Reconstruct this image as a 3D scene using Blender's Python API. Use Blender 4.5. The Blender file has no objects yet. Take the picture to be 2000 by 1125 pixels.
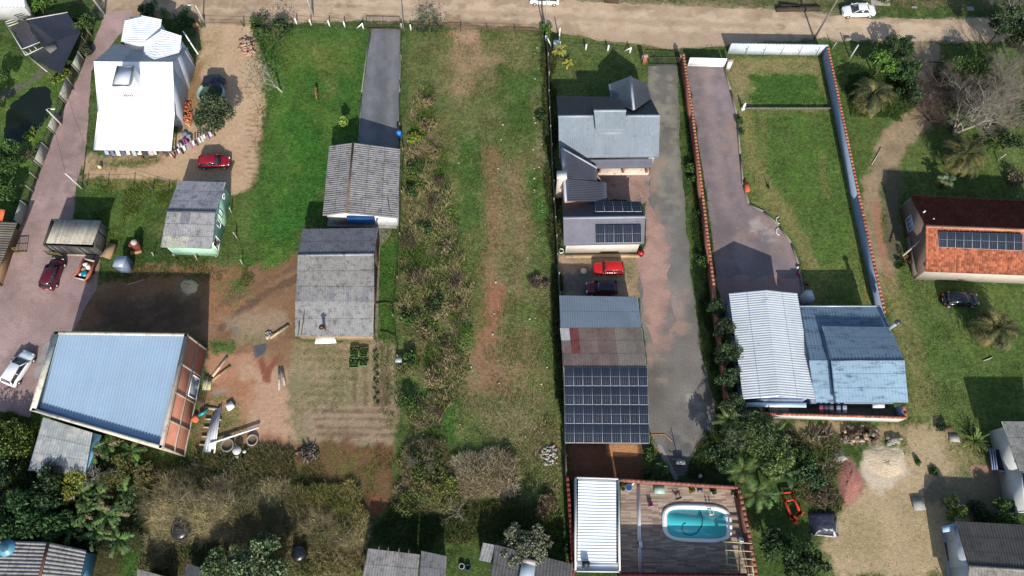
import bpy, bmesh, math, random
import numpy as np
from mathutils import Vector
rnd = random.Random(7); rng = np.random.default_rng(7)
sc = bpy.context.scene; C = bpy.context.collection
# ---------------------------------------------------------------- camera, sky, sun, exposure
CH, FPX, TILT = 80.0, 1400.0, math.radians(22.0)
cam = bpy.data.objects.new('camera', bpy.data.cameras.new('camera')); C.objects.link(cam)
cam.location = (0, 0, CH); cam.rotation_euler = (TILT, 0, 0)
cam.data.sensor_width = 36; cam.data.lens = 36*FPX/2000; cam.data.clip_start = 1; cam.data.clip_end = 3000
sc.camera = cam
SUN_EL = math.radians(30.0); SH = Vector((-.13, .99, 0)).normalized()   # direction shadows fall
W = bpy.data.worlds.new('World'); sc.world = W; W.use_nodes = True
nt = W.node_tree; bg = nt.nodes['Background']; sky = nt.nodes.new('ShaderNodeTexSky')
sky.sky_type = 'NISHITA'; sky.sun_disc = False; sky.sun_elevation = SUN_EL; sky.sun_rotation = math.pi-.131
nt.links.new(sky.outputs[0], bg.inputs[0]); bg.inputs[1].default_value = 0.13
sl = bpy.data.lights.new('sun', 'SUN'); sl.energy = 4.6; sl.angle = math.radians(.5); sl.color = (1, .95, .87)
so = bpy.data.objects.new('sun', sl); C.objects.link(so)
d = Vector((SH.x*math.cos(SUN_EL), SH.y*math.cos(SUN_EL), -math.sin(SUN_EL)))
so.rotation_euler = d.to_track_quat('-Z', 'Y').to_euler(); so.location = (0, -60, 90)
sc.view_settings.view_transform = 'Standard'; sc.view_settings.look = 'None'
sc.view_settings.exposure = 0.52; sc.view_settings.gamma = 1
EXPL = 1.5   # brightness a sunlit level surface of albedo 1 renders at; used to turn seen colours into albedo

ct, st = math.cos(TILT), math.sin(TILT)
def P(px, py, h=0.0):
    """photo pixel (2000 wide) of a point at height h -> place in metres"""
    u = (px-1000)/FPX; v = (py-562.5)/FPX
    t = (CH-h)/(ct+v*st)
    return Vector((u*t, (st-v*ct)*t, h))
def S(r, g, b, k=1.0):
    o = []
    for c in (r, g, b):
        c = c/255; c = c/12.92 if c <= .04045 else ((c+.055)/1.055)**2.4
        o.append(min(.85, c*k/EXPL))
    return tuple(o)
def V(*a): return Vector(a)
# ---------------------------------------------------------------- mesh builder
class MB:
    def __init__(s): s.v = []; s.n = 0; s.ch = []
    def add(s, verts, faces, col=(.5, .5, .5)):
        v = np.asarray([tuple(p) for p in verts] if not isinstance(verts, np.ndarray) else verts, dtype=np.float32).reshape(-1, 3)
        if isinstance(faces, np.ndarray):
            f = faces+s.n
            c = np.asarray(col, dtype=np.float32)
            if c.ndim == 1: c = np.tile(c, (len(f), 1))
            s.ch.append((f, c))
        else:
            by = {}
            for i, q in enumerate(faces): by.setdefault(len(q), []).append((i, q))
            for k, l in by.items():
                f = np.array([q for _, q in l], dtype=np.int64)+s.n
                if len(col) and isinstance(col[0], (tuple, list)): c = np.array([col[i] for i, _ in l], dtype=np.float32)
                else: c = np.tile(np.array(col, dtype=np.float32), (len(f), 1))
                s.ch.append((f, c))
        s.v.append(v); s.n += len(v)
        return s
    def hexa(s, b, t, col):
        """b, t: four bottom and four top corners"""
        return s.add(list(b)+list(t), [(3,2,1,0),(4,5,6,7),(0,1,5,4),(1,2,6,5),(2,3,7,6),(3,0,4,7)], col)
    def box(s, c, size, col, rz=0.0):
        cx, cy, cz = c; sx, sy, sz = size[0]/2, size[1]/2, size[2]
        co, si = math.cos(rz), math.sin(rz)
        q = [(cx+x*co-y*si, cy+x*si+y*co) for x, y in ((-sx,-sy),(sx,-sy),(sx,sy),(-sx,sy))]
        return s.hexa([(x, y, cz) for x, y in q], [(x, y, cz+sz) for x, y in q], col)
    def beam(s, p, q, w, h, col, up=None):
        p, q = Vector(p), Vector(q); d = (q-p).normalized()
        u = Vector(up) if up else (Vector((0,0,1)) if abs(d.z) < .9 else Vector((0,1,0)))
        a = d.cross(u).normalized()*w/2; b = a.cross(d).normalized()*h/2
        return s.hexa([p-a-b, p+a-b, q+a-b, q-a-b], [p-a+b, p+a+b, q+a+b, q-a+b], col)
    def prism(s, poly, z0, z1, col, top=None):
        n = len(poly); b = [(p[0], p[1], z0) for p in poly]; t = [(p[0], p[1], z1) for p in poly]
        f = [tuple(range(n, 2*n)), tuple(range(n-1, -1, -1))]+[(i, (i+1) % n, n+(i+1) % n, n+i) for i in range(n)]
        c = [tuple(top or col)]+[tuple(col)]*(n+1)
        a = sum(poly[i][0]*poly[(i+1) % n][1]-poly[(i+1) % n][0]*poly[i][1] for i in range(n))
        if a < 0: f = [q[::-1] for q in f]
        return s.add(b+t, f, c)
    def tube(s, pts, rad, n=6, col=(.3,.3,.3), cap=True):
        pts = [Vector(p) for p in pts]
        if not isinstance(rad, (list, tuple)): rad = [rad]*len(pts)
        vs = []; fs = []
        for i, p in enumerate(pts):
            d = (pts[min(i+1, len(pts)-1)]-pts[max(i-1, 0)]).normalized()
            u = Vector((0,0,1)) if abs(d.z) < .9 else Vector((1,0,0))
            a = d.cross(u).normalized(); b = a.cross(d)
            for k in range(n):
                an = 2*math.pi*k/n; vs.append(p+(a*math.cos(an)+b*math.sin(an))*rad[i])
            if i:
                for k in range(n):
                    k2 = (k+1) % n; fs.append(((i-1)*n+k, (i-1)*n+k2, i*n+k2, i*n+k))
        if cap: fs.append(tuple(range(n))[::-1]); fs.append(tuple(range((len(pts)-1)*n, len(pts)*n)))
        return s.add(vs, fs, col)
    def lathe(s, c, prof, n=12, col=(.5,.5,.5), col_top=None):
        """prof: (radius, z) list"""
        vs = []; fs = []; cs = []
        for i, (r, z) in enumerate(prof):
            for k in range(n):
                an = 2*math.pi*k/n; vs.append((c[0]+r*math.cos(an), c[1]+r*math.sin(an), c[2]+z))
            if i:
                for k in range(n):
                    k2 = (k+1) % n; fs.append(((i-1)*n+k, (i-1)*n+k2, i*n+k2, i*n+k)); cs.append(tuple(col))
        fs.append(tuple(range(n))[::-1]); cs.append(tuple(col))
        fs.append(tuple(range((len(prof)-1)*n, len(prof)*n))); cs.append(tuple(col_top or col))
        return s.add(vs, fs, cs)
    def corr(s, A, B, Cc, D, pitch=.28, amp=.045, col=(.3,.3,.3), prof='sine', rows=1, step=0.0, tint=.06, sheets=None, sheetcol=None, rough=0, laps=None):
        """corrugated sheet: waves run from edge AB to edge DC; A->B crosses the waves"""
        A, B, Cc, D = [Vector(x) for x in (A, B, Cc, D)]
        if step and A.z > D.z: A, B, Cc, D = D, Cc, B, A
        if laps is None: laps = max(1, round((D-A).length/1.7)) if (prof == 'sine' and not step) else 0
        L = ((B-A).length+(Cc-D).length)/2; nw = max(1, round(L/pitch))
        nrm = (B-A).cross(D-A).normalized()
        flip = nrm.z < 0
        if flip: nrm = -nrm
        PR = {'sine': [(0,-1),(.25,0),(.5,1),(.75,0)], 'trap': [(0,-1),(.62,-1),(.72,1),(.9,1)], 'tile': [(0,-1),(.2,.3),(.45,1),(.7,.3)]}[prof]
        fr = [((w+x)/nw, a) for w in range(nw) for x, a in PR]+[(1.0, PR[0][1])]
        m = len(fr); vs = []; fs = []; cs = []
        js = []; dark = set()
        if laps > 1 and not step:
            e = .09/(D-A).length
            for r in range(laps): js.append((r/laps, 0.0)); (js.append(((r+1)/laps-e, 0.0)) if r < laps-1 else None); (dark.add(len(js)-1) if r < laps-1 else None)
            rows = 0
        for r in range(rows): js += [(r/rows, step), ((r+1)/rows, 0.0)] if step else [(r/rows, 0.0)]
        if not step: js.append((1.0, 0.0))
        shn = sheets or (max(1, round(L/1.1)), max(1, round((D-A).length/2.2)))
        sht = {(i, j): 1+rnd.uniform(-tint, tint) for i in range(shn[0]+1) for j in range(shn[1]+1)}
        for (j, dz) in js:
            for i, (x, a) in enumerate(fr):
                p = (A.lerp(B, x)).lerp(D.lerp(Cc, x), j)
                vs.append(p+nrm*(amp*a+dz))
        nj = len(js)
        for r in range(nj-1):
            jm = (js[r][0]+js[r+1][0])/2
            for i in range(m-1):
                xm = (fr[i][0]+fr[i+1][0])/2
                fs.append((r*m+i, r*m+i+1, (r+1)*m+i+1, (r+1)*m+i))
                k = sht[(int(xm*shn[0]), int(jm*shn[1]))]
                if rough:
                    rr = random.Random(int(xm*nw)*7919+int(jm*rows+.01)*104729+int(L*1000))
                    k *= 1+rr.uniform(-rough, rough)
                if r in dark: k *= .62
                base = sheetcol(xm, jm) if sheetcol else col
                cs.append(tuple(min(.85, q*k) for q in base))
        o = len(vs)   # underside and edges
        q = [A, B, Cc, D]; vs += [p-nrm*(amp+.03) for p in q]
        if flip: fs = [f[::-1] for f in fs]
        dk = tuple(x*.8 for x in (sheetcol(.5, .5) if sheetcol else col))
        fs.append((o+3, o+2, o+1, o)); cs.append(dk)
        b0 = 0; b1 = m-1; t0 = (nj-1)*m; t1 = nj*m-1
        for f in ((o, o+1, b1, b0), (o+2, o+3, t0, t1), (o+1, o+2, t1, b1), (o+3, o, b0, t0)): fs.append(f); cs.append(dk)
        return s.add(vs, fs, cs)
    def build(s, name, mat, parent=None, loc=None, smooth=False, uv=None):
        """world coordinates in, mesh local to its thing out"""
        v = np.concatenate(s.v) if s.v else np.zeros((0, 3), np.float32)
        if parent is not None: org = ORG[parent.name]
        elif loc is not None: org = Vector(loc)
        else:
            mn, mx = v.min(0), v.max(0); org = Vector((float(mn[0]+mx[0])/2, float(mn[1]+mx[1])/2, float(mn[2])))
        v = v-np.array(org, dtype=np.float32)
        me = bpy.data.meshes.new(name)
        tot = [f.shape[1] for f, _ in s.ch for _ in range(0)]
        sizes = np.concatenate([np.full(len(f), f.shape[1], np.int32) for f, _ in s.ch])
        loops = np.concatenate([f.reshape(-1) for f, _ in s.ch]).astype(np.int32)
        cols = np.concatenate([c for _, c in s.ch])
        me.vertices.add(len(v)); me.vertices.foreach_set('co', v.reshape(-1))
        me.loops.add(len(loops)); me.loops.foreach_set('vertex_index', loops)
        me.polygons.add(len(sizes)); starts = np.zeros(len(sizes), np.int32); starts[1:] = np.cumsum(sizes)[:-1]
        me.polygons.foreach_set('loop_start', starts)
        try: me.polygons.foreach_set('loop_total', sizes)
        except Exception: pass
        at = me.attributes.new('Col', 'FLOAT_COLOR', 'FACE')
        c4 = np.ones((len(sizes), 4), np.float32); c4[:, :3] = cols; at.data.foreach_set('color', c4.reshape(-1))
        me.update(calc_edges=True); me.validate()
        if smooth: me.polygons.foreach_set('use_smooth', np.ones(len(me.polygons), bool))
        me.materials.append(mat)
        o = bpy.data.objects.new(name, me); C.objects.link(o)
        if parent is not None: o.parent = parent; ORG[o.name] = org
        else: o.location = org; ORG[o.name] = org
        return o
ORG = {}
def tag(o, label=None, cat=None, group=None, kind=None):
    if label: o['label'] = label
    if cat: o['category'] = cat
    if group: o['group'] = group
    if kind: o['kind'] = kind
    return o
def thing(name, label, cat, loc, rz=0.0, group=None):
    o = bpy.data.objects.new(name, None); C.objects.link(o); o.empty_display_size = .5
    o.location = loc; o.rotation_euler = (0, 0, rz); ORG[o.name] = Vector(loc) if rz == 0 else Vector((0,0,0))
    return tag(o, label, cat, group)
def dup(root, loc, rz, label=None, group=None, scale=None):
    def cp(o, par):
        c = o.copy(); C.objects.link(c)
        if par: c.parent = par
        for ch in list(o.children): cp(ch, c)
        return c
    r = cp(root, None); r.location = loc; r.rotation_euler = (0, 0, rz)
    if scale: r.scale = (scale,)*3
    if label: r['label'] = label
    if group: r['group'] = group
    return r
# ---------------------------------------------------------------- materials (colour comes from the mesh's own albedo attribute)
def M(name, rough=.85, n1=(1.2, .12), n2=(9, .12), bump=None, spec=.25, metal=0.0, stretch=None, hue=None, trans=0.0):
    m = bpy.data.materials.new(name); m.use_nodes = True; t = m.node_tree; N = t.nodes; L = t.links
    b = N['Principled BSDF']; b.inputs['Roughness'].default_value = rough; b.inputs['Metallic'].default_value = metal
    b.inputs['Specular IOR Level'].default_value = spec
    at = N.new('ShaderNodeAttribute'); at.attribute_name = 'Col'
    tc = N.new('ShaderNodeTexCoord'); co = tc.outputs['Object']
    if stretch:
        mp = N.new('ShaderNodeMapping'); mp.inputs['Scale'].default_value = stretch; L.new(co, mp.inputs[0]); co = mp.outputs[0]
    cur = at.outputs['Color']
    for (scl, amt) in (n1, n2):
        if amt <= 0: continue
        n = N.new('ShaderNodeTexNoise'); n.inputs['Scale'].default_value = scl; n.inputs['Detail'].default_value = 5; n.inputs['Roughness'].default_value = .62
        L.new(co, n.inputs['Vector'])
        r = N.new('ShaderNodeMapRange'); r.inputs['From Min'].default_value = .3; r.inputs['From Max'].default_value = .7
        r.inputs['To Min'].default_value = 1-amt; r.inputs['To Max'].default_value = 1+amt
        L.new(n.outputs['Fac'], r.inputs['Value'])
        x = N.new('ShaderNodeVectorMath'); x.operation = 'SCALE'; L.new(cur, x.inputs[0]); L.new(r.outputs[0], x.inputs['Scale']); cur = x.outputs[0]
    if hue:
        n = N.new('ShaderNodeTexNoise'); n.inputs['Scale'].default_value = hue[1]; n.inputs['Detail'].default_value = 6; n.inputs['Roughness'].default_value = .7
        L.new(co, n.inputs['Vector'])
        r = N.new('ShaderNodeMapRange'); r.inputs['From Min'].default_value = hue[2]; r.inputs['From Max'].default_value = hue[2]+.14
        r.inputs['To Max'].default_value = hue[3]; L.new(n.outputs['Fac'], r.inputs['Value'])
        mx = N.new('ShaderNodeMix'); mx.data_type = 'RGBA'; L.new(r.outputs[0], mx.inputs['Factor']); L.new(cur, mx.inputs['A'])
        mx.inputs['B'].default_value = (*hue[0], 1); cur = mx.outputs['Result']
    L.new(cur, b.inputs['Base Color'])
    if bump:
        n = N.new('ShaderNodeTexNoise'); n.inputs['Scale'].default_value = bump[0]; n.inputs['Detail'].default_value = 6; L.new(co, n.inputs['Vector'])
        bp = N.new('ShaderNodeBump'); bp.inputs['Strength'].default_value = bump[1]; bp.inputs['Distance'].default_value = .1
        L.new(n.outputs['Fac'], bp.inputs['Height']); L.new(bp.outputs[0], b.inputs['Normal'])
    if trans:
        tr = N.new('ShaderNodeBsdfTranslucent'); L.new(cur, tr.inputs[0]); ms = N.new('ShaderNodeMixShader'); ms.inputs[0].default_value = trans
        out = [n for n in N if n.type == 'OUTPUT_MATERIAL'][0]
        L.new(b.outputs[0], ms.inputs[1]); L.new(tr.outputs[0], ms.inputs[2]); L.new(ms.outputs[0], out.inputs[0])
    return m
m_plain = M('painted_plaster', .8, (.8, .10), (7, .08), hue=(S(120,110,95), 1.3, .56, .35))
m_white = M('white_paint', .6, (.8, .04), (7, .04))
m_metal = M('zinc_sheet', .42, (.5, .10), (6, .07), spec=.5, metal=.15, hue=(S(80,85,92), .9, .60, .45))
m_asb = M('fibre_cement_sheet', .9, (.6, .18), (5, .18), hue=(S(62,60,58), 1.7, .50, .55))
m_zinc = M('weathered_zinc', .55, (.8, .2), (4, .15), spec=.4, hue=(S(206,200,188), .8, .50, .6))
m_rust = M('rusty_sheet', .8, (.5, .25), (4, .2), hue=(S(112,84,76), 1.0, .50, .6))
m_tile = M('clay_tile', .9, (.7, .2), (6, .25), spec=.1, hue=(S(70,48,40), 1.6, .52, .6))
m_gtile = M('grey_glazed_tile', .6, (.7, .12), (8, .10), spec=.4, hue=(S(48,50,54), 1.4, .57, .5))
m_wood = M('weathered_wood', .9, (1, .2), (8, .25))
m_brick = M('brickwork', .9, (.8, .15), (9, .18))
m_conc = M('concrete', .9, (.8, .16), (8, .12), hue=(S(85,80,72), 1.5, .52, .5))
m_gloss = M('glossy_plastic', .35, (1, .03), (5, .03), spec=.5)
m_paint = M('car_paint', .22, (1, .02), (5, .02), spec=.6)
m_glass = M('dark_glass', .08, (1, 0), (1, 0), spec=.9)
m_rubber = M('rubber', .8, (1, .1), (5, .1))
m_cloth = M('cloth', .9, (2, .12), (12, .1))
m_leaf = M('leaf', .6, (1.5, .15), (6, .15), spec=.3, trans=.22)
m_stick = M('dry_stem', .9, (1, .15), (6, .15), trans=.28)
m_bark = M('bark', .9, (2, .2), (14, .25))
m_dark = M('dark_metal', .6, (1, .1), (6, .1))
m_cell = M('solar_cell', .45, (1, .05), (5, .03), spec=.2)
m_tarp = M('tarpaulin', .3, (1, .15), (5, .1), bump=(2.5, .8), spec=.6)
m_soil = M('loose_soil', .95, (1.2, .15), (9, .2), bump=(5, .8))
# colours
WH = (.74,.74,.72)
# ---------------------------------------------------------------- value noise and painting of the ground's own colours
def vnoise(x, y, seed):
    r = np.random.default_rng(seed); T = r.random((256, 256)).astype(np.float32)
    xi = np.floor(x).astype(int); yi = np.floor(y).astype(int); fx = x-xi; fy = y-yi
    fx = fx*fx*(3-2*fx); fy = fy*fy*(3-2*fy); g = lambda a, b: T[a & 255, b & 255]
    return (g(xi,yi)*(1-fx)+g(xi+1,yi)*fx)*(1-fy)+(g(xi,yi+1)*(1-fx)+g(xi+1,yi+1)*fx)*fy
def fbm(x, y, scale, seed, octv=4):
    o = np.zeros_like(x, dtype=np.float32); a = 1.0; t = 0
    for k in range(octv):
        o += a*(vnoise(x*scale*2**k+31*k, y*scale*2**k+17*k, seed+k)-.5); t += a*.5; a *= .55
    return o/t*.9
def pdist(x, y, poly):
    """signed distance, negative inside"""
    n = len(poly); d = np.full(x.shape, 1e9, np.float32); ins = np.zeros(x.shape, bool)
    for i in range(n):
        ax, ay = poly[i][0], poly[i][1]; bx, by = poly[(i+1) % n][0], poly[(i+1) % n][1]
        ex, ey = bx-ax, by-ay; t = np.clip(((x-ax)*ex+(y-ay)*ey)/max(1e-9, ex*ex+ey*ey), 0, 1)
        d = np.minimum(d, np.hypot(x-ax-t*ex, y-ay-t*ey))
        c = (ay > y) != (by > y)
        with np.errstate(divide='ignore', invalid='ignore'):
            xx = (bx-ax)*(y-ay)/(by-ay if by != ay else 1e-9)+ax
        ins ^= c & (x < xx)
    return np.where(ins, -d, d)
def axis(lo, hi, step, far):
    core = np.arange(lo, hi+1e-6, step); out = []; dd = 4.0; p = 0
    while p < far: p += dd; out.append(p); dd *= 1.6
    return np.concatenate([lo-np.array(out[::-1]), core, hi+np.array(out)])
gx = axis(-78, 78, .25, 900); gy = axis(-4, 86, .25, 900)
GX, GY = np.meshgrid(gx, gy); GX = GX.astype(np.float32); GY = GY.astype(np.float32)
GR = np.zeros(GX.shape+(3,), np.float32); VG = np.ones(GX.shape, np.float32)
n_big = fbm(GX, GY, .12, 1); n_mid = fbm(GX, GY, .55, 11); n_sm = fbm(GX, GY, 1.9, 21, 3)
def gcol(*c): return np.array(S(*c), np.float32)
g_a, g_b, g_c = gcol(58,84,34), gcol(84,104,50), gcol(104,106,62)
w1 = np.clip(.5+1.1*n_big+.5*n_mid, 0, 1)[..., None]; GR[:] = g_a*(1-w1)+g_b*w1
w2 = np.clip((n_mid+.5*n_sm-.25)*1.6, 0, .8)[..., None]; GR[:] = GR*(1-w2)+g_c*w2
def paint(pts, col, soft=.6, rag=.8, veg=0.0, op=1.0, mott=0.0, col2=None, line=None, sc_=.5):
    """lay a colour over a patch of ground; line = width makes pts a track"""
    w = [P(*p) for p in pts]; xs = [p.x for p in w]; ys = [p.y for p in w]; m = 3+(line or 0)
    i0, i1 = np.searchsorted(gx, (min(xs)-m, max(xs)+m)); j0, j1 = np.searchsorted(gy, (min(ys)-m, max(ys)+m))
    sl = (slice(j0, j1), slice(i0, i1)); x, y = GX[sl], GY[sl]
    if line:
        d = np.full(x.shape, 1e9, np.float32)
        for a, b in zip(w[:-1], w[1:]):
            ex, ey = b.x-a.x, b.y-a.y; t = np.clip(((x-a.x)*ex+(y-a.y)*ey)/(ex*ex+ey*ey), 0, 1)
            d = np.minimum(d, np.hypot(x-a.x-t*ex, y-a.y-t*ey))
        d = d-line/2
    else: d = pdist(x, y, [(p.x, p.y) for p in w])
    d = d+rag*(1.3*n_mid[sl]+.8*n_sm[sl])
    a = np.clip(.5-d/max(.05, soft), 0, 1); a = a*a*(3-2*a)*op
    if mott: a = a*np.clip(1-mott*.5+mott*1.8*(n_mid[sl]*.7+n_sm[sl]*.8), 0, 1)
    c = np.broadcast_to(gcol(*col), x.shape+(3,))
    if col2 is not None:
        q = np.clip(.5+1.5*fbm(x, y, sc_, 77), 0, 1)[..., None]; c = c*(1-q)+gcol(*col2)*q
    GR[sl] = GR[sl]*(1-a[..., None])+c*a[..., None]; VG[sl] = VG[sl]*(1-a)+veg*a
# beyond the road and left gardens
paint([(-80,-60),(2100,-60),(2100,20),(1640,10),(1250,6),(1000,-3),(600,-5),(0,-10)], (92,100,58), 2, 2, 1, col2=(130,115,85))
paint([(560,-10),(1250,-8),(1640,18),(1640,34),(1250,12),(1000,4),(620,2)], (150,135,100), 1, 1, .5, mott=.8)
paint([(0,90),(140,160),(100,260),(60,380),(0,440)], (96,124,54), 2, 1.5, 1, col2=(76,106,42))
paint([(0,190),(60,160),(90,130)], (110,110,90), .5, .5, .2, line=1.0)
# dirt street
road = [(205,-25),(330,-12),(620,-14),(1000,-2),(1250,10),(1500,20),(1640,32),(1800,38),(2060,36),(2060,84),(1900,82),(1590,76),(1460,84),(1310,94),(1200,82),(1060,56),(820,40),(700,38),(560,44),(480,50),(400,44),(300,30),(195,30)]
paint(road, (190,165,138), .8, .7, 0, col2=(205,182,155), sc_=.25)
paint([(330,2),(620,3),(1000,22),(1250,34),(1500,45),(1900,60)], (206,182,154), .8, .5, 0, line=1.6, op=.7)
paint([(330,14),(620,14),(1000,34),(1250,50),(1500,60),(1900,68)], (176,148,120), .6, .5, 0, line=.9, op=.5)
paint([(200,8),(300,10),(420,18)], (165,140,115), .8, .5, 0, line=2, op=.6)
for a in ([(820,42),(1060,58)],): paint(a, (135,112,80), .8, .9, .3, line=1.5)
paint([(1060,56),(1310,94),(1260,100),(1070,70)], (110,115,60), .8, .9, 1, op=.8)
# yard of the white house
yard = [(395,34),(470,42),(500,85),(512,140),(522,200),(508,270),(502,335),(486,372),(452,384),(430,360),(330,352),(165,350),(170,302),(340,300),(350,240),(378,160),(392,90)]
paint(yard, (212,178,140), .7, .9, 0, col2=(200,164,126), sc_=.3)
paint([(375,60),(440,50),(430,120),(380,150)], (160,140,92), 1.5, 1.2, .5, op=.7, mott=.8)
paint([(350,180),(395,120),(400,220),(360,250)], (150,112,70), 1, .8, 0, op=.8)
paint([(175,300),(300,300),(330,318),(250,335),(180,330)], (105,110,62), 1, .9, 1, mott=.6)
for i in range(24): paint([(484+4*math.sin(i),128+10.5*i),(503,131+10.5*i),(514,127+10.5*i)], (158,126,94), .22, .22, 0, line=.22, op=.8)
paint([(480,50),(505,100),(515,160)], (214,182,145), .5, .8, 0, line=1.2)
paint([(170,352),(330,362),(330,400),(215,500),(160,470)], (88,112,48), 1, .8, 1, col2=(66,98,36))
paint([(170,348),(340,356),(335,374),(175,366)], (140,138,70), .8, .8, 1, op=.8)
# grass yards
paint([(500,60),(715,60),(705,280),(640,290),(630,430),(580,450),(575,530),(500,560),(455,510),(450,400),(505,360),(525,230)], (60,104,36), 1.5, 1, 1, col2=(82,116,44), sc_=.3)
paint([(520,75),(700,75),(690,150),(600,120),(560,140)], (98,116,50), 2, 1.5, 1, op=.7)
paint([(620,100),(650,180)], (120,122,62), 1, 1, .8, line=2.2, op=.6, mott=.4)
paint([(580,240),(620,340),(560,430)], (52,112,34), 2, 1.5, 1, line=4, op=.6)
paint([(450,390),(500,380),(495,500),(450,510)], (98,112,56), 1.5, 1.2, .8, op=.7)
# worked earth in the left middle
paint([(190,555),(260,525),(420,512),(470,540),(580,500),(590,650),(575,900),(400,905),(380,870),(410,690),(370,655),(100,655)], (160,122,90), 1.3, 1.2, 0, col2=(140,104,72), sc_=.3)
paint([(265,530),(470,512),(450,600),(300,580)], (150,108,72), 1, 1, .1, op=.8, mott=.3)
paint([(180,590),(380,560),(400,640),(200,650)], (96,78,62), 1.5, 1.5, 0, op=.8, mott=.4)
paint([(395,560),(480,540),(490,600),(440,640),(400,640)], (165,116,78), 1, 1, .2, op=.8, mott=.5)
paint([(420,560),(480,520),(500,570),(450,610)], (88,108,52), 1, 1.2, 1, mott=.8)
paint([(410,688),(520,690),(560,780),(570,870),(490,860),(430,800),(405,740)], (196,146,112), 1.3, 1.2, 0, col2=(182,128,92), sc_=.35)
paint([(480,720),(600,720),(590,870),(500,840)], (204,166,134), 1.5, 1.3, 0, op=.8)
paint([(590,540),(520,570),(430,640)], (120,92,72), .5, .6, 0, line=1.0); paint([(580,520),(500,560),(420,600)], (128,98,76), .5, .6, 0, line=.7)
paint([(430,620),(540,600),(570,640),(470,680)], (172,148,118), 1, 1, 0, op=.8)
paint([(405,665),(455,670),(460,690),(420,685)], (84,112,50), .7, .8, 1)
paint([(440,655),(530,650),(510,680)], (120,120,72), 1, 1, .6, mott=.8)
paint([(400,790),(430,760),(470,790),(475,850),(420,900),(370,890)], (112,116,62), 1, 1, .9, mott=.5)
paint([(495,675),(520,672),(518,695),(498,702)], (92,96,102), .3, .25, 0)
paint([(447,634),(465,640),(460,655)], (120,118,112), .4, .3, 0); paint([(415,765),(450,755),(445,765),(420,775)], (160,150,142), .4, .3, 0)
paint([(510,700),(520,740)], (150,92,66), .3, .3, 0, line=.7); paint([(540,700),(522,730)], (150,92,66), .3, .3, 0, line=.5)
paint([(330,548),(385,540),(388,575),(350,590)], (150,120,85), .8, .5, 0)
paint([(355,552),(372,548),(382,560),(370,574),(356,566)], (222,204,168), .5, .3, 0)
# vegetable plot
paint([(575,665),(780,665),(772,880),(585,870),(560,760)], (164,144,110), 1.2, 1, .25, col2=(146,134,96), sc_=.4)
paint([(600,790),(770,790),(765,870),(600,860)], (168,142,115), .8, .8, .1, op=.8)
for i, y in enumerate((803,818,833,848)): paint([(612+4*i,y),(765,y+2)], (118,98,72), .3, .25, .2, line=.45, op=.8)
for x in (692,712,733,746,757): paint([(x,680),(x+2,790)], (122,100,76), .3, .3, .3, line=.55, op=.7)
for i in range(7): paint([(600,685+17*i),(690,686+17*i)], (120,116,74), .4, .4, .6, line=.5, op=.5)
paint([(590,865),(770,870),(765,1010),(735,1010),(700,960),(600,960),(560,900)], (128,88,60), 1, 1, .2, col2=(112,92,56), sc_=.45)
paint([(640,880),(740,880),(740,950),(640,930)], (104,100,50), 1, 1.2, .9, mott=1.0)
paint([(715,960),(750,960),(748,1005),(722,1005)], (136,84,58), .6, .5, 0)
paint([(735,660),(790,660),(785,470),(740,480)], (66,104,38), .8, .6, 1)
# vacant lot
paint([(800,60),(1065,60),(1110,900),(1080,1000),(800,1000),(780,600)], (94,110,56), 1, 1, 1, col2=(120,118,72), sc_=.22)
paint([(880,60),(935,58),(945,100),(975,118),(925,140),(915,185),(890,185),(885,130)], (196,152,122), 1.6, 1.6, .1, mott=.35)
paint([(860,80),(990,80),(970,170),(900,230),(850,190)], (140,124,84), 2.2, 2, .5, op=.7, mott=.7)
paint([(895,210),(965,205),(975,290),(930,330)], (120,118,76), 2, 1.8, .6, op=.7, mott=.5)
paint([(975,130),(1050,140),(1060,260),(1000,260)], (70,102,40), 2, 1.6, 1, op=.8); paint([(890,260),(940,270),(950,420),(890,480)], (60,104,36), 2, 1.8, 1, op=.8, mott=.2)
paint([(1020,330),(1068,340),(1075,440),(1040,420)], (64,108,38), 1.5, 1.2, 1, op=.8)
paint([(962,300),(968,420),(960,520),(955,600)], (166,120,88), 1.4, 1.2, .1, line=1.9, op=.8); paint([(1000,320),(1018,400),(1022,470),(1008,560)], (158,126,94), 1.4, 1.2, .2, line=2.0, op=.65, mott=.2); paint([(955,300),(1025,310),(1020,600),(945,600)], (138,122,84), 2, 1.8, .5, op=.5, mott=.3)
paint([(950,560),(985,560),(980,640),(960,680),(990,760),(930,760),(925,680)], (172,112,84), 1.6, 1.6, .1, op=.9, mott=.25)
paint([(900,680),(1050,640),(1060,780),(960,790),(880,760)], (148,122,88), 2.5, 2.2, .4, op=.8, mott=.4)
paint([(900,560),(940,520),(950,640),(900,660)], (108,110,60), 1.5, 1.5, .9, op=.7)
paint([(905,780),(1050,770),(1090,900),(1060,930),(980,860)], (140,124,92), 2.5, 2, .5, op=.75, mott=.5)
paint([(845,730),(880,720),(900,860),(850,880),(790,740)], (62,106,38), 1.6, 1.4, 1, op=.85)
paint([(870,1000),(1060,960),(1080,1010),(960,1040),(850,1040)], (50,100,30), 1.5, 1.2, 1, op=.9)
paint([(800,180),(850,170),(880,480),(900,760),(820,760),(785,480)], (120,108,76), 1.5, 1.5, .7, op=.8, mott=.3)
paint([(1045,180),(1062,330)], (140,130,96), .6, .8, .6, line=1.2, op=.7, mott=.6)
paint([(1060,60),(1075,300),(1105,900)], (48,70,34), .5, .4, 1, line=.9)
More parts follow.
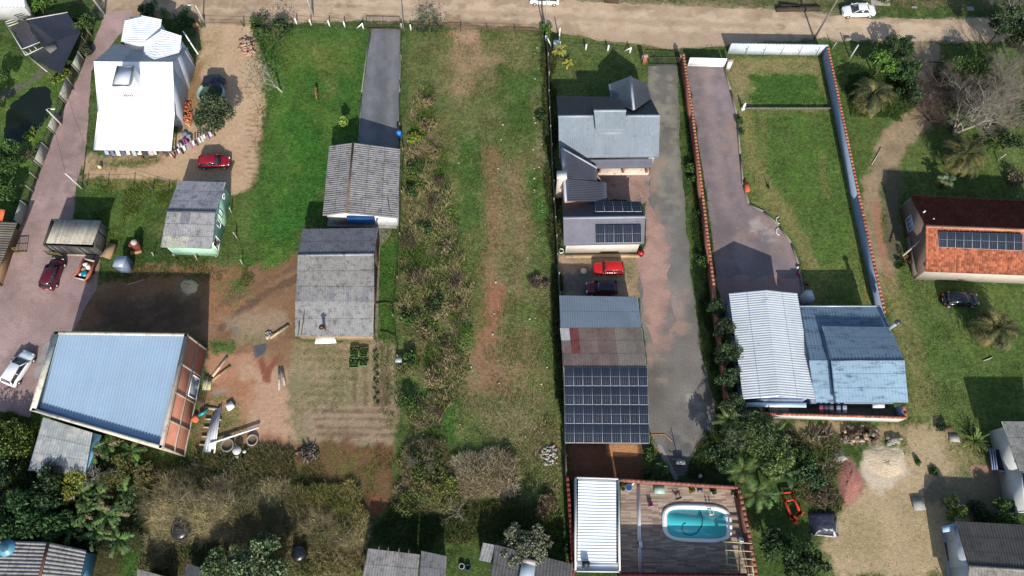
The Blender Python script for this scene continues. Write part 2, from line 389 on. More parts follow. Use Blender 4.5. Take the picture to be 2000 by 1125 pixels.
# grey-roofed lot
paint([(1075,65),(1270,105),(1268,340),(1090,340)], (100,112,60), .8, .5, 1, col2=(86,106,50), sc_=.3)
paint([(1092,496),(1250,498),(1250,578),(1094,578)], (190,160,126), .6, .5, 0, col2=(165,140,108), sc_=.5)
paint([(1100,530),(1160,530),(1150,575),(1095,575)], (122,118,108), .8, .9, .1)
paint([(1180,530),(1250,500),(1240,570)], (130,124,84), 1, 1, .6, mott=.6)
paint([(1108,868),(1256,868),(1260,935),(1110,935)], (124,88,66), .4, .4, 0, col2=(106,76,56))
paint([(1185,866),(1245,866),(1245,890),(1188,890)], (196,140,88), .3, .2, 0)
paint([(1256,868),(1310,880),(1320,940),(1262,935)], (84,100,50), .6, .6, 1)
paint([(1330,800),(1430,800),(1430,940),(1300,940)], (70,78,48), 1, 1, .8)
# walled lot on the right
paint([(1418,112),(1600,112),(1715,600),(1575,600),(1560,490),(1460,395),(1440,300)], (100,116,54), .8, .6, 1, col2=(122,124,66), sc_=.25)
paint([(1418,114),(1600,114),(1610,150),(1480,140),(1450,200),(1430,200)], (150,134,92), 1, 1, .4, op=.8, mott=.3)
paint([(1465,150),(1595,140),(1615,205),(1470,205)], (68,104,38), .9, .8, 1)
paint([(1475,220),(1640,225),(1668,480),(1600,540),(1545,450),(1490,330)], (76,110,42), 1.6, 1.2, 1, op=.8, mott=.2)
paint([(1490,225),(1495,330)], (130,128,72), .7, .6, .8, line=.7, op=.6); paint([(1605,300),(1612,380)], (134,128,74), .7, .6, .8, line=.8, op=.6)
paint([(1450,220),(1475,330),(1530,410),(1590,520)], (138,130,76), 1, .9, .7, line=1.8, op=.8)
# far right
paint([(1625,90),(1990,90),(2080,560),(2080,830),(1780,830),(1680,380)], (96,114,56), 1, 1, 1, col2=(82,106,46), sc_=.2)
paint([(1785,80),(1835,82),(1838,180),(1795,180)], (176,150,120), .8, .8, .1)
paint([(1820,170),(1800,230),(1750,270),(1722,330),(1706,400),(1712,470),(1730,550)], (178,152,118), .9, .9, .1, line=3.4, col2=(150,130,98))
paint([(1745,340),(1738,420),(1745,500)], (110,104,80), .6, .6, .2, line=2.0)
paint([(1712,400),(1722,480),(1735,545)], (176,128,98), .5, .4, 0, line=1.0); paint([(1722,360),(1728,470)], (90,104,54), .4, .4, 1, line=.5, mott=.4)
paint([(1730,550),(1765,640),(1790,730),(1795,800)], (134,128,76), 1.5, 1.5, .7, line=3, op=.8, mott=.2)
paint([(1770,820),(1860,840),(1880,900),(1890,1020),(1880,1130),(1620,1130),(1600,1060),(1640,980),(1700,930),(1765,870)], (196,170,130), 1.2, 1.3, .1, col2=(176,154,112), sc_=.3)
paint([(1835,840),(1900,860),(1940,920),(1870,930)], (140,132,84), 1.2, 1.2, .6, mott=.4)
paint([(1480,825),(1770,830),(1760,860),(1640,860),(1490,850)], (160,138,100), .8, .9, .2)
paint([(1690,880),(1765,875),(1770,930),(1720,960),(1685,930),(1680,900)], (218,200,172), .8, .8, 0)
paint([(1640,900),(1665,895),(1690,950),(1660,990),(1640,985),(1632,940)], (170,120,108), .5, .5, 0)
paint([(1895,910),(2010,905),(2010,930),(1900,932)], (176,130,110), .4, .3, 0)
paint([(1800,930),(2050,925),(2050,1000),(1900,990),(1800,985)], (134,124,98), 1, 1, .2)
paint([(1610,880),(1640,878),(1650,900),(1630,910)], (190,184,170), .5, .5, 0)
paint([(1460,830),(1640,860),(1640,1000),(1560,1130),(1470,1130)], (74,96,42), 1.2, 1.2, 1, op=.9)
# bottom left undergrowth floor
paint([(0,800),(60,800),(60,930),(380,905),(560,880),(720,1010),(720,1130),(0,1130)], (62,68,36), 1.5, 1.2, 1, col2=(84,76,48), sc_=.4)
paint([(240,1080),(300,1060),(320,1130),(230,1130)], (64,96,34), 1, .8, 1)
paint([(650,1070),(720,1060),(720,1130),(620,1130)], (104,100,60), 1, .8, .8)
paint([(780,900),(900,880),(1100,1000),(1110,1060),(740,1065)], (72,84,42), 1.5, 1.3, 1, op=.8, mott=.2)
lm_ = GR.mean(-1, keepdims=True); k_ = (.90*VG+.88*(1-VG))[..., None]; GR[:] = (lm_+(GR-lm_)*k_)*np.array([1.16,1.18,1.12], np.float32)**(VG[..., None]); GR[:] *= (1+(.35*n_sm+.25*n_mid)*VG)[..., None]
def ground_mat():
    m = bpy.data.materials.new('earth_and_grass'); m.use_nodes = True; t = m.node_tree; N = t.nodes; L = t.links
    b = N['Principled BSDF']; b.inputs['Roughness'].default_value = .95; b.inputs['Specular IOR Level'].default_value = .1
    at = N.new('ShaderNodeAttribute'); at.attribute_name = 'Col'
    co = N.new('ShaderNodeTexCoord').outputs['Object']
    def noise(s, det=5, ro=.65):
        n = N.new('ShaderNodeTexNoise'); n.inputs['Scale'].default_value = s; n.inputs['Detail'].default_value = det; n.inputs['Roughness'].default_value = ro
        L.new(co, n.inputs['Vector']); return n.outputs['Fac']
    def rng_(v, a, b_, c, d_):
        r = N.new('ShaderNodeMapRange'); L.new(v, r.inputs['Value'])
        for k, x in zip(('From Min','From Max','To Min','To Max'), (a, b_, c, d_)):
            if hasattr(x, 'is_linked') or hasattr(x, 'links'): L.new(x, r.inputs[k])
            else: r.inputs[k].default_value = x
        return r.outputs[0]
    def mul(a, b_):
        x = N.new('ShaderNodeVectorMath'); x.operation = 'SCALE'; L.new(a, x.inputs[0]); L.new(b_, x.inputs['Scale']); return x.outputs[0]
    amt = rng_(at.outputs['Alpha'], 0, 1, .16, .42)
    one_m = N.new('ShaderNodeMath'); one_m.operation = 'SUBTRACT'; one_m.inputs[0].default_value = 1; L.new(amt, one_m.inputs[1])
    one_p = N.new('ShaderNodeMath'); one_p.operation = 'ADD'; one_p.inputs[0].default_value = 1; L.new(amt, one_p.inputs[1])
    cur = at.outputs['Color']
    for s in (2.2, 7.5): cur = mul(cur, rng_(noise(s), .32, .68, one_m.outputs[0], one_p.outputs[0]))
    # straw-coloured and bare flecks inside the grass, pebbles in the dirt
    f = rng_(noise(3.3, 8, .75), .54, .66, 0, .45)
    mx = N.new('ShaderNodeMix'); mx.data_type = 'RGBA'; mm = N.new('ShaderNodeMath'); mm.operation = 'MULTIPLY'; L.new(f, mm.inputs[0]); L.new(at.outputs['Alpha'], mm.inputs[1])
    L.new(mm.outputs[0], mx.inputs['Factor']); L.new(cur, mx.inputs['A']); mx.inputs['B'].default_value = (*S(128,118,74), 1)
    cur = mx.outputs['Result']
    pb = rng_(noise(11, 3, .6), .66, .72, 0, .5)
    mx = N.new('ShaderNodeMix'); mx.data_type = 'RGBA'; L.new(pb, mx.inputs['Factor']); L.new(cur, mx.inputs['A']); mx.inputs['B'].default_value = (*S(172,158,132), 1)
    L.new(mx.outputs['Result'], b.inputs['Base Color'])
    bp = N.new('ShaderNodeBump'); bp.inputs['Distance'].default_value = .2; L.new(noise(4.5, 7, .7), bp.inputs['Height'])
    L.new(rng_(at.outputs['Alpha'], 0, 1, .35, .9), bp.inputs['Strength']); L.new(bp.outputs[0], b.inputs['Normal'])
    return m
def make_ground():
    ny, nx = GX.shape; me = bpy.data.meshes.new('ground')
    z = (-.012+.03*n_mid+.02*n_sm)*0; z = z-.004
    co = np.stack([GX, GY, np.broadcast_to(z, GX.shape)], -1).reshape(-1, 3).astype(np.float32)
    idx = np.arange(ny*nx).reshape(ny, nx)
    f = np.stack([idx[:-1,:-1], idx[:-1,1:], idx[1:,1:], idx[1:,:-1]], -1).reshape(-1, 4)
    me.vertices.add(len(co)); me.vertices.foreach_set('co', co.reshape(-1)); me.loops.add(f.size); me.loops.foreach_set('vertex_index', f.reshape(-1).astype(np.int32))
    me.polygons.add(len(f)); me.polygons.foreach_set('loop_start', np.arange(0, f.size, 4, dtype=np.int32))
    at = me.attributes.new('Col', 'FLOAT_COLOR', 'POINT')
    at.data.foreach_set('color', np.concatenate([GR, VG[..., None]], -1).reshape(-1).astype(np.float32))
    me.update(calc_edges=True); me.materials.append(ground_mat())
    o = bpy.data.objects.new('ground', me); C.objects.link(o); tag(o, kind='structure'); return o
make_ground()
def jag(poly, amp, step=.5, seed=0):
    """outline with small irregularities"""
    out = []; r = random.Random(seed)
    for i in range(len(poly)):
        a, b = poly[i], poly[(i+1) % len(poly)]; L = math.hypot(b[0]-a[0], b[1]-a[1]); n = max(1, int(L/step))
        nx_, ny_ = (b[1]-a[1])/max(L,1e-6), -(b[0]-a[0])/max(L,1e-6)
        for k in range(n):
            t = k/n; x = a[0]+(b[0]-a[0])*t; y = a[1]+(b[1]-a[1])*t
            o = amp*(1.6*float(fbm(np.array([x],np.float32), np.array([y],np.float32), .5, 5+seed, 2)[0])+r.uniform(-.35,.35))
            out.append((x+nx_*o, y+ny_*o))
    return out
def sheet(name, pts, z, mat, col, rag=0.0, kind='structure', marks=None):
    poly = [(P(*p).x, P(*p).y) for p in pts]
    if rag: poly = jag(poly, rag)
    me_cu = bpy.data.curves.new(name, 'CURVE'); me_cu.dimensions = '2D'; me_cu.fill_mode = 'BOTH'
    sp = me_cu.splines.new('POLY'); sp.points.add(len(poly)-1)
    for i, p in enumerate(poly): sp.points[i].co = (p[0], p[1], 0, 1)
    sp.use_cyclic_u = True
    o = bpy.data.objects.new('tmp', me_cu); C.objects.link(o); dg = bpy.context.evaluated_depsgraph_get()
    me = bpy.data.meshes.new_from_object(o.evaluated_get(dg)); bpy.data.objects.remove(o)
    me.name = name
    if marks is None:
        at = me.attributes.new('Col', 'FLOAT_COLOR', 'FACE'); at.data.foreach_set('color', np.tile(np.array([*col, 1], np.float32), (len(me.polygons), 1)).reshape(-1))
    else:   # worn tracks, dust and darker patches over the base colour
        bm = bmesh.new(); bm.from_mesh(me)
        for _ in range(10):
            es = [e for e in bm.edges if e.calc_length() > .5]
            if not es: break
            bmesh.ops.subdivide_edges(bm, edges=es, cuts=1); bmesh.ops.triangulate(bm, faces=[f for f in bm.faces if len(f.verts) > 3])
        bm.to_mesh(me); bm.free(); nv = len(me.vertices); co = np.zeros(nv*3, np.float32); me.vertices.foreach_get('co', co); x, y = co[0::3].copy(), co[1::3].copy()
        cc = np.tile(np.array(col, np.float32), (nv, 1)); cc *= (1+.5*fbm(x, y, .25, 61))[:, None]
        for mk in marks:
            w = [P(*p) for p in mk[0]]; wd, cl, soft, op = mk[1:5]
            if wd:
                d_ = np.full(x.shape, 1e9, np.float32)
                for a, b in zip(w[:-1], w[1:]):
                    ex, ey = b.x-a.x, b.y-a.y; t = np.clip(((x-a.x)*ex+(y-a.y)*ey)/(ex*ex+ey*ey), 0, 1); d_ = np.minimum(d_, np.hypot(x-a.x-t*ex, y-a.y-t*ey))
                d_ -= wd/2
            else: d_ = pdist(x, y, [(p.x, p.y) for p in w])
            d_ = d_+1.6*fbm(x, y, .5, 63)*soft+1.6*fbm(x, y, 1.2, 65, 3)*soft; a = (np.clip(.5-d_/soft, 0, 1)*op)[:, None]; cc = cc*(1-a)+gcol(*cl)*a
        at = me.attributes.new('Col', 'FLOAT_COLOR', 'POINT'); at.data.foreach_set('color', np.concatenate([cc, np.ones((nv, 1), np.float32)], 1).reshape(-1))
    for v in me.vertices: v.co.z = z
    me.materials.clear(); me.materials.append(mat)
    o = bpy.data.objects.new(name, me); C.objects.link(o)
    if kind: tag(o, kind=kind)
    return o
m_dirt = M('packed_dirt', .95, (.35, .13), (6, .14), bump=(4, .5), spec=.1, hue=(S(160,132,104), .8, .55, .45))
m_asph = M('worn_asphalt', .95, (.6, .07), (7, .26), bump=(12, .3), spec=.15, hue=(S(150,142,128), .55, .56, .18))
m_pave = M('block_paving', .9, (.4, .10), (7.5, .28), bump=(9, .4), spec=.15, hue=(S(128,106,102), .5, .52, .35))
TRK = (214,190,162)
sheet('road', [(p[0], p[1]) for p in road], .004, m_dirt, S(192,166,138), .35, marks=[([(200,-4),(330,2),(620,3),(1000,20),(1250,33),(1500,44),(1900,58),(2060,60)],1.6,TRK,1.0,.85),([(330,15),(620,16),(1000,36),(1250,52),(1500,60),(1900,70)],1.4,TRK,1.0,.8),([(200,20),(480,48),(560,42)],1.2,(150,124,100),1.2,.6),([(330,9),(620,10),(1000,28),(1250,42),(1500,52)],.8,(172,144,116),.8,.5),([(200,-10),(420,-6),(620,-8)],2.5,(160,136,108),1.5,.6),([(1180,75),(1330,88),(1500,72)],2.2,(198,172,146),1.5,.6),([(830,38),(1060,52)],.8,(150,124,96),.9,.7)])
sheet('pink_driveway', [(207,24),(262,18),(240,60),(178,140),(168,300),(150,352),(138,470),(196,500),(190,560),(140,650),(100,655),(60,815),(-70,790),(-70,690),(0,560),(40,440),(110,250),(165,120)], .008, m_pave, S(174,148,143), .12, marks=[([(235,30),(190,140),(150,300),(90,450),(30,620)],1.2,(188,162,154),1.6,.6),([(215,60),(165,160),(125,280),(60,440),(0,600)],.8,(160,136,132),1.4,.6),([(40,600),(150,590)],1.5,(160,132,124),1.6,.5),([(20,720),(60,790)],3,(150,128,124),2,.6),([(186,480),(192,560)],.8,(150,136,118),1.0,.6)])
sheet('grey_driveway', [(726,56),(782,58),(779,180),(777,300),(700,300),(708,180)], .008, m_asph, S(118,118,122), .05, marks=[([(735,58),(722,180),(716,290)],.5,(136,136,140),.6,.6),([(770,58),(764,180),(760,290)],.5,(138,138,142),.6,.6),([(752,58),(742,290)],.4,(104,104,106),.5,.5)])
sheet('concrete_path', [(738,440),(768,440),(762,462),(742,482),(738,660),(732,660)], .006, m_conc, S(140,134,118), .04)
drive2 = [(1266,128),(1322,128),(1330,300),(1340,420),(1352,560),(1372,700),(1400,800),(1390,870),(1372,925),(1316,935),(1282,870),(1268,840),(1262,700),(1246,560),(1262,480),(1272,340),(1266,200)]
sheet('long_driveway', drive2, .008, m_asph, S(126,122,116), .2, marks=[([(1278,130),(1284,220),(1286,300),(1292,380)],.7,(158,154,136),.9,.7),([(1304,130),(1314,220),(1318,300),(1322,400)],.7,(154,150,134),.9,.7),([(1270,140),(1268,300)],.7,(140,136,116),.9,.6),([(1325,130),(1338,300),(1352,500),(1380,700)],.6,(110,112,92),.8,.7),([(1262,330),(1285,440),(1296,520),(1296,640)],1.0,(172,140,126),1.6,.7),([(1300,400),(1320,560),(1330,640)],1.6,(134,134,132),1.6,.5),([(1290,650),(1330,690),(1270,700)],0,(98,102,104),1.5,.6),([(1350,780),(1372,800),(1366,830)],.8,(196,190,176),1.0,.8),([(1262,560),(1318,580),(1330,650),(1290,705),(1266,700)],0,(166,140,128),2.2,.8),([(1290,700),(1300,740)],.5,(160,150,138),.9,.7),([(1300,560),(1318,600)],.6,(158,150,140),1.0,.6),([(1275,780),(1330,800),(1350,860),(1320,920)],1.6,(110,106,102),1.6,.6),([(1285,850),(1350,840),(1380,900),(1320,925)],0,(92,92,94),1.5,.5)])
sheet('pink_forecourt', [(1166,330),(1268,330),(1266,400),(1292,430),(1308,480),(1304,560),(1318,620),(1310,655),(1274,690),(1256,600),(1246,500),(1260,480),(1262,395),(1185,392)], .012, m_pave, S(178,144,132), .35, marks=[([(1264,335),(1270,400),(1304,440),(1312,560),(1322,640)],.4,(128,126,124),1.2,.85),([(1272,420),(1276,560),(1285,620)],1.0,(196,160,142),1.2,.6),([(1250,560),(1262,660)],.5,(140,128,110),1.0,.7),([(1322,560),(1318,620),(1296,662),(1270,680)],.8,(136,128,122),2.0,.95)])
drive3 = [(1341,130),(1414,130),(1428,180),(1440,225),(1446,300),(1452,360),(1462,395),(1490,412),(1520,440),(1545,475),(1560,520),(1568,575),(1572,610),(1415,610),(1402,560),(1388,440),(1366,290)]
sheet('walled_driveway', drive3, .008, m_pave, S(146,132,132), .05, marks=[([(1362,132),(1376,260),(1398,400),(1440,540)],1.0,(122,112,114),1.2,.7),([(1395,132),(1410,260),(1430,380),(1500,500)],1.0,(126,116,118),1.2,.7),([(1380,132),(1394,260),(1416,390)],.8,(164,144,138),1.0,.6),([(1430,240),(1444,300),(1452,380)],.8,(170,140,124),1.2,.6),([(1440,470),(1500,430),(1545,490)],.8,(168,142,134),1.4,.6),([(1478,440),(1500,458)],.6,(190,180,170),.8,.6)])
sheet('walled_driveway_end', [(1395,540),(1562,540),(1568,600),(1412,600)], .012, m_pave, S(172,142,134), .3)
sheet('back_yard_floor', [(1436,790),(1768,800),(1760,818),(1436,806)], .006, m_conc, S(110,108,104))
# ================================================================= buildings
def walls(mb, pts, col, th=.16, z0=-.05):
    """pts: closed loop of (x, y, ztop)"""
    n = len(pts); cx = sum(p[0] for p in pts)/n; cy = sum(p[1] for p in pts)/n
    for i in range(n):
        a, b = pts[i], pts[(i+1) % n]; dx, dy = b[0]-a[0], b[1]-a[1]; L = math.hypot(dx, dy)
        if L < .05: continue
        nx_, ny_ = -dy/L, dx/L
        if (cx-(a[0]+b[0])/2)*nx_+(cy-(a[1]+b[1])/2)*ny_ < 0: nx_, ny_ = -nx_, -ny_
        ox, oy = nx_*th, ny_*th
        q = [(a[0],a[1]),(b[0],b[1]),(b[0]+ox,b[1]+oy),(a[0]+ox,a[1]+oy)]; z = [a[2],b[2],b[2],a[2]]
        c = col[i] if isinstance(col[0], (tuple, list)) else col
        bt = [(x, y, z0) for x, y in q]; tp = [(x, y, zz) for (x, y), zz in zip(q, z)]
        mb.hexa(bt, tp, c)
def inset(e, r, end, o):
    """eave pair, ridge pair -> wall corner under the roof at that end"""
    k = 0 if end == 0 else 1; E, R = e[k], r[k]; w = (R-E).length
    p = E.lerp(R, min(.4, o/max(.1, w))); a = (e[1]-e[0]).normalized()*(o if k == 0 else -o)
    return p+a-Vector((0, 0, .10))
def PP(l): return [P(*q) for q in l]
def base_of(pts):
    return (sum(p.x for p in pts)/len(pts), sum(p.y for p in pts)/len(pts), 0)
def gable(name, label, e1, r, e2, wcol, rcol, over=.4, prof='sine', pitch=.28, wm=None, rm=None, th=.16, cap=None, amp=.045, rows=1, step=0, tint=.06, sheetcol=(None, None), rough=0, cat='house', t=None, walls_on=True, capw=.3):
    e1, r, e2 = PP(e1), PP(r), PP(e2)
    if t is None: t = thing(name, label, cat, base_of(e1+e2))
    if walls_on:
        mb = MB(); rp = [r[0]+(r[1]-r[0]).normalized()*over-V(0,0,.1), r[1]-(r[1]-r[0]).normalized()*over-V(0,0,.1)]
        walls(mb, [inset(e1, r, 0, over), rp[0], inset(e2, r, 0, over), inset(e2, r, 1, over), rp[1], inset(e1, r, 1, over)], wcol, th)
        mb.build('wall', wm or m_plain, t)
    mb = MB()
    if rcol is not None:
        mb.corr(e1[0], e1[1], r[1], r[0], pitch, amp, rcol, prof, rows, step, tint, sheetcol=sheetcol[0], rough=rough)
        mb.corr(e2[0], e2[1], r[1], r[0], pitch, amp, rcol, prof, rows, step, tint, sheetcol=sheetcol[1], rough=rough)
        ro = mb.build('roof', rm or m_asb, t)
        if cap:
            k = MB(); k.beam(r[0]+V(0,0,.06), r[1]+V(0,0,.06), capw, .08, cap); k.build('ridge_cap', rm or m_asb, ro)
    return t
def mono(t, A, B, Cc, D, rcol, over=.3, wcol=None, prof='sine', pitch=.28, wm=None, rm=None, amp=.045, tint=.06, sheetcol=None, name='roof', sheets=None, posts=False):
    A, B, Cc, D = PP([A, B, Cc, D])
    if wcol is not None:
        c = (A+B+Cc+D)/4; q = []
        for p in (A, B, Cc, D):
            v = Vector((c.x-p.x, c.y-p.y, 0)).normalized()*over*1.41; f = min(1, over*1.41/((c-p).length))
            q.append((p.x+v.x, p.y+v.y, p.z+(c.z-p.z)*f-.12))
        mb = MB()
        if posts:
            for x, y, z in q: mb.box((x, y, 0), (.14, .14, z), wcol)
            mb.build('post', wm or m_wood, t)
        else: walls(mb, q, wcol); mb.build('wall', wm or m_plain, t)
    mb = MB(); mb.corr(A, B, Cc, D, pitch, amp, rcol, prof, 1, 0, tint, sheets=sheets, sheetcol=sheetcol); return mb.build(name, rm or m_asb, t)
def window(t, a, b, z0, z1, n, fcol=WH, gcol_=(.03,.035,.04), bars=1):
    """framed window on a wall between ground points a and b, n = outward direction"""
    a, b, n = Vector(a), Vector(b), Vector(n).normalized()
    a = Vector((a.x, a.y, 0)); b = Vector((b.x, b.y, 0)); d = (b-a).normalized(); w = .08
    f = MB(); Z = Vector((0, 0, 1))
    o = n*.03
    f.beam(a+Z*z0+o, b+Z*z0+o, .1, w, fcol, up=(0,0,1)); f.beam(a+Z*z1+o, b+Z*z1+o, .1, w, fcol, up=(0,0,1))
    for k in range(bars+2):
        p = a.lerp(b, k/(bars+1)); f.beam(p+Z*(z0+.04)+o, p+Z*(z1-.04)+o, w if k in (0, bars+1) else .05, .1, fcol, up=tuple(n))
    wf = f.build('window', m_white, t)
    g = MB(); g.hexa([a+Z*(z0+.03)+n*.002, b+Z*(z0+.03)+n*.002, b+Z*(z0+.03)+n*.02, a+Z*(z0+.03)+n*.02], [a+Z*(z1-.03)+n*.002, b+Z*(z1-.03)+n*.002, b+Z*(z1-.03)+n*.02, a+Z*(z1-.03)+n*.02], gcol_)
    g.build('pane', m_glass, wf); return wf
ORDN = ['first','second','third','fourth','fifth','sixth','seventh','eighth','ninth','tenth']
def solar(A, B, Cc, D, nx, ny, where, group, rowname=None):
    A, B, Cc, D = PP([A, B, Cc, D]); n = (B-A).cross(D-A).normalized()
    if n.z < 0: n = -n
    for j in range(ny):
        for i in range(nx):
            g = lambda x, y: A.lerp(B, (i+x)/nx).lerp(D.lerp(Cc, (i+x)/nx), (j+y)/ny)+n*.14
            c = g(.5, .5); rt = ', '+rowname[j] if rowname else ''
            t = thing('solar_panel', f'solar panel {ORDN[i]} from left{rt} {where}', 'solar panel', (c.x, c.y, c.z), 0, group)
            m = .007; q = [g(m, m*.6), g(1-m, m*.6), g(1-m, 1-m*.6), g(m, 1-m*.6)]
            f = MB(); f.hexa([p-n*.05 for p in q[::-1]], [p for p in q[::-1]], (.34,.36,.40)); f.build('frame', m_metal, t)
            cl = MB(); k = 1+rnd.uniform(-.15, .15)
            for a in range(5):
                for b in range(2):
                    x0, x1 = .028+a*.190, .028+(a+1)*.190-.008; y0, y1 = .014+b*.490, .014+(b+1)*.490-.012
                    w = [g(x0, y0), g(x1, y0), g(x1, y1), g(x0, y1)]
                    cl.add([p+n*.006 for p in w], [(3,2,1,0)], (.012*k, .017*k, .030*k))
            cl.build('cells', m_cell, t)
G_ = lambda v: S(v, v, v)
# --- big white-roofed house
WR = (.80,.80,.80)
t = gable('white_roof_house', 'large white house with bright white sheet roof and two small gables behind it',
    [(222,86,3.6),(368,93,3.6)], [(183,120,5.8),(337,121,5.8)], [(191,218,3.7),(341,219,3.7)], S(205,212,224), None, cat='house')
mb = MB(); e = PP([(222,86,3.6),(368,93,3.6),(337,121,5.8),(183,120,5.8)]); mb.corr(e[0], e[1], e[2], e[3], .3, .04, S(142,150,162), 'sine')
mb.build('rear_roof', m_metal, t)
mb = MB(); e = PP([(183,120,5.83),(337,121,5.83),(341,219,3.75),(191,218,3.75)]); mb.corr(e[0], e[1], e[2], e[3], .9, .02, WR, 'trap', tint=.01)
e = PP([(191,218,3.7),(341,219,3.7),(335,295,2.7),(182,293,2.7)]); mb.corr(e[0], e[1], e[2], e[3], .9, .02, WR, 'trap', tint=.01)
mb.build('front_roof', m_white, t)
p = PP([(202,286,2.5),(262,288,2.5),(325,288,2.5)])
for q in p:
    mb = MB(); mb.box((q.x, q.y, 0), (.16,.16,2.55), S(150,80,60)); mb.build('post', m_plain, t)
p = P(253,160,0); b4 = PP([(242,178,3.6)])[0]
cx, cy = P(262,176,4.3).x, P(262,176,4.3).y
mb = MB(); mb.box((cx, cy, 4.0), (2.0,2.9,3.0), (.74,.74,.73)); for_t = mb.build('rooftop_tower', m_white, t)
mb = MB()
for sx in (-1,1): mb.box((cx+sx*1.02, cy, 7.0), (.16,3.1,.14), S(120,124,134))
for sy in (-1,1): mb.box((cx, cy+sy*1.47, 7.0), (1.9,.16,.14), S(120,124,134))
mb.box((cx, cy, 7.0), (1.9,2.8,.06), S(236,240,244)); mb.build('tower_cap', m_metal, for_t)
mb = MB()
for k in range(5): mb.box((cx-.5+k*.25, cy-1.47, 4.9), (.14,.04,.5), S(90,90,95))
mb.build('louvre', m_dark, for_t)
for nm, e1, r, e2 in (('a', [(244,38,3.9),(236,81,3.9)], [(276,30,4.7),(266,84,4.7)], [(316,38,3.9),(309,80,3.9)]),
                      ('b', [(283,80,4.6),(280,105,4.6)], [(314,57,5.6),(302,116,5.6)], [(355,70,4.6),(350,103,4.6)])):
    e1, r, e2 = PP(e1), PP(r), PP(e2); mb = MB()
    mb.corr(e1[0], e1[1], r[1], r[0], .34, .016, (.70,.72,.74), 'trap', tint=.02); mb.corr(e2[0], e2[1], r[1], r[0], .34, .016, (.70,.72,.74), 'trap', tint=.02)
    gr = mb.build('small_gable_roof', m_white, t)
    mb = MB(); walls(mb, [inset(e1,r,0,.25), r[0]-V(0,.25,.1), inset(e2,r,0,.25), inset(e2,r,1,.25), r[1]+V(0,.25,-.1), inset(e1,r,1,.25)], S(215,218,224)); mb.build('gable_wall', m_plain, gr)
e = PP([(358,62,3.4),(386,105,.6)]); mb = MB(); mb.beam(e[0], e[1], .14, 1.0, (.7,.7,.7)); mb.build('stair_parapet', m_white, t)
q = P(373,128,0); q2 = P(362,190,0)
window(t, V(q.x+.02, q.y-2.2, 0), V(q.x-.28, q.y-3.6, 0), 1.2, 2.2, (1,-.1,0), bars=0)
# --- green house
t = gable('green_house', 'small pale green house on short stilts with patched grey corrugated roof', [(348,353,2.9),(441,356,2.9)], [(326,412,3.9),(421,414,3.9)], [(313,483,2.8),(413,486,2.8)],
    S(186,232,204), G_(140), .35, sheetcol=(lambda x, y: S(164,164,172), lambda x, y: S(182,180,168) if (y < .42 and .03 < x < .52) else (S(128,128,138) if (.3 < x < .5 and y > .55) else S(158,157,158))), cap=S(90,92,98))
def gw(t, A, B, fr, z0, z1, nx, bars=1, **k):
    a, b = P(*A), P(*B); d = b-a; window(t, a.lerp(b, fr[0]), a.lerp(b, fr[1]), z0, z1, nx, bars=bars, **k)
e = PP([(441,356,2.9),(413,486,2.8)]); wx0 = inset(PP([(348,353,2.9),(441,356,2.9)]), PP([(326,412,3.9),(421,414,3.9)]), 1, .35); wx1 = inset(PP([(313,483,2.8),(413,486,2.8)]), PP([(326,412,3.9),(421,414,3.9)]), 1, .35)
def wl(t, a, b, f0, f1, z0, z1, n, **k): window(t, a.lerp(b, f0), a.lerp(b, f1), z0, z1, n, **k)
wl(t, wx0, wx1, .10, .17, 1.7, 2.3, (1,.15,0), bars=0, gcol_=(.5,.6,.55)); wl(t, wx0, wx1, .38, .62, 1.2, 2.5, (1,.15,0), bars=2); wl(t, wx0, wx1, .78, .93, .4, 2.0, (1,.15,0), bars=0, gcol_=(.06,.03,.02))
for px, py in ((385,505),(432,512),(474,507)):
    q = P(px, py, .0)
for k, (px, py) in enumerate(((343,502),(385,503),(425,504),(450,388))):
    q = P(px, py, 0); mb = MB(); mb.box((q.x-.15, q.y+.2, -.05), (.22,.22,.5), G_(150)); mb.build('stilt', m_conc, t)
# --- long grey gabled house at the end of the grey drive
t = gable('grey_roof_house', 'white-walled house with horizontal grey corrugated gable roof at the end of the grey driveway', [(643,284,2.8),(630,421,2.8)], [(690,278,3.9),(677,416,3.9)], [(782,290,2.8),(777,426,2.8)],
    S(228,228,228), G_(150), .35, pitch=.30, sheetcol=(lambda x, y: S(150,147,145), lambda x, y: S(150,148,147)), cap=S(122,98,84), capw=.25)
mb = MB(); e = PP([(676,433,0),(742,434,0)]); a, b = P(677,420,2.55), P(731,420,2.55)
mb.hexa([a-V(0,.1,.0), b-V(0,.1,0), P(733,438,1.7), P(679,437,1.7)], [a-V(0,.1,-.05), b-V(0,.1,-.05), P(733,438,1.75), P(679,437,1.75)], S(40,92,150)); mb.build('blue_awning', m_cloth, t)
mb = MB(); a, b = P(640,437,.0), P(775,441,0); mb.beam(a+V(0,0,.05), b+V(0,0,.05), .8, .1, S(150,150,148)); mb.build('front_step', m_conc, t)
mb = MB(); a, b = P(735,433,.5), P(773,436,.5); mb.beam(a, b, .15, 1.0, (.74,.74,.74)); mb.build('low_wall', m_white, t)
for k in range(5):
    mb = MB(); a = P(733+9*k,422,2.4); mb.beam(a, P(734+9*k,432,2.3), .08, .1, (.7,.7,.7)); mb.build('pergola_beam', m_white, t)
mb = MB(); c = P(767,428,1.9); mb.lathe((c.x,c.y,1.9), [(.05,0),(.4,.05),(.5,.3),(.5,.34),(.05,.3)], 12, (.7,.7,.7)); mb.build('satellite_dish', m_white, t)
mb = MB(); mb.beam(P(757,386,3.35), P(761,412,3.05), .06, .08, S(40,45,80)); mb.build('roof_pipe', m_dark, t)
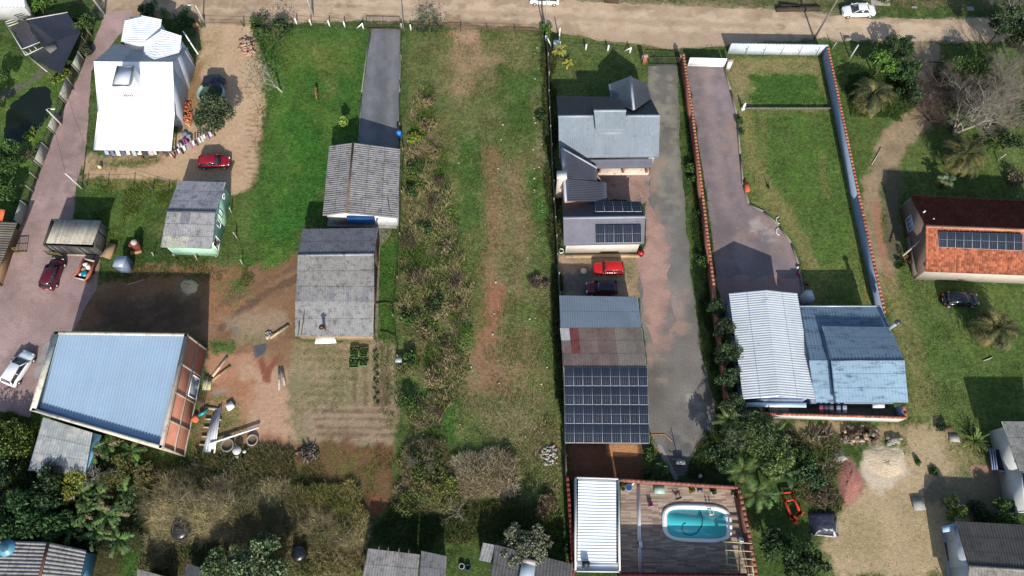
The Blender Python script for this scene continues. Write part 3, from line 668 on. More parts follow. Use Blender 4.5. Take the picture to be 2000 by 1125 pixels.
# --- grey shed-like house in front of it
t = gable('grey_barn', 'wide grey corrugated building with a steel flue at its lower edge and patched sheets', [(592,447,3.2),(738,445,3.2)], [(581,499,4.1),(731,497,4.1)], [(577,588,3.0),(730,590,3.0)],
    S(120,90,75), G_(150), .3, pitch=.27, sheetcol=(lambda x, y: S(124,124,132), lambda x, y: S(146,144,141) if y > .24 else (S(136,136,140) if int(x*14) % 3 == 0 else S(148,147,147))), cap=S(168,168,168), cat='building', wm=m_wood)  # rear slope in a darker grey, its shaded side painted in
mono(t, (577,588,2.95), (730,590,2.95), (729,657,2.4), (575,657,2.4), S(168,166,164), .25, None, pitch=.27, name='porch_roof', sheetcol=lambda x, y: S(168,166,163))
mb = MB(); a, b, c_, d_ = P(580,652,2.2), P(725,654,2.2), P(725,592,2.2), P(580,592,2.2)
walls(mb, [(a.x,a.y,2.25),(b.x,b.y,2.25),(c_.x,c_.y,2.7),(d_.x,d_.y,2.7)], S(176,150,116)); mb.build('front_wall', m_wood, t)
fl = P(634,664,1.2); mb = MB(); q = P(634,646,2.4); mb.tube([(q.x,q.y,2.2),(q.x,q.y,3.7)], .17, 10, S(140,140,140)); mb.lathe((q.x,q.y,3.75), [(.34,0),(.05,.22)], 10, S(90,60,50)); mb.build('flue', m_metal, t)
mb = MB(); a = P(636,664,.9); mb.hexa([a+V(-1.2,-.5,0), a+V(1.3,-.4,0), a+V(1.0,.6,.3), a+V(-1.0,.7,.3)], [a+V(-1.2,-.5,.06), a+V(1.3,-.4,.06), a+V(1.0,.6,.36), a+V(-1.0,.7,.36)], (.6,.6,.58)); mb.build('lean_to_sheet', m_white, t)
# --- unfinished brick building under blue roof
t = thing('blue_roof_warehouse', 'big unfinished brick building under one huge pale blue ribbed roof', 'building', base_of(PP([(409,686,0),(365,901,0),(121,823,0)])))
H5 = 5.5
cor = [P(108,648,H5), P(366,652,H5), P(316,876,H5), P(62,802,H5)]
colw = [S(165,150,130), S(196,132,108), S(215,205,188), S(200,195,175)]
mb = MB(); walls(mb, [(p.x,p.y,H5) for p in cor], colw, .2); mb.build('wall', m_brick, t)
# parapet plaster cap and concrete frame
mb = MB(); cc = sum(cor, Vector())/4
for i in range(4):
    a, b = cor[i], cor[(i+1) % 4]; n = (Vector((cc.x,cc.y,H5))-(a+b)/2).normalized()*.12
    mb.beam(a+n+V(0,0,.03), b+n+V(0,0,.03), .34 if i != 3 else .6, .1, S(225,218,200) if i != 1 else S(186,172,158))
mb.build('parapet_coping', m_conc, t)
mb = MB(); A, B = cor[1], cor[2]; n = (A-cc); n.z = 0; dd = (B-A).normalized(); out = Vector((-dd.y, dd.x, 0)) if Vector((-dd.y, dd.x, 0)).dot(A-cc) > 0 else Vector((dd.y, -dd.x, 0))
for f in (.012, .27, .52, .76, .988):
    p = A.lerp(B, f); mb.beam(Vector((p.x,p.y,0))+out*.02, Vector((p.x,p.y,H5))+out*.02, .22, .1, S(176,166,155), up=tuple(out))
for z in (.15, 2.7, 5.3):
    mb.beam(Vector((A.x,A.y,z))+out*.024, Vector((B.x,B.y,z))+out*.024, .1, .24, S(172,160,148))
mb.build('concrete_frame', m_conc, t)
a, b = A.lerp(B, .30), A.lerp(B, .49); window(t, a, b, .3, 2.3, out, bars=0, gcol_=(.16,.2,.24))
mb = MB(); k = .35; q = [c+(Vector((cc.x,cc.y,H5))-c).normalized()*k for c in cor]
q[0].z = q[1].z = 5.30; q[2].z = q[3].z = 5.05; q[3] += V(.1,0,0)
mb.corr(q[0], q[1], q[2], q[3], .34, .04, S(172,198,222), 'trap', tint=.02, sheets=(20,1)); mb.build('roof', M('blue_sheet', .45, (.25,.05), (5,.03), spec=.4), t)
mb = MB(); mb.beam(q[3]+V(.1,.1,.08), q[2]+V(-.1,.1,.08), .3, .1, S(84,118,160)); mb.build('gutter', m_metal, t)
# zinc lean-to
t = thing('zinc_shed', 'weathered zinc lean-to with light blue wall below the blue-roofed building', 'shed', base_of(PP([(83,816,0),(178,843,0),(165,920,0),(54,919,0)])))
mono(t, (84,815,2.9), (180,845,2.9), (166,928,2.4), (54,919,2.4), S(160,166,168), .25, S(96,150,180), rm=m_zinc, pitch=.3, tint=.08)
mb = MB(); q = PP([(180,845,2.3),(198,850,2.3),(172,914,2.1),(166,918,2.1)]); mb.hexa([p-V(0,0,.1) for p in q], q, S(110,165,195)); mb.build('side_roof', m_plain, t)
# --- small plank shed
t = thing('plank_shed', 'small dark plank shed with bleached board roof beside the pink driveway', 'shed', base_of(PP([(95,480,0),(205,480,0)])))
A, B, Cc, D = PP([(108,428,2.7),(198,431,2.7),(180,478,2.3),(90,475,2.3)])
b0 = PP([(124,446,0),(212,447,0),(204,500,0),(104,494,0)]); mb = MB(); walls(mb, [(p.x,p.y,z) for p, z in zip(b0, (2.55,2.55,2.2,2.2))], S(78,74,70))
for i in range(4):
    a, b = b0[i], b0[(i+1) % 4]; n = int((b-a).length/.3)
    dn = (b-a).normalized(); o = Vector((dn.y, -dn.x, 0)); o = o if o.dot(a-sum(b0, Vector())/4) > 0 else -o
    for k in range(n):
        p = a.lerp(b, (k+.5)/n); mb.beam(p+o*.02, p+o*.02+V(0,0,2.15), .17, .05, S(*[rnd.choice((60,80,100,120))]*3), up=tuple(o))
mb.build('wall', m_wood, t)
mb = MB(); n = 30
for k in range(n):
    x0, x1 = k/n+.0008, (k+1)/n-.0008; c_ = rnd.uniform(1.05, 1.4)
    zt = rnd.uniform(0,.03); a, b = A.lerp(B, x0), A.lerp(B, x1); c2, d2 = D.lerp(Cc, x1), D.lerp(Cc, x0)
    mb.hexa([p+V(0,0,zt-.05) for p in (d2,c2,b,a)], [p+V(0,0,zt) for p in (d2,c2,b,a)], tuple(c_*q for q in S(158,152,140)))
mb.build('roof', m_wood, t)
mb = MB(); a, b = P(128,497,0), P(203,499,0); mb.beam(a+V(0,0,.06), b+V(0,0,.06), .35, .12, S(190,170,150)); mb.build('door_sill', m_conc, t)
mb = MB(); o = P(140,489,1.0); mb.box((o.x,o.y,1.0), (.9,.04,.8), S(175,175,150)); mb.build('hatch', m_wood, t)
# --- plank-roofed shed cut by the left edge
t = thing('board_roof_shed', 'shed with grey board roof and orange tile edge, cut by the left border', 'shed', base_of(PP([(-60,440,0),(20,440,0)])))
A, B, Cc, D = PP([(8,416,2.6),(34,434,2.6),(-6,536,2.3),(-70,520,2.3)]); mb = MB()
for k in range(22):
    x0, x1 = k/22, (k+.93)/22; c_ = rnd.uniform(.7, 1.15); a, b = B.lerp(Cc, x0), B.lerp(Cc, x1); c2, d2 = A.lerp(D, x1), A.lerp(D, x0)
    d2 += V(-3,-1,0); c2 += V(-3,-1,0)
    mb.hexa([p-V(0,0,.05) for p in (d2,c2,b,a)], [d2,c2,b,a], tuple(c_*q for q in S(120,112,100)))
mb.build('roof', m_wood, t)
mb = MB(); q = PP([(-20,405,2.8),(10,410,2.8),(4,432,2.6),(-20,432,2.6)]); mb.corr(q[0],q[1],q[2],q[3], .25, .05, S(200,105,70), 'tile', 3, .04); mb.build('tile_edge', m_tile, t)
mb = MB(); q = PP([(-50,448,0),(40,452,0),(4,560,0),(-80,540,0)]); walls(mb, [(p.x,p.y,2.1) for p in q], S(150,122,90)); mb.build('wall', m_wood, t)
# --- top left: white corner roof, shade-net shelter
t = thing('white_corner_roof', 'white ribbed roof cut by the top left corner', 'building', base_of(PP([(-40,0,0),(30,10,0)])))
mono(t, (-60,-40,3.2), (40,-42,3.2), (50,14,2.8), (-60,12,2.8), (.72,.73,.75), .3, S(190,190,190), prof='trap', pitch=.5, rm=m_white)
t = thing('shade_net_shelter', 'crooked shelter covered with black shade net and white rails, left of the driveway', 'shelter', base_of(PP([(40,60,0),(150,80,0),(100,140,0)])))
nets = [((55,37,2.6),(130,23,2.9),(157,62,2.9),(108,80,2.7)), ((108,80,2.7),(157,62,2.9),(119,143,2.2),(93,132,2.2)), ((55,37,2.6),(108,80,2.72),(82,92,2.5),(60,60,2.5)), ((82,92,2.5),(108,82,2.7),(95,132,2.2),(55,108,2.2)), ((20,52,2.3),(50,37,2.5),(80,83,2.5),(46,100,2.3))]
for k, q in enumerate(nets):
    mb = MB(); q = PP(q); n = 6; r_ = random.Random(k); vs = []; fs = []
    for i in range(n+1):
        for j in range(n+1):
            p = q[0].lerp(q[1], i/n).lerp(q[3].lerp(q[2], i/n), j/n); vs.append(p+V(0,0,-.25*math.sin(math.pi*i/n)*math.sin(math.pi*j/n)+r_.uniform(-.04,.04)-.02*k))
    fs = [(i*(n+1)+j, i*(n+1)+j+1, (i+1)*(n+1)+j+1, (i+1)*(n+1)+j) for i in range(n) for j in range(n)]
    mb.add(vs, fs, S(46,52,66) if k in (0,1) else S(54,56,62) if k != 4 else S(76,70,68)); mb.add([v-V(0,0,.03) for v in vs], [f[::-1] for f in fs], S(40,42,50)); mb.build('shade_net', m_tarp if k == 4 else m_cloth, t)
mb = MB(); q = PP([(84,92,2.65),(106,82,2.75),(112,94,2.6),(98,104,2.5)]); mb.hexa([p-V(0,0,.05) for p in q[::-1]], q[::-1], S(112,108,100)); mb.build('board', m_wood, t)
mb = MB()
for a, b in (((10,43,2.4),(30,36,2.5)),((12,47,2.4),(33,40,2.5)),((15,52,2.4),(36,44,2.5)),((10,43,2.4),(50,108,2.4)),((43,96,2.45),(78,82,2.55)),((50,108,2.45),(84,92,2.6)),((43,96,2.45),(50,108,2.45)),((48,99,2.45),(54,105,2.45)),((56,95,2.45),(62,102,2.45)),((66,90,2.5),(72,96,2.5)),((58,112,2.3),(92,140,2.2)),((52,38,2.7),(132,24,2.9))):
    mb.beam(P(*a), P(*b), .12, .1, S(205,200,192))
mb.build('rail', m_white, t)
for px, py in ((14,46),(52,104),(92,138),(155,66),(128,28)):
    q = P(px, py, 2.3); mb = MB(); mb.tube([(q.x,q.y,0),(q.x,q.y,2.3)], .06, 6, S(120,110,100)); mb.build('post', m_wood, t)
# --- grey tiled villa
GT = S(112,122,134); GTd = S(84,88,98)
t = thing('grey_tiled_villa', 'villa with grey tiled roofs, raised centre block and brick porch, left of the long driveway', 'house', base_of(PP([(1090,300,0),(1280,300,0),(1190,230,0)])))
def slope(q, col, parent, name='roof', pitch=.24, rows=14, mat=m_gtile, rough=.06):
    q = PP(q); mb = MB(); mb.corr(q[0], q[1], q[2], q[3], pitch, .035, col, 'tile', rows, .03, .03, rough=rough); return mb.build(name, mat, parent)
slope([(1087,189,3.0),(1270,189,3.0),(1289,226,5.0),(1090.5,227,5.0)], S(80,82,92), t, 'roof')  # rear slopes get a darker copy of the front tile colour, for shade
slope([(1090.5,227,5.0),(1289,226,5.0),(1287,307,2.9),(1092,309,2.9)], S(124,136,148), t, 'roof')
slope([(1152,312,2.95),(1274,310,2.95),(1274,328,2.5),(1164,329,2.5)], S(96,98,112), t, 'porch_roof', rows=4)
rb = slope([(1155,194,4.9),(1214,194,4.9),(1223,216,6.2),(1160,216,6.2)], S(78,80,90), t, 'raised_roof', rows=6)  # shaded tile colour again on the raised rear slope
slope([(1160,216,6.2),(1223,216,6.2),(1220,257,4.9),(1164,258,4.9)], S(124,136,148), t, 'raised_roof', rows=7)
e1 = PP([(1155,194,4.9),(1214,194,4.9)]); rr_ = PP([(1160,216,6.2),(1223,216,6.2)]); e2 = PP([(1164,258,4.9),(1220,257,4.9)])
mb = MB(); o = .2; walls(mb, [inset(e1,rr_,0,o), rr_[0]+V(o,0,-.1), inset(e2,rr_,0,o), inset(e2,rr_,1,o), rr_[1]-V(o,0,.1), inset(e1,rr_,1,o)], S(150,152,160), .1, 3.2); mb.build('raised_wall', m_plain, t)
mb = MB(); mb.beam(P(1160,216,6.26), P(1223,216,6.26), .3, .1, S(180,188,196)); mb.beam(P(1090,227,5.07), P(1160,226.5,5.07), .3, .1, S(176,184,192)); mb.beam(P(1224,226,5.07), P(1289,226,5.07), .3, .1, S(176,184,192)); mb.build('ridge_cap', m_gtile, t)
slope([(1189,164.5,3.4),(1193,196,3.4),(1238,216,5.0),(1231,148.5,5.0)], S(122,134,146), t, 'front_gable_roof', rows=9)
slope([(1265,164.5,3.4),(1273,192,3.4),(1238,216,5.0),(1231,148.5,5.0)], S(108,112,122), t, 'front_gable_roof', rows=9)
mb = MB(); mb.beam(P(1231,148.5,5.07), P(1238,214,5.07), .28, .1, S(165,172,182)); mb.build('ridge_cap', m_gtile, t)
mb = MB(); q = [P(1094,196,2.8), P(1194,196,2.9), P(1198,175,3.2), P(1231,157,4.7), P(1262,174,3.2), P(1268,196,2.9), P(1284,226,4.8), P(1281,300,2.8), P(1162,302,2.8), P(1098,300,2.8), P(1096,228,4.8)]
walls(mb, [(p.x,p.y,p.z) for p in q], S(186,182,176)); mb.build('wall', m_plain, t)
mb = MB(); a = P(1166,333,0); mb.prism([(P(*q).x, P(*q).y) for q in ((1166,318),(1268,318),(1266,342),(1168,342))], 0, .16, S(225,205,190)); mb.build('porch_floor', m_conc, t)
for px in (1170,1216,1262):
    q = P(px,337,0); mb = MB(); mb.box((q.x,q.y,.16), (.28,.28,2.3), S(170,120,95)); mb.build('post', m_brick, t)
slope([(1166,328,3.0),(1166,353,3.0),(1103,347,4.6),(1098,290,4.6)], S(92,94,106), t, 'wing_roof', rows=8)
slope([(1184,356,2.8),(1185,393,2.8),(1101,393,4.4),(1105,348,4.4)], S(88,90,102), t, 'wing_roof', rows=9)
mb = MB(); mb.beam(P(1098,290,4.7), P(1105,393,4.55), .3, .12, S(172,178,190)); mb.beam(P(1098,289,4.7), P(1166,328,3.1), .2, .1, S(176,180,190)); mb.build('wing_ridge', m_gtile, t)
mb = MB(); q = [P(1101,298,4.4), P(1160,330,2.9), P(1178,357,2.6), P(1180,388,2.6), P(1104,388,4.2)]; walls(mb, [(p.x,p.y,p.z) for p in q], S(190,150,130)); mb.build('wing_wall', m_plain, t)
mb = MB(); c = P(1099,342,5.2); mb.box((c.x-.1,c.y,0), (1.0,.9,5.1), S(205,190,175)); mb.box((c.x-.1,c.y,5.1), (1.2,1.1,.14), S(220,215,205)); mb.build('chimney', m_plain, t)
# --- house with two solar rows
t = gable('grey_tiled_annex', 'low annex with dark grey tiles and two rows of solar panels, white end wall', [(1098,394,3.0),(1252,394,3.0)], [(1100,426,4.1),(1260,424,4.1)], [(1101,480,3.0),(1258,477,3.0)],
    S(228,218,205), S(104,104,116), .4, 'tile', .24, rm=m_gtile, rows=9, step=.03, tint=.03, rough=.05, cap=S(175,176,186), cat='house', sheetcol=(lambda x, y: S(80,82,92), lambda x, y: S(108,108,120)), amp=.035)  # rear tiles take a darker tone: the slope's shade put into colour
mb = MB(); a, b = P(1104,500,.05), P(1249,499,.05); mb.beam(a, b, .5, .1, S(200,170,130)); mb.build('plinth', m_conc, t)
solar((1161,395,3.12),(1249,395,3.12),(1253,415,3.8),(1163,415,3.8), 5, 1, 'on the rear slope of the annex roof', 'solar panels on the annex rear slope')
solar((1163,440,3.86),(1252,439,3.86),(1253,474,3.12),(1163,475,3.12), 5, 1, 'on the front slope of the annex roof', 'solar panels on the annex front slope')
# --- long workshop
t = thing('long_workshop', 'long workshop with zinc, rusty and patched roof sheets and a big solar array', 'building', base_of(PP([(1095,600,0),(1265,860,0)])))
mono(t, (1093,577,3.2), (1245,580,3.2), (1253,640,3.9), (1094,640,3.9), S(140,152,164), .3, None, pitch=.27, rm=m_metal, tint=.05, name='zinc_roof')
def rustc(x, y):
    i = int(x*9)
    if i == 0 and y < .48: return S(205,205,200)
    if i == 1 and y < .5: return S(140,80,76)
    if x > .66: return S(142,134,124)
    return S(134,116,110)
mono(t, (1094,640,3.75), (1254,640,3.75), (1264,717,4.5), (1101,717,4.5), S(120,88,84), .3, None, pitch=.27, rm=m_rust, tint=.10, sheetcol=rustc, name='rusty_roof', sheets=(9,2))
mono(t, (1101,717,4.5), (1264,717,4.5), (1268,867,3.3), (1103,866,3.3), S(150,135,128), .3, None, pitch=.27, rm=m_metal, name='front_roof')
mb = MB(); q = [(1097,584,3.0),(1241,586,3.0),(1260,717,4.3),(1262,858,3.2),(1108,858,3.2),(1104,717,4.3)]
walls(mb, [tuple(P(*p)) for p in q], S(170,150,135)); mb.build('wall', m_plain, t)
solar((1102,718,4.5),(1263.5,718,4.5),(1268,866,3.35),(1103.5,865,3.35), 9, 4, 'of the workshop array', 'solar panels of the big array', ['top row', 'second row', 'third row', 'bottom row'])
# --- pool shed
t = thing('pool_shed', 'white ribbed flat roof of the shed on the left of the pool terrace', 'shed', base_of(PP([(1124,932,0),(1212,1118,0)])))
A, B, Cc, D = PP([(1124,931,3.0),(1210,934,3.0),(1212,1118,3.0),(1123,1117,3.0)])
mb = MB(); walls(mb, [(p.x,p.y,3.05) for p in (A,B,Cc,D)], S(228,228,226), .14); mb.build('wall', m_white, t)
mb = MB(); mb.corr(A+V(.3,-.2,-.25), D+V(.3,.9,-.25), Cc+V(-.35,.9,-.15), B+V(-.35,-.2,-.15), .30, .018, (.72,.74,.73), 'trap', tint=.01); mb.build('roof', m_white, t)
mb = MB(); mb.prism([(p.x,p.y) for p in (D+V(.2,.15,0), Cc+V(-.2,.15,0), Cc+V(-.2,.95,0), D+V(.2,.95,0))], 2.72, 2.8, (.72,.73,.72)); mb.build('flat_strip', m_white, t)
c = D+V(1.1,.7,0); mb = MB(); mb.box((c.x,c.y,2.8), (.7,.6,.55), S(40,44,55)); mb.lathe((c.x,c.y,3.35), [(.2,0),(.2,.05)], 10, S(80,84,90)); mb.build('air_unit', m_dark, t)
# --- ribbed hall and blue-roofed house
t = gable('ribbed_hall', 'hall with white ribbed gable roof at the end of the walled driveway', [(1423.5,572.5,3.8),(1451.5,779.5,3.8)], [(1494.7,566,5.0),(1521,774,5.0)], [(1557,572.5,3.8),(1592.5,780,3.8)],
    S(150,170,205), None, .35, cat='building')
mb = MB()
for e1, r in (([(1423.5,572.5,3.8),(1451.5,779.5,3.8)], [(1494.7,566,5.0),(1521,774,5.0)]), ([(1557,572.5,3.8),(1592.5,780,3.8)], [(1494.7,566,5.0),(1521,774,5.0)])):
    e1, r = PP(e1), PP(r); mb.corr(e1[0], e1[1], r[1], r[0], .28, .034, S(218,224,228), 'sine', tint=.02)
mb.build('roof', m_metal, t)
mb = MB(); q = PP([(1458,786,3.0),(1575,786,3.0),(1575,796,2.8),(1450,794,2.8)]); mb.hexa([p-V(0,0,.05) for p in q[::-1]], q[::-1], S(205,225,245)); mb.build('rear_awning', m_metal, t)
mb = MB(); mb.prism([(P(*q).x, P(*q).y) for q in ((1560,580),(1572,580),(1578,598),(1564,598))], 0, 2.2, S(200,205,210)); mb.build('side_box', m_plain, t)
SB = S(122,146,164)
t = thing('blue_zinc_house', 'house with streaked blue-grey corrugated roof, one part raised, inside the walled lot', 'house', base_of(PP([(1570,600,0),(1765,780,0)])))
m_streak = M('streaked_zinc', .5, (.3,.06), (4,.08), spec=.3, stretch=(.5,1.5,1), hue=(S(62,76,100), 1.3, .52, .75))
mono(t, (1562.7,598,3.3), (1721,598,3.3), (1767,703,4.6), (1581,703,4.6), S(118,142,162), .35, None, pitch=.36, rm=m_streak, tint=.05, amp=.06, sheets=(3,3))  # rear sheets darker than the front ones: shade carried in the colour
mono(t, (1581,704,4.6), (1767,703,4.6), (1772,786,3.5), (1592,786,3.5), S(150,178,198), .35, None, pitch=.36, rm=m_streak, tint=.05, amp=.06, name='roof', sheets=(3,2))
mb = MB(); q = [(1570,604,3.1),(1715,604,3.1),(1756,703,4.3),(1762,780,3.3),(1596,780,3.3),(1586,703,4.3)]; walls(mb, [tuple(P(*p)) for p in q], S(160,175,200)); mb.build('wall', m_plain, t)
mono(t, (1606,637,4.5), (1736,638.7,4.5), (1766.7,703,5.4), (1624,703,5.4), S(118,142,162), .35, None, pitch=.36, rm=m_streak, tint=.05, amp=.06, name='raised_roof', sheets=(3,2))  # raised rear slope repeats the shaded sheet colour
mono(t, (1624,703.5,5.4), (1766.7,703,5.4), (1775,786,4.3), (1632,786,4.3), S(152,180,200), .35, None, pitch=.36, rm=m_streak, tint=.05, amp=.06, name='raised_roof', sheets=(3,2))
mb = MB(); q = [(1608,640,4.4),(1734,641,4.4),(1762,703,5.2),(1771,783,4.2),(1634,783,4.2),(1626,703,5.2)]; walls(mb, [tuple(P(*p)) for p in q], S(90,105,135), .1, 3.3); mb.build('raised_wall', m_metal, t)
mb = MB(); mb.beam(P(1624,704,5.46), P(1767,703,5.46), .12, .08, S(60,72,98)); mb.build('ridge_cap', m_metal, t); mb = MB(); mb.beam(P(1562,598,3.4), P(1721,598,3.4), .16, .1, S(190,200,210)); mb.build('flashing', m_metal, t)
a, b = P(1738,640,3.9), P(1750,628,5.4); mb = MB(); q = P(1738,640,4.2); mb.tube([(q.x,q.y,2.5),(q.x,q.y,5.9)], .22, 10, S(170,175,180)); mb.lathe((q.x,q.y,5.9), [(.2,0),(.34,.05),(.34,.2),(.1,.35)], 10, S(80,80,84)); mb.build('steel_flue', m_metal, t)
mb = MB(); q = PP([(1706,788,2.6),(1728,788,2.6),(1728,796,2.4),(1706,796,2.4)]); mb.hexa([p-V(0,0,.3) for p in q[::-1]], q[::-1], S(225,230,235)); mb.build('white_canopy', m_white, t)
# --- orange tiled house
t = thing('orange_tiled_house', 'old house with orange clay tiles, rear slope coloured darker for shade and a row of solar panels', 'house', base_of(PP([(1780,420,0),(2000,530,0)])))
e1 = [(1778,381.5,3.2),(2060,396,3.2)]; r = [(1808.5,441,5.0),(2090,452,5.0)]; e2 = [(1808,530.5,3.3),(2075,541,3.3)]
q = e1+r[::-1]; mb = MB(); q_ = PP(q); mb.corr(q_[0], q_[1], q_[2], q_[3], .30, .06, S(112,56,46), 'tile', 20, .04, .08, rough=.28); mb.build('rear_roof', m_tile, t)  # rear tiles coloured darker to carry the shade of that slope
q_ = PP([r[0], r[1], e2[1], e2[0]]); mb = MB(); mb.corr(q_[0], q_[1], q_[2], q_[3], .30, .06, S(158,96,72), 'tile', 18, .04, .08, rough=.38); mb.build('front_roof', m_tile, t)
mb = MB(); mb.beam(P(1808.5,442,5.08), P(2090,453,5.08), .35, .12, S(205,150,120)); mb.build('ridge_cap', m_tile, t)
mb = MB(); q = [(1780,384,3.0),(1812,442,4.8),(1812,526,3.1),(2070,536,3.1),(2084,452,4.8),(2056,400,3.0)]; walls(mb, [tuple(P(*p)) for p in q], [S(118,106,98),S(130,112,100),S(200,190,176),S(150,140,130),S(150,140,130),S(150,140,130)]); mb.build('wall', m_plain, t)
a, b = P(1766,432,0), P(1774,462,0); wp = [P(1780,384,3.0), P(1812,442,4.8)]; dn = (wp[1]-wp[0]); dn.z = 0; no = Vector((-dn.y, dn.x, 0)); no = no if no.x < 0 else -no
q0, q1 = Vector((wp[0].x,wp[0].y,0)), Vector((wp[1].x,wp[1].y,0)); window(t, q0.lerp(q1,.42)+no.normalized()*.01, q0.lerp(q1,.78)+no.normalized()*.01, .9, 2.2, no, fcol=S(200,205,215), gcol_=(.12,.18,.3), bars=2)
mb = MB(); q = PP([(1774,468,0),(1806,470,0),(1806,534,0),(1783,540,0)]); mb.prism([(p.x,p.y) for p in q], 0, .1, S(104,104,110)); mb.build('side_slab', m_conc, t)
mb = MB(); a, b, c_ = P(1768,468,0), P(1783,541,0), P(1840,534,0); mb.beam(a+V(0,0,.5), b+V(0,0,.5), .16, 1.0, S(128,118,104)); mb.beam(b+V(.1,0,1.0), c_+V(0,0,1.0), .16, 2.0, S(214,200,178)); mb.build('yard_wall', m_plain, t)
mb = MB(); mb.beam(P(1763,500,1.5), P(1808,461,3.0), .2, .1, S(190,172,150)); mb.build('leaning_plank', m_wood, t)
for px, py in ((1799,415),(1816,430)):
    q = P(px+1, py+3, 3.9); mb = MB(); mb.tube([(q.x,q.y,3.3),(q.x,q.y,4.7)], .09, 7, (.6,.6,.58)); mb.build('vent_pipe', m_white, t)
solar((1832.5,452,4.95),(1996,457,4.95),(1996,490,4.15),(1832,483,4.15), 10, 1, 'in the row on the orange tiled roof', 'solar panels on the orange roof')
# --- right edge buildings
t = thing('grey_edge_building', 'building with weathered grey corrugated roof cut by the right border', 'building', base_of(PP([(1990,830,0),(2060,900,0)])))
mono(t, (1956,823,3.4), (2080,823,3.4), (2100,930,3.8), (1990,920,3.8), S(150,150,144), .3, None, pitch=.28)
mb = MB(); q = [(1966,832,3.2),(2070,832,3.2),(2080,1000,3.2),(2002,1000,3.2),(1992,915,3.5)]; walls(mb, [tuple(P(*p)) for p in q], S(215,215,210)); mb.build('wall', m_plain, t)
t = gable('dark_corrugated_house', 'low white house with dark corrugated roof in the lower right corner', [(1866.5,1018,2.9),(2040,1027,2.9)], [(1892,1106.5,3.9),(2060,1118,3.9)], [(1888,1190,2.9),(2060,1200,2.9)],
    S(205,212,222), S(96,92,88), .3, pitch=.3, sheetcol=(lambda x, y: S(90,88,86), lambda x, y: S(150,146,138)), cap=S(150,146,138))  # rear slope dark, front pale: shaded and sunlit sides set by colour
mb = MB(); q = PP([(1840,1028,2.2),(1866,1022,2.4),(1872,1036,2.4),(1843,1040,2.2)]); mb.hexa([p-V(0,0,.15) for p in q[::-1]], q[::-1], S(175,205,225)); mb.build('porch_slab', m_white, t)
mb = MB(); q = PP([(1843,1060,0),(1880,1057,0),(1886,1094,0),(1850,1096,0)]); mb.prism([(p.x,p.y) for p in q], 0, .12, S(125,58,40)); mb.build('red_step', m_conc, t)
mb = MB(); q = PP([(1838,1030,0),(1882,1030,0),(1905,1125,0),(1850,1125,0)]); mb.prism([(p.x,p.y) for p in q], 0, .06, S(150,155,160)); mb.build('side_floor', m_conc, t)
# --- bottom edge roofs
t = gable('ribbed_roof_house', 'grey corrugated roof with rusty ridge and a blue-walled side in the lower left corner', [(-70,1052,2.8),(-90,1160,2.8)], [(95,1059,3.7),(70,1160,3.7)], [(169,1075,2.8),(150,1160,2.8)],
    S(110,160,185), S(158,154,150), .35, pitch=.36, cap=S(120,85,70), capw=.3, amp=.07)
mb = MB(); a, b = P(184,1088,0), P(172,1140,0); mb.prism([(P(*q).x, P(*q).y) for q in ((168,1086),(186,1088),(172,1150),(152,1150))], 0, 1.9, S(110,178,205)); mb.build('blue_annex', m_plain, t)
t = thing('corrugated_shed', 'grey corrugated roof of two sheds with a brown gap at the bottom border', 'shed', base_of(PP([(715,1080,0),(860,1120,0)])))
mono(t, (719,1071,2.9), (819,1083,2.9), (812,1170,2.5), (700,1165,2.5), S(140,138,138), .3, S(90,80,70), pitch=.28, name='left_roof', tint=.1)
mono(t, (823,1076,2.9), (872,1086,2.9), (868,1170,2.5), (816,1170,2.5), S(118,118,122), .3, S(90,80,70), pitch=.28, name='right_roof')
mb = MB()
for px, py in ((740,1066),(758,1068),(779,1070),(798,1073)): mb.beam(P(px,py+8,2.8), P(px+1,py-1,2.8), .12, .12, S(110,100,88))
mb.build('rafter_end', m_wood, t)
t = thing('rib_roof_outhouse', 'dark rib-roofed outhouse with pale skylight box left of the pool shed', 'house', base_of(PP([(970,1090,0),(1110,1120,0)])))
mono(t, (968,1064,2.8), (1119,1102,2.8), (1112,1190,2.4), (955,1140,2.4), S(96,96,98), .3, S(90,84,78), pitch=.34, amp=.07)
mono(t, (944,1060,2.4), (969,1065,2.4), (958,1099,2.2), (934,1094,2.2), S(150,150,150), .15, S(110,100,92), pitch=.3, name='small_roof')
mb = MB(); q = PP([(1021,1088,3.3),(1047,1096,3.3),(1040,1150,2.9),(1012,1140,2.9)]); mb.hexa([p-V(0,0,.6) for p in q[::-1]], q[::-1], S(175,190,205)); mb.build('skylight_box', m_white, t)
mb = MB(); q = PP([(1021,1087,3.34),(1047,1095,3.34),(1045,1105,3.3),(1018,1097,3.3)]); mb.hexa([p-V(0,0,.1) for p in q[::-1]], q[::-1], S(190,178,165)); mb.build('skylight_cap', m_white, t)
t = thing('dark_roof_corner', 'dark corrugated roof sliver and black sheet at the bottom border under the thicket', 'shed', base_of(PP([(290,1130,0),(400,1130,0)])))
mono(t, (268,1111,2.6), (322,1126,2.6), (330,1180,2.3), (262,1170,2.3), S(140,138,136), .3, S(90,84,78), pitch=.34, amp=.07)
mono(t, (366,1101,2.4), (414,1115,2.4), (410,1160,2.3), (352,1150,2.3), S(80,82,88), .2, S(80,76,70), pitch=.6, amp=.02, name='flat_roof')
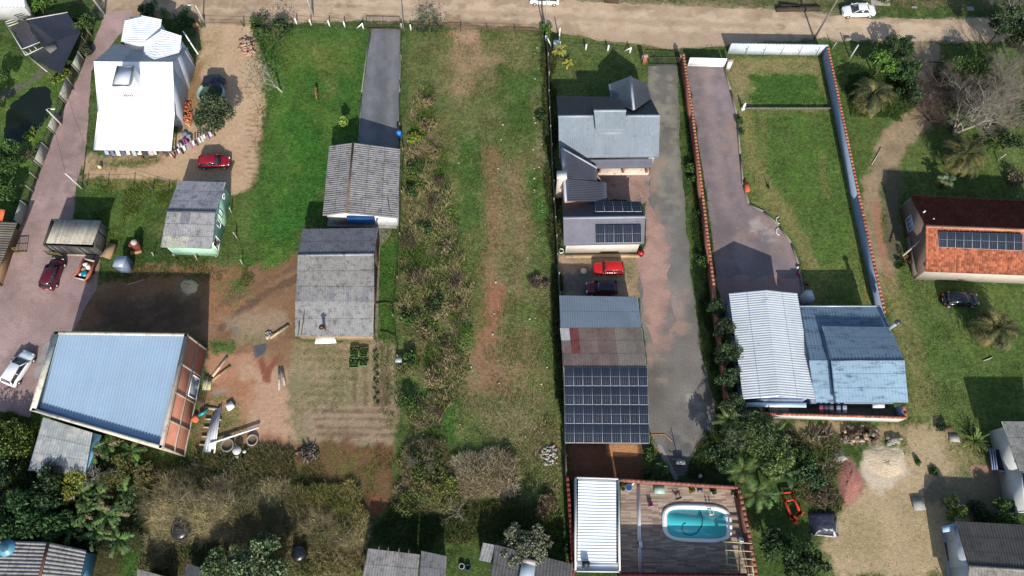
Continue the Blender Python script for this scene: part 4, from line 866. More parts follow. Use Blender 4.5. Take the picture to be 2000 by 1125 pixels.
# ================================================================= walls, gates, fences
def long_wall(name, label, pts, h, th, face, cap, capw=None, mat=m_brick, cat='wall', capmat=m_tile, faces=None):
    g = PP([(x, y, h) for x, y in pts]); t = thing(name, label, cat, base_of(g))
    mb = MB(); cp = MB()
    for i, (a, b) in enumerate(zip(g[:-1], g[1:])):
        d = (b-a).normalized(); nn = Vector((-d.y, d.x, 0))*th/2
        q = [a-nn, b-nn, b+nn, a+nn]; lo = [(p.x,p.y,-.05) for p in q]; hi = [(p.x,p.y,h-.02) for p in q]
        f1, f2 = faces or (face, face)
        mb.add(lo+hi, [(3,2,1,0),(4,5,6,7),(0,1,5,4),(1,2,6,5),(2,3,7,6),(3,0,4,7)], [face, face, f1, face, f2, face])
        if cap:
            n = max(1, int((b-a).length/.5))
            for k in range(n):
                p0, p1 = a.lerp(b, k/n), a.lerp(b, (k+.995)/n); c = rnd.uniform(.88, 1.12); cp.beam(p0+V(0,0,.04), p1+V(0,0,.04), capw or th+.10, .1, tuple(c*x for x in cap))
    mb.build('wall', mat, t)
    if cap: cp.build('coping', capmat, t)
    return t
OR = S(190,124,98)
long_wall('brick_wall', 'long brick wall with orange tile coping between the asphalt lane and walled driveway', [(1334,104),(1352,220),(1372,380),(1388,510),(1404,640),(1426,804)], 1.9, .2, S(158,104,88), OR, mat=m_brick)
t = long_wall('lot_wall', 'long wall with blue-grey plastered inner face and orange coping right of the walled lawn', [(1617,92),(1677,380),(1728,611)], 1.9, .2, S(150,100,82), OR, mat=m_plain, faces=(S(150,168,195), S(165,110,90)))
a, b = P(1617,92,1.9), P(1728,611,1.9)
t2 = long_wall('street_wall', 'white boundary wall along the dirt street with seams, at the top of the walled lot', [(1428,86),(1617,89)], 1.9, .2, S(214,224,232), S(225,232,238), mat=m_plain, capmat=m_white)
a, b = P(1428,86,0), P(1617,89,0)
for k in range(1, 6):
    p = P(1428,86,1.9).lerp(P(1617,89,1.9), k/5.4); mb = MB(); mb.beam(Vector((p.x,p.y-.115,.1)), Vector((p.x,p.y-.115,1.75)), .10, .04, S(130,138,148), up=(0,1,0)); mb.build('wall_joint', m_plain, t2)
for (par, A, B, n, sd) in ((t, P(1617,92,1.9), P(1728,611,1.9), 15, -1), (t2, P(1440,86,1.9), P(1612,89,1.9), 5, -1)):
    d = (B-A).normalized(); nn = Vector((d.y, -d.x, 0))
    if par is t: nn = -nn if nn.x > 0 else nn
    else: nn = Vector((0, -1, 0))
    for k in range(n):
        p = A.lerp(B, (k+.6)/n); q = p+nn*.10
        mb = MB(); mb.tube([Vector((q.x,q.y,1.1)), Vector((q.x,q.y,1.1))+nn*.03], .09, 8, S(40,44,52)); mb.build('weep_hole', m_dark, par)
long_wall('rear_wall', 'white outer wall with orange coping behind the ribbed hall and blue house', [(1427,804),(1500,808),(1770,816)], 1.9, .2, S(222,220,214), OR, mat=m_plain)
long_wall('rear_side_wall', 'short wall with orange coping closing the right corner of the back yard', [(1763,790),(1770,815)], 1.9, .2, S(150,165,190), OR, mat=m_plain)
long_wall('garden_kerb_wall', 'low dark kerb wall crossing the walled lawn', [(1452,211),(1622,211)], .35, .14, S(104,104,96), S(120,118,108), mat=m_conc, capmat=m_conc)
long_wall('lawn_kerb', 'curved concrete kerb between walled driveway and lawn', [(1415,132),(1427,175),(1440,225),(1446,300),(1452,360),(1463,398),(1492,412),(1522,440),(1546,474),(1560,515),(1568,560),(1572,600)], .22, .2, S(140,134,124), None, mat=m_conc)
long_wall('drive_edge', 'thin concrete edging on the left of the grey driveway', [(722,57),(706,180),(700,282)], .12, .12, S(150,150,130), None, mat=m_conc)
long_wall('drive_edging', 'thin concrete edging on the right of the grey driveway', [(784,58),(780,180),(777,285)], .12, .12, S(150,150,130), None, mat=m_conc)
long_wall('pool_rear_wall', 'orange-coped brick wall along the top of the pool terrace', [(1211,937),(1320,944),(1442,952)], 1.7, .2, S(150,100,88), S(166,112,98), mat=m_brick)
long_wall('pool_right_wall', 'orange-coped brick wall on the right of the pool terrace', [(1443,953),(1462,1040),(1478,1130)], 1.7, .22, S(140,94,82), S(160,106,92), mat=m_brick)
long_wall('pool_left_wall', 'red brick wall left of the white pool shed', [(1108,930),(1114,1010),(1120,1125)], 1.7, .2, S(110,56,48), S(132,66,58), mat=m_brick)
long_wall('pool_roof_edge', 'dark red strip raised as a building roof edge at the bottom of the pool terrace', [(1214,1124),(1460,1126)], 2.7, .5, S(96,44,44), S(96,44,44), mat=m_brick)  # stand-in for a building's roof edge, made tall to shade the terrace
long_wall('yard_plank_edge', 'weathered board fence between workshop yard and vacant lot', [(1104,868),(1107,928)], 1.5, .12, S(96,88,80), None, mat=m_wood)
# gates
def gate(name, label, a, b, h, col, bars, panel=None):
    a, b = P(*a), P(*b); t = thing(name, label, 'gate', ((a.x+b.x)/2, (a.y+b.y)/2, 0)); Z = V(0,0,1)
    mb = MB(); mb.beam(a+Z*.1, b+Z*.1, .07, .08, col); mb.beam(a+Z*h, b+Z*h, .07, .08, col); mb.beam(a+Z*h*.55, b+Z*h*.55, .05, .05, col)
    for k in (0, .5, 1): p = a.lerp(b, k); mb.beam(p+Z*.05, p+Z*h, .08, .08, col)
    mb.build('gate_frame', m_dark, t); mb = MB()
    for k in range(1, bars): p = a.lerp(b, k/bars); mb.beam(p+Z*.1, p+Z*h, .03, .03, col)
    mb.build('gate_bars', m_dark, t)
    if panel: mb = MB(); mb.beam(a+Z*h/2+V(0,.05,0), b+Z*h/2+V(0,.05,0), .03, h*.95, panel); mb.build('gate_panel', m_white, t)
    return t
gate('driveway_gate', 'thin rusty farm gate across the top of the grey driveway', (717,56), (782,57), 1.35, S(92,72,66), 10)
gate('villa_gate', 'dark metal gate between two brick pillars above the long driveway', (1268,126), (1324,127), 1.5, S(70,74,72), 14)
gate('white_gate', 'closed white sliding gate at the top of the walled driveway', (1343,129), (1413,131), 1.7, (.72,.73,.74), 8, (.76,.77,.78))
t = gate('open_slat_gate', 'open wooden slat gate by the pink driveway at the left edge', (18,494), (52,492), 1.3, S(120,112,70), 9)
gate('shed_gate', 'small mossy slat gate beside the plank shed', (96,498), (126,503), 1.2, S(110,108,70), 9)
for px, py, lab in ((1257,124,'short brick gate pillar left of the villa gate'),(1328,124,'short brick gate pillar right of the villa gate'),(1421,133,'white gate pillar between white gate and street wall')):
    q = P(px, py, 0); t = thing('gate_pillar', lab, 'pillar', (q.x,q.y,0)); c_ = S(170,110,88) if px < 1400 else (.7,.7,.7)
    mb = MB(); mb.box((q.x,q.y,0), (.5,.5,1.6), c_); mb.build('shaft', m_brick if px < 1400 else m_plain, t); mb = MB(); mb.box((q.x,q.y,1.6), (.62,.62,.1), S(200,160,140)); mb.build('cap', m_conc, t)
# wire fences
def fence(name, label, pts, spacing, h, col, wires=3, wcol=S(70,66,58), pw=.12, mat=None, hj=.0, lean=0.0, wr=.018):
    g = PP(pts); t = thing(name, label, 'fence', base_of(g)); mb = MB(); r = random.Random(int(pts[0][0]))
    prev = None
    for a, b in zip(g[:-1], g[1:]):
        n = max(1, round((b-a).length/spacing))
        for k in range(n+(1 if b is g[-1] else 0)):
            p = a.lerp(b, k/n); m = MB(); hh = h+r.uniform(-hj, hj); q = p+V(r.uniform(-lean,lean), r.uniform(-lean,lean), hh); m.beam(p-V(0,0,.1), q, pw, pw, col); m.build('post', mat or m_wood, t)
    for w in range(wires):
        z = V(0,0,h*(w+1)/(wires+.4))
        for a, b in zip(g[:-1], g[1:]): mb.tube([a+z, b+z], wr, 4, wcol, cap=False)
    mb.build('wire', m_dark, t); return t
fence('post_fence', 'row of short white concrete posts with wire along the street beside the grass yard', [(580,47),(608,49),(644,51),(674,53),(710,56)], 99, 1.1, (.66,.66,.64), 2, mat=m_conc, pw=.16)
fence('short_fence', 'two white posts just right of the driveway gate', [(785,57),(803,59)], 99, 1.1, (.66,.66,.64), 2, mat=m_conc, pw=.16)
fence('villa_fence', 'low wire fence with thick white posts in front of the villa lawn', [(1066,80),(1093,92),(1144,97),(1187,99),(1230,103),(1254,118)], 99, 1.1, (.66,.66,.64), 3, mat=m_conc, pw=.2)
fence('boundary_fence', 'long concrete-post wire fence between vacant lot and villa', [(1068,85),(1072,190),(1078,330),(1086,470),(1092,580),(1100,740),(1105,862)], 2.9, 1.6, S(172,168,158), 6, S(96,94,88), mat=m_conc, lean=.1, wr=.03)
fence('roadside_fence', 'leaning dark wooden posts with wire between sandy yard and street', [(300,33),(345,38),(400,50),(477,52),(540,58)], 4.5, 1.2, S(80,72,60), 3, lean=.12)
fence('lot_front_fence', 'rusty wire fence with thin posts at the top of the vacant lot', [(805,60),(900,60),(1060,66)], 3.5, 1.0, S(90,72,60), 3, lean=.15)
fence('yard_fence', 'weathered wooden post fence in the grass below the white house', [(170,362),(212,362),(262,360),(300,372),(330,374)], 3.2, 1.1, S(100,94,80), 2, lean=.1)
fence('paddock_fence', 'white-tipped leaning posts between green house and grass track', [(452,415),(474,516),(385,508),(300,500)], 5.0, 1.1, S(176,172,160), 1, lean=.3)
fence('brush_fence', 'wooden posts at the left edge of the brown brush strip', [(786,60),(783,180),(781,250),(790,300),(786,380),(776,545),(768,620),(778,700)], 5, 1.2, S(140,130,108), 2, lean=.15)
fence('right_yard_fence', 'leaning white concrete posts of the wire fence at the right edge', [(1905,200),(1948,312),(1976,393),(2003,440)], 5, 1.5, S(190,188,180), 3, mat=m_conc, lean=.25)
fence('street_corner_fence', 'wire fence with white posts under the trees right of the walled lot', [(1625,95),(1660,112),(1700,112),(1760,118),(1800,130)], 4, 1.4, S(165,165,155), 3, mat=m_conc, lean=.1)
t = thing('panel_fence', 'fence of pale concrete panels and dark mesh along the left of the pink driveway', 'fence', base_of(PP([(186,40,0),(43,441,0)])))
fl = PP([(190,38),(178,70),(165,117),(154,142),(143,167),(129,202),(121,233),(107,262),(96,292),(82,327),(74,350),(66,375),(56,404),(43,441)])
solid = {2,4,6,8,12}
for i in range(len(fl)-1):
    a, b = fl[i], fl[i+1]; Z = V(0,0,1)
    m = MB(); m.box((a.x,a.y,0), (.14,.14,1.7), S(150,145,132)); m.build('post', m_conc, t)
    m = MB()
    if i in solid: m.beam(a+Z*.85, b+Z*.85, .06, 1.6, S(172,172,160)); m.build('panel', m_conc, t)
    else:
        for z in (.2,.6,1.0,1.4,1.6): m.beam(a+Z*z, b+Z*z, .03, .03, S(80,76,68))
        n = 6
        for k in range(n): m.beam(a.lerp(b,k/n)+Z*.1, a.lerp(b,(k+1)/n)+Z*1.6, .02, .02, S(80,76,68)); m.beam(a.lerp(b,k/n)+Z*1.6, a.lerp(b,(k+1)/n)+Z*.1, .02, .02, S(80,76,68))
        m.build('mesh_panel', m_dark, t)
# brace posts
for a, b, c, lab in (((710,56),(697,55),1.0,'white concrete corner brace at the right end of the post row'),((1230,103),(1219,100),1.0,'white concrete brace on the villa fence near its gate'),((1068,85),(1078,93),1.2,'pale corner brace at the top left of the villa lawn')):
    mb = MB(); mb.beam(P(*b), P(*a)+V(0,0,c), .13, .13, (.66,.66,.64)); tag(mb.build('brace_post', m_conc), lab, 'post')
# ================================================================= poles
def pole(base, h, r, col, label, arm=0, lean=(0,0), lamp=None, name='utility_pole', mat=m_conc):
    b = P(*base); t = thing(name, label, 'pole', (b.x,b.y,0)); top = b+V(lean[0],lean[1],h)
    mb = MB(); mb.tube([b-V(0,0,.2), b.lerp(top,.5), top], [r, r*.85, r*.7], 8, col); mb.build('shaft', mat, t)
    if arm:
        mb = MB(); mb.beam(top+V(-arm/2,0,-.4), top+V(arm/2,0,-.4), .1, .12, S(120,112,100)); am = mb.build('crossarm', m_wood, t)
        for s in (-.45,0,.45):
            mb = MB(); p = top+V(arm*s,0,-.34); mb.lathe(tuple(p), [(.04,0),(.09,.05),(.06,.1),(.09,.15),(.03,.2)], 7, S(170,165,160)); mb.build('insulator', m_gloss, am)
    if lamp:
        mb = MB(); mb.tube([top, top+V(lamp*.5,0,.2), top+V(lamp,0,.15)], .035, 5, S(170,170,165)); am = mb.build('lamp_arm', m_metal, t)
        mb = MB(); p = top+V(lamp,0,.08); mb.box(tuple(p-V(0,0,.05)), (.5,.22,.12), S(225,225,220)); mb.build('lamp_head', m_white, am)
    return t
pole((120,243), 3.3, .13, S(205,202,192), 'white concrete light pole beside the pond by the pink driveway', lamp=.9)
pole((160,368), 3.7, .10, S(225,222,214), 'leaning white pole at the corner of the yard below the white house')
pole((204,28), 8, .18, S(170,168,160), 'concrete street pole at the top end of the pink driveway')
pole((397,38), 2.7, .12, S(205,200,190), 'short white lamp post between sandy yard and street', lamp=-.8)
pole((611,30), 8.5, .17, S(190,186,176), 'concrete street pole above the row of white posts', arm=1.6)
pole((790,61), 7, .08, S(150,148,142), 'thin grey pole beside the driveway gate')
pole((1065,53), 8, .13, S(178,174,164), 'pale street pole beside the cut-off white car', arm=1.2)
pole((1060,46), 7, .10, S(90,84,76), 'dark wooden pole close beside a pale street pole at the vacant lot corner', mat=m_wood, lean=(-.4,.3))
pole((1092,78), 2.4, .10, (.66,.66,.64), 'short white post with a meter box at the corner of the villa lawn')
pole((1590,76), 9, .14, S(126,122,116), 'tall dark street pole standing at the white street wall', arm=1.4, lean=(.2,0))
pole((1660,113), 2.6, .12, S(205,205,200), 'short white pole beside the fence right of the walled lot')
q = P(1087,88,.9); t = thing('meter_box', 'grey-white meter box on the corner of the villa fence', 'box', (q.x,q.y,.4)); mb = MB(); mb.box((q.x,q.y,.4), (.75,.5,1.1), S(190,205,215)); mb.build('case', m_metal, t); mb = MB(); mb.box((q.x,q.y,1.5), (.9,.65,.06), S(205,215,222)); mb.build('lid', m_metal, t)
# wires between the street poles
def cable(a, b, sag, label):
    pts = [Vector(a).lerp(Vector(b), k/12)-V(0,0,sag*4*(k/12)*(1-k/12)) for k in range(13)]
    mb = MB(); mb.tube(pts, .018, 4, S(60,60,60)); tag(mb.build('overhead_wire', m_dark), label, 'wire')
p1, p2, p3, p4 = P(611,30), P(1065,53), P(1590,76), P(204,28)
for a, b, n in ((p4,p1,'left'),(p1,p2,'middle'),(p2,p3,'right')):
    for s, nm in ((-.6,'near'),(.6,'far')): cable(a+V(0,s*.5,7.6), b+V(0,s*.5,7.6), .5, f'{nm} overhead wire on the {n} span of street poles')
cable(P(122,243)+V(0,0,3.3), P(160,368)+V(0,0,3.7), .4, 'thin wire from the pond light pole to the leaning white pole'); cable(P(160,368)+V(0,0,3.7), P(330,415,3.6), .4, 'thin wire from the leaning white pole to the green house')
# ================================================================= vehicles
def loft(mb, secs, col, cap=True):
    n = len(secs[0]); vs = [p for s in secs for p in s]; fs = []
    for i in range(len(secs)-1):
        for k in range(n):
            k2 = (k+1) % n; fs.append((i*n+k, i*n+k2, (i+1)*n+k2, (i+1)*n+k))
    if cap: fs.append(tuple(range(n))[::-1]); fs.append(tuple(range((len(secs)-1)*n, len(secs)*n)))
    mb.add(vs, [f[::-1] for f in fs], col)
def car(base, ang, col, label, L=3.9, Wd=1.66, H=1.45, kind='hatch', glass=(.02,.022,.028), name='parked_car', roofcol=None, group=None):
    p = P(*base); t = thing(name, label, 'car', (p.x, p.y, .012), math.radians(ang)); ORG[t.name] = Vector((0,0,0))
    w = Wd/2; l = L/2
    # x forward: stations (x, half width, top z)
    if kind == 'sedan': st_ = [(-l,.78,.62),(-l+.06,.9,.92),(-l+.75,.97,.98),(-.6,1,.97),(.55,1,.95),(l-.55,.95,.82),(l-.12,.85,.70),(l,.72,.52)]; cab = (-l+.75, -l+1.35, .30, l-1.15+.05)
    elif kind == 'box': st_ = [(-l,.85,.75),(-l+.04,.95,.93),(-.8,1,.95),(.5,1,.94),(l-.35,.96,.86),(l-.06,.9,.8),(l,.86,.55)]; cab = (-l+.08, -l+.32, .35, l-1.05)
    else: st_ = [(-l,.80,.70),(-l+.05,.92,.95),(-.9,1,.98),(.5,1,.95),(l-.6,.95,.84),(l-.14,.84,.70),(l,.70,.52)]; cab = (-l+.12, -l+.5, .28, l-1.0)
    secs = []
    for x, k, z in st_:
        hw = w*k; secs.append([(x,-hw*.88,.2),(x,-hw,.38),(x,-hw,z-.2),(x,-hw*.93,z-.03),(x,-hw*.6,z),(x,hw*.6,z),(x,hw*.93,z-.03),(x,hw,z-.2),(x,hw,.38),(x,hw*.88,.2)])
    mb = MB(); loft(mb, secs, col); bd = mb.build('body', m_paint, t, smooth=False)
    xr0, xr1, xf1, xf0 = cab; zb = .90; g = MB()
    loft(g, [[(x,-y,z),(x,y,z)] for x, y, z in ()] or [[(xr0,-w*.9,zb),(xr0,w*.9,zb),(xf0,w*.9,zb),(xf0,-w*.9,zb)],[(xr1,-w*.72,H-.05),(xr1,w*.72,H-.05),(xf1,w*.72,H-.05),(xf1,-w*.72,H-.05)]], glass); g.build('windows', m_glass, t)
    m = MB(); r = roofcol or col
    m.hexa([(xr1-.05,-w*.74,H-.06),(xf1+.06,-w*.74,H-.06),(xf1+.06,w*.74,H-.06),(xr1-.05,w*.74,H-.06)], [(xr1,-w*.66,H),(xf1,-w*.66,H),(xf1,w*.66,H),(xr1,w*.66,H)], r); rf = m.build('roof_panel', m_paint, t)
    for s in (-1,1):
        xm = (xr1+xf1)/2
        for u, v_, ww in (((xr0+.02,s*w*.91,zb),(xr1,s*w*.73,H-.04),.10),((xf0,s*w*.91,zb),(xf1,s*w*.73,H-.04),.07),((xm,s*w*.92,zb),(xm,s*w*.735,H-.04),.07)): m = MB(); m.beam(u, v_, ww, ww, r); m.build('pillar', m_paint, rf)
    for sx, sy in ((1,1),(1,-1),(-1,1),(-1,-1)):
        x = sx*(l-.72) if sx > 0 else -(l-.68); y = sy*(w-.08); wh = MB(); wh.tube([(x,y-.1*sy,.30),(x,y+.1*sy,.30)], .30, 12, (.02,.02,.02)); ww = wh.build('wheel', m_rubber, t)
        wh = MB(); wh.tube([(x,y+.10*sy,.30),(x,y+.125*sy,.30)], .18, 10, (.4,.4,.42)); wh.build('rim', m_metal, ww)
    for sy in (-1,1):
        m = MB(); m.box((l-.12, sy*w*.62, .55), (.16,.3,.14), (.6,.62,.65)); m.build('headlight', m_gloss, t)
        m = MB(); m.box((-l+.03, sy*w*.68, .62), (.08,.26,.2), (.3,.02,.02)); m.build('taillight', m_gloss, t)
        m = MB(); m.box((xf0-.25, sy*(w+.06), .92), (.16,.16,.12), col); m.build('mirror', m_paint, t)
    m = MB(); m.box((l-.02,0,.38), (.06,.5,.12), (.05,.05,.05)); m.build('bumper_grille', m_dark, t)
    m = MB(); m.box((-l-.01,0,.5), (.03,.42,.12), (.5,.5,.5)); m.build('number_plate', m_white, t)
    return t
car((422,321), 3, S(158,20,38), 'dark red hatchback parked on the sandy yard above the green house', 4.0)
car((109,538), 83, S(96,22,40), 'dark red car standing on the pink driveway below the plank shed', 4.1, 1.7, 1.55)
car((43,722), 69, (.66,.68,.69), 'white hatchback on the pink driveway near the blue-roofed building', 4.2, 1.75, 1.5)
car((1187,528), 180, S(214,36,30), 'bright red boxy hatchback parked behind the annex, the upper of two', 3.65, 1.6, 1.42, 'box')
car((1174,566), 180, S(120,28,40), 'dark wine hatchback half in shade against the workshop roof', 3.8, 1.65, 1.45, roofcol=S(52,40,58))
car((1673,27), 181, (.70,.71,.72), 'white sedan parked on the verge of the dirt street at upper right', 4.5, 1.75, 1.45, 'sedan')
car((1063,4), 178, (.66,.67,.68), 'white car cut by the top border beside the street poles', 4.2)
car((1870,588), 0, S(34,36,48), 'dark blue-black car in the shade below the orange-tiled house', 4.2, 1.7, 1.45)
# junk trailer
q = P(174,532,0); t = thing('trailer', 'small orange-sided trailer heaped with white sacks and a turquoise tarp', 'trailer', (q.x,q.y,.012), math.radians(76)); ORG[t.name] = V(0,0,0)
mb = MB(); mb.box((0,0,.4), (2.5,1.5,.1), S(150,90,60)); mb.build('bed', m_wood, t)
for y in (-1,1): mb = MB(); mb.box((0,y*.75,.5), (2.6,.08,.55), S(196,112,84)); mb.build('side_board', m_wood, t)
for x in (-1,1): mb = MB(); mb.box((x*1.27,0,.5), (.08,1.4,.55), S(215,190,175)); mb.build('end_board', m_wood, t)
for y in (-1,1): mb = MB(); mb.tube([(0,y*.68,.28),(0,y*.5,.28)], .28, 12, (.02,.02,.02)); mb.build('wheel', m_rubber, t)
mb = MB(); mb.beam((1.3,0,.42), (2.1,0,.4), .08, .08, S(90,80,70)); mb.build('drawbar', m_dark, t)
def lump(c, size, col, rz=0, seed=0, n=8):
    """soft sack or heap shape"""
    mb = MB(); r = random.Random(seed); vs = []; fs = []
    m = 5
    for i in range(m+1):
        th = math.pi/2*i/m
        for k in range(n):
            an = 2*math.pi*k/n; rr_ = math.cos(th)*r.uniform(.85,1.12); x, y = rr_*math.cos(an)*size[0]/2, rr_*math.sin(an)*size[1]/2
            vs.append((c[0]+x*math.cos(rz)-y*math.sin(rz), c[1]+x*math.sin(rz)+y*math.cos(rz), c[2]+math.sin(th)**.7*size[2]*r.uniform(.92,1.05)))
        if i:
            for k in range(n): k2 = (k+1) % n; fs.append(((i-1)*n+k, (i-1)*n+k2, i*n+k2, i*n+k))
    fs.append(tuple(range(n))[::-1]); mb.add(vs, fs, col); return mb
bx_, by_ = q.x, q.y
for (dx, dy, s, c, lab) in ((-.25,.75,(.7,.6,.35),(.68,.68,.66),'white sack at the top end of the trailer'),(.15,.45,(.6,.7,.4),(.62,.60,.56),'crumpled off-white sack in the middle of the trailer'),(-.3,.1,(.6,.8,.35),S(190,160,130),'brown cardboard heap in the middle of the trailer'),(-.45,-.6,(.6,.6,.4),(.66,.66,.66),'white sack at the bottom end of the trailer')):
    tag(lump((bx_+dx,by_+dy,.52), s, c, .3, int(dx*100)+7).build('sack', m_cloth), lab, 'sack')
tag(lump((bx_-.1,by_-.5,.55), (1.0,1.1,.42), S(30,140,165), .6, 5).build('tarp_bundle', m_tarp), 'turquoise tarp bundled in the trailer', 'tarp')
# wrapped crate
q = PP([(228,501,2.0),(248,501,2.0),(240.5,521,2.0),(220.5,520.5,2.0)]); t = thing('metal_cabinet', 'tall blue-grey dented metal cabinet standing in the grass edge', 'cabinet', base_of(q))
mb = MB(); mb.hexa([(p.x,p.y,0) for p in q[::-1]], [tuple(p) for p in q[::-1]], S(128,142,165)); mb.build('body', m_streak, t); c = sum(q, Vector())/4
mb = MB(); mb.hexa([c+(p-c)*1.05 for p in q[::-1]], [c+(p-c)*1.05+V(0,0,.06) for p in q[::-1]], S(168,180,195)); mb.build('lid', m_metal, t)
mb = MB(); p = (q[2]+q[3])/2; mb.box((p.x,p.y-.02,1.0), (.3,.05,.12), S(190,195,200)); mb.build('handle', m_metal, t)
# brick shelter pieces near plank shed
def boxthing(name, label, cat, base, size, col, mat=m_plain, ang=0, z=0.0, lid=None, group=None):
    p = P(*base); mb = MB(); x, y, h = size; mb.box((0,0,0), (x,y,h), col)
    if lid: mb.box((0,0,h+.002), (x*1.08,y*1.08,.05), lid)
    o = mb.build(name, mat, loc=(0,0,0)); o.location = (p.x,p.y,z); o.rotation_euler = (0,0,math.radians(ang)); return tag(o, label, cat, group)
def oven():
    q = P(269,483,0); t = thing('brick_oven', 'small brick oven with a pale dome behind the metal cabinet', 'oven', (q.x,q.y,0)); mb = MB(); mb.box((q.x,q.y,0),(1.1,.9,1.1), S(120,66,56)); mb.build('base', m_brick, t)
    mb = MB(); mb.lathe((q.x+.1,q.y+.1,1.1), [(.4,0),(.38,.2),(.25,.38),(.05,.45)], 10, S(200,185,172)); mb.build('dome', m_plain, t)
oven()
boxthing('wooden_crate', 'open wooden crate with junk beside the plank shed', 'crate', (216,492), (1.9,1.0,.5), S(170,140,110), m_wood, 75)
boxthing('white_box', 'white plastic box in the shade right of the metal cabinet', 'box', (253,522), (.5,.7,.5), (.6,.62,.66), m_gloss, 5)
boxthing('plank_pile', 'short orange plank pile behind the metal cabinet', 'planks', (267,493), (1.3,.5,.25), S(190,140,100), m_wood, 15)
# ================================================================= loose planks and building site things
def plank(a, b, w, col, label, h=.12, z=.0, mat=m_wood, name='plank', cat='plank'):
    a, b = P(*a), P(*b); mb = MB(); mb.beam(a+V(0,0,z+h/2+.02), b+V(0,0,z+h/2+.02), w, h, col); mb.beam(a.lerp(b,.48)+V(0,0,z+h+.03), a.lerp(b,.52)+V(0,0,z+h+.03), w*1.02, .01, tuple(.7*x for x in col))
    return tag(mb.build(name, mat), label, cat)
PK = S(214,180,146)
plank((444,698),(416,736), .28, S(225,195,165), 'pale plank lying nearest the brick building, upper of two', .15)
plank((450,716),(413,745), .28, S(186,152,116), 'brown plank lying nearest the brick building, lower of two', .15)
plank((546,720),(546,762), .24, S(176,170,158), 'grey post lying on bare earth, left of a pair', .2)
plank((551,720),(557,754), .24, S(168,160,146), 'grey post lying on bare earth, right of a pair', .2)
plank((564,636),(528,661), .3, S(196,172,136), 'single plank beside the grey corrugated barn', .2)
plank((508,836),(413,868), .2, (.66,.66,.64), 'long white beam lying across the sheet stack', .14, .35, m_white)
plank((250,556),(284,546), .15, S(200,170,130), 'thin light plank on the earth edge below the metal cabinet', .08)
plank((375,906),(420,914), .35, S(168,152,130), 'left concrete slab edging at the foot of the brick building', .2, mat=m_conc)
plank((416,911),(452,912), .3, S(160,146,126), 'right concrete slab edging at the foot of the brick building', .2, mat=m_conc)
plank((400,796),(428,800), .3, S(190,180,160), 'short board laid from the wall to the sheet stack', .12)
plank((1100,880),(1108,892), .2, S(150,130,100), 'short board leaning at the workshop yard corner', .1)
t = thing('sheet_stack', 'stack of long white metal sheets on battens beside the brick building', 'sheets', base_of(PP([(428,797),(406,884)])))
for k, (a, b, w, c) in enumerate((((420,812),(402,884),.5,S(190,200,210)),((425,805),(409,884),.5,S(208,216,222)),((429,798),(417,878),.3,S(225,228,230)),((433,796),(421,886),.14,(.7,.7,.7)))):
    a, b = P(*a), P(*b); mb = MB(); mb.beam(a+V(0,0,.25+.04*k), b+V(0,0,.25+.04*k), w, .04, c); mb.build('metal_sheet', m_metal, t)
for y in (818,834,852,868):
    mb = MB(); dx = (y-800)*-.22; mb.beam(P(405+dx,y,.12), P(436+dx,y+2,.12), .18, .2, S(205,195,175)); mb.build('batten', m_wood, t)
boxthing('white_basin', 'white square basin on the earth beside the sheet stack', 'basin', (451,794), (.75,.75,.3), (.7,.7,.68), m_gloss, 38, lid=(.75,.75,.73))
def ring(base, r, h, col, label, inner=S(110,95,75), name='concrete_ring', cat='planter'):
    p = P(*base); mb = MB(); mb.lathe((p.x,p.y,0), [(r,0),(r,h),(r*.82,h),(r*.80,h*.3)], 16, col, inner); return tag(mb.build(name, m_conc), label, cat)
ring((445,870), .75, .3, S(150,146,132), 'round concrete planter ring crossed by the white beam'); ring((494,860), .65, .3, S(176,172,160), 'round concrete planter ring with a sapling, right of the table')
def table(base, r, h, col, label, name, cat):
    p = P(*base); t = thing(name, label, cat, (p.x,p.y,0)); mb = MB(); mb.lathe((p.x,p.y,h-.08), [(r,0),(r,.08)], 12, col); mb.build('top', m_conc, t); mb = MB(); mb.lathe((p.x,p.y,0), [(r*.45,0),(r*.3,h-.08)], 8, col); mb.build('pedestal', m_conc, t)
table((467,882), .48, .75, S(225,218,212), 'round pale garden table between the planter rings', 'garden_table', 'table')
table((480,883), .2, .45, S(228,222,205), 'small round stool right of the garden table', 'stool', 'stool'); table((466,893), .2, .45, S(190,205,185), 'small greenish stool below the garden table', 'stool', 'stool')
t = thing('wooden_pallet', 'wooden pallet at the foot of the brick building corner', 'pallet', tuple(P(374,916)))
for k in range(6): mb = MB(); mb.beam(P(364+4.2*k,924,.1), P(368+4.2*k,908,.1), .12, .05, S(170,150,118)); mb.build('slat', m_wood, t)
for y in (910,922): mb = MB(); mb.beam(P(364,y,.03), P(388,y+1,.03), .1, .08, S(150,132,104)); mb.build('runner', m_wood, t)
t = thing('lumber_stack', 'stack of grey boards under the brick building window', 'lumber', tuple(P(405,748)))
for k in range(6): mb = MB(); mb.beam(P(400+2.6*k,734+k,.15+.05*(k % 3)), P(397+2.4*k,762,.2+.05*(k % 2)), .2, .12, S(*[rnd.choice((150,175,190))]*2, 140)); mb.build('board', m_wood, t)
t = thing('slatted_frame', 'dark slatted frame leaning on the brick building wall', 'frame', tuple(P(388,784)))
for k in range(8): mb = MB(); mb.beam(P(376+3.2*k,771+1.1*k,.9), P(373+3.4*k,786+1.2*k,.2), .07, .06, S(84,70,62)); mb.build('slat', m_wood, t)
p1_, p2_ = P(388,812,.4), P(404,802,.4); mb = MB(); mb.tube([p1_, p1_.lerp(p2_,.5), p2_], [.16,.2,.16], 8, S(30,150,170)); tag(mb.build('turquoise_tube', m_gloss), 'turquoise plastic roll beside the brick building wall', 'roll')
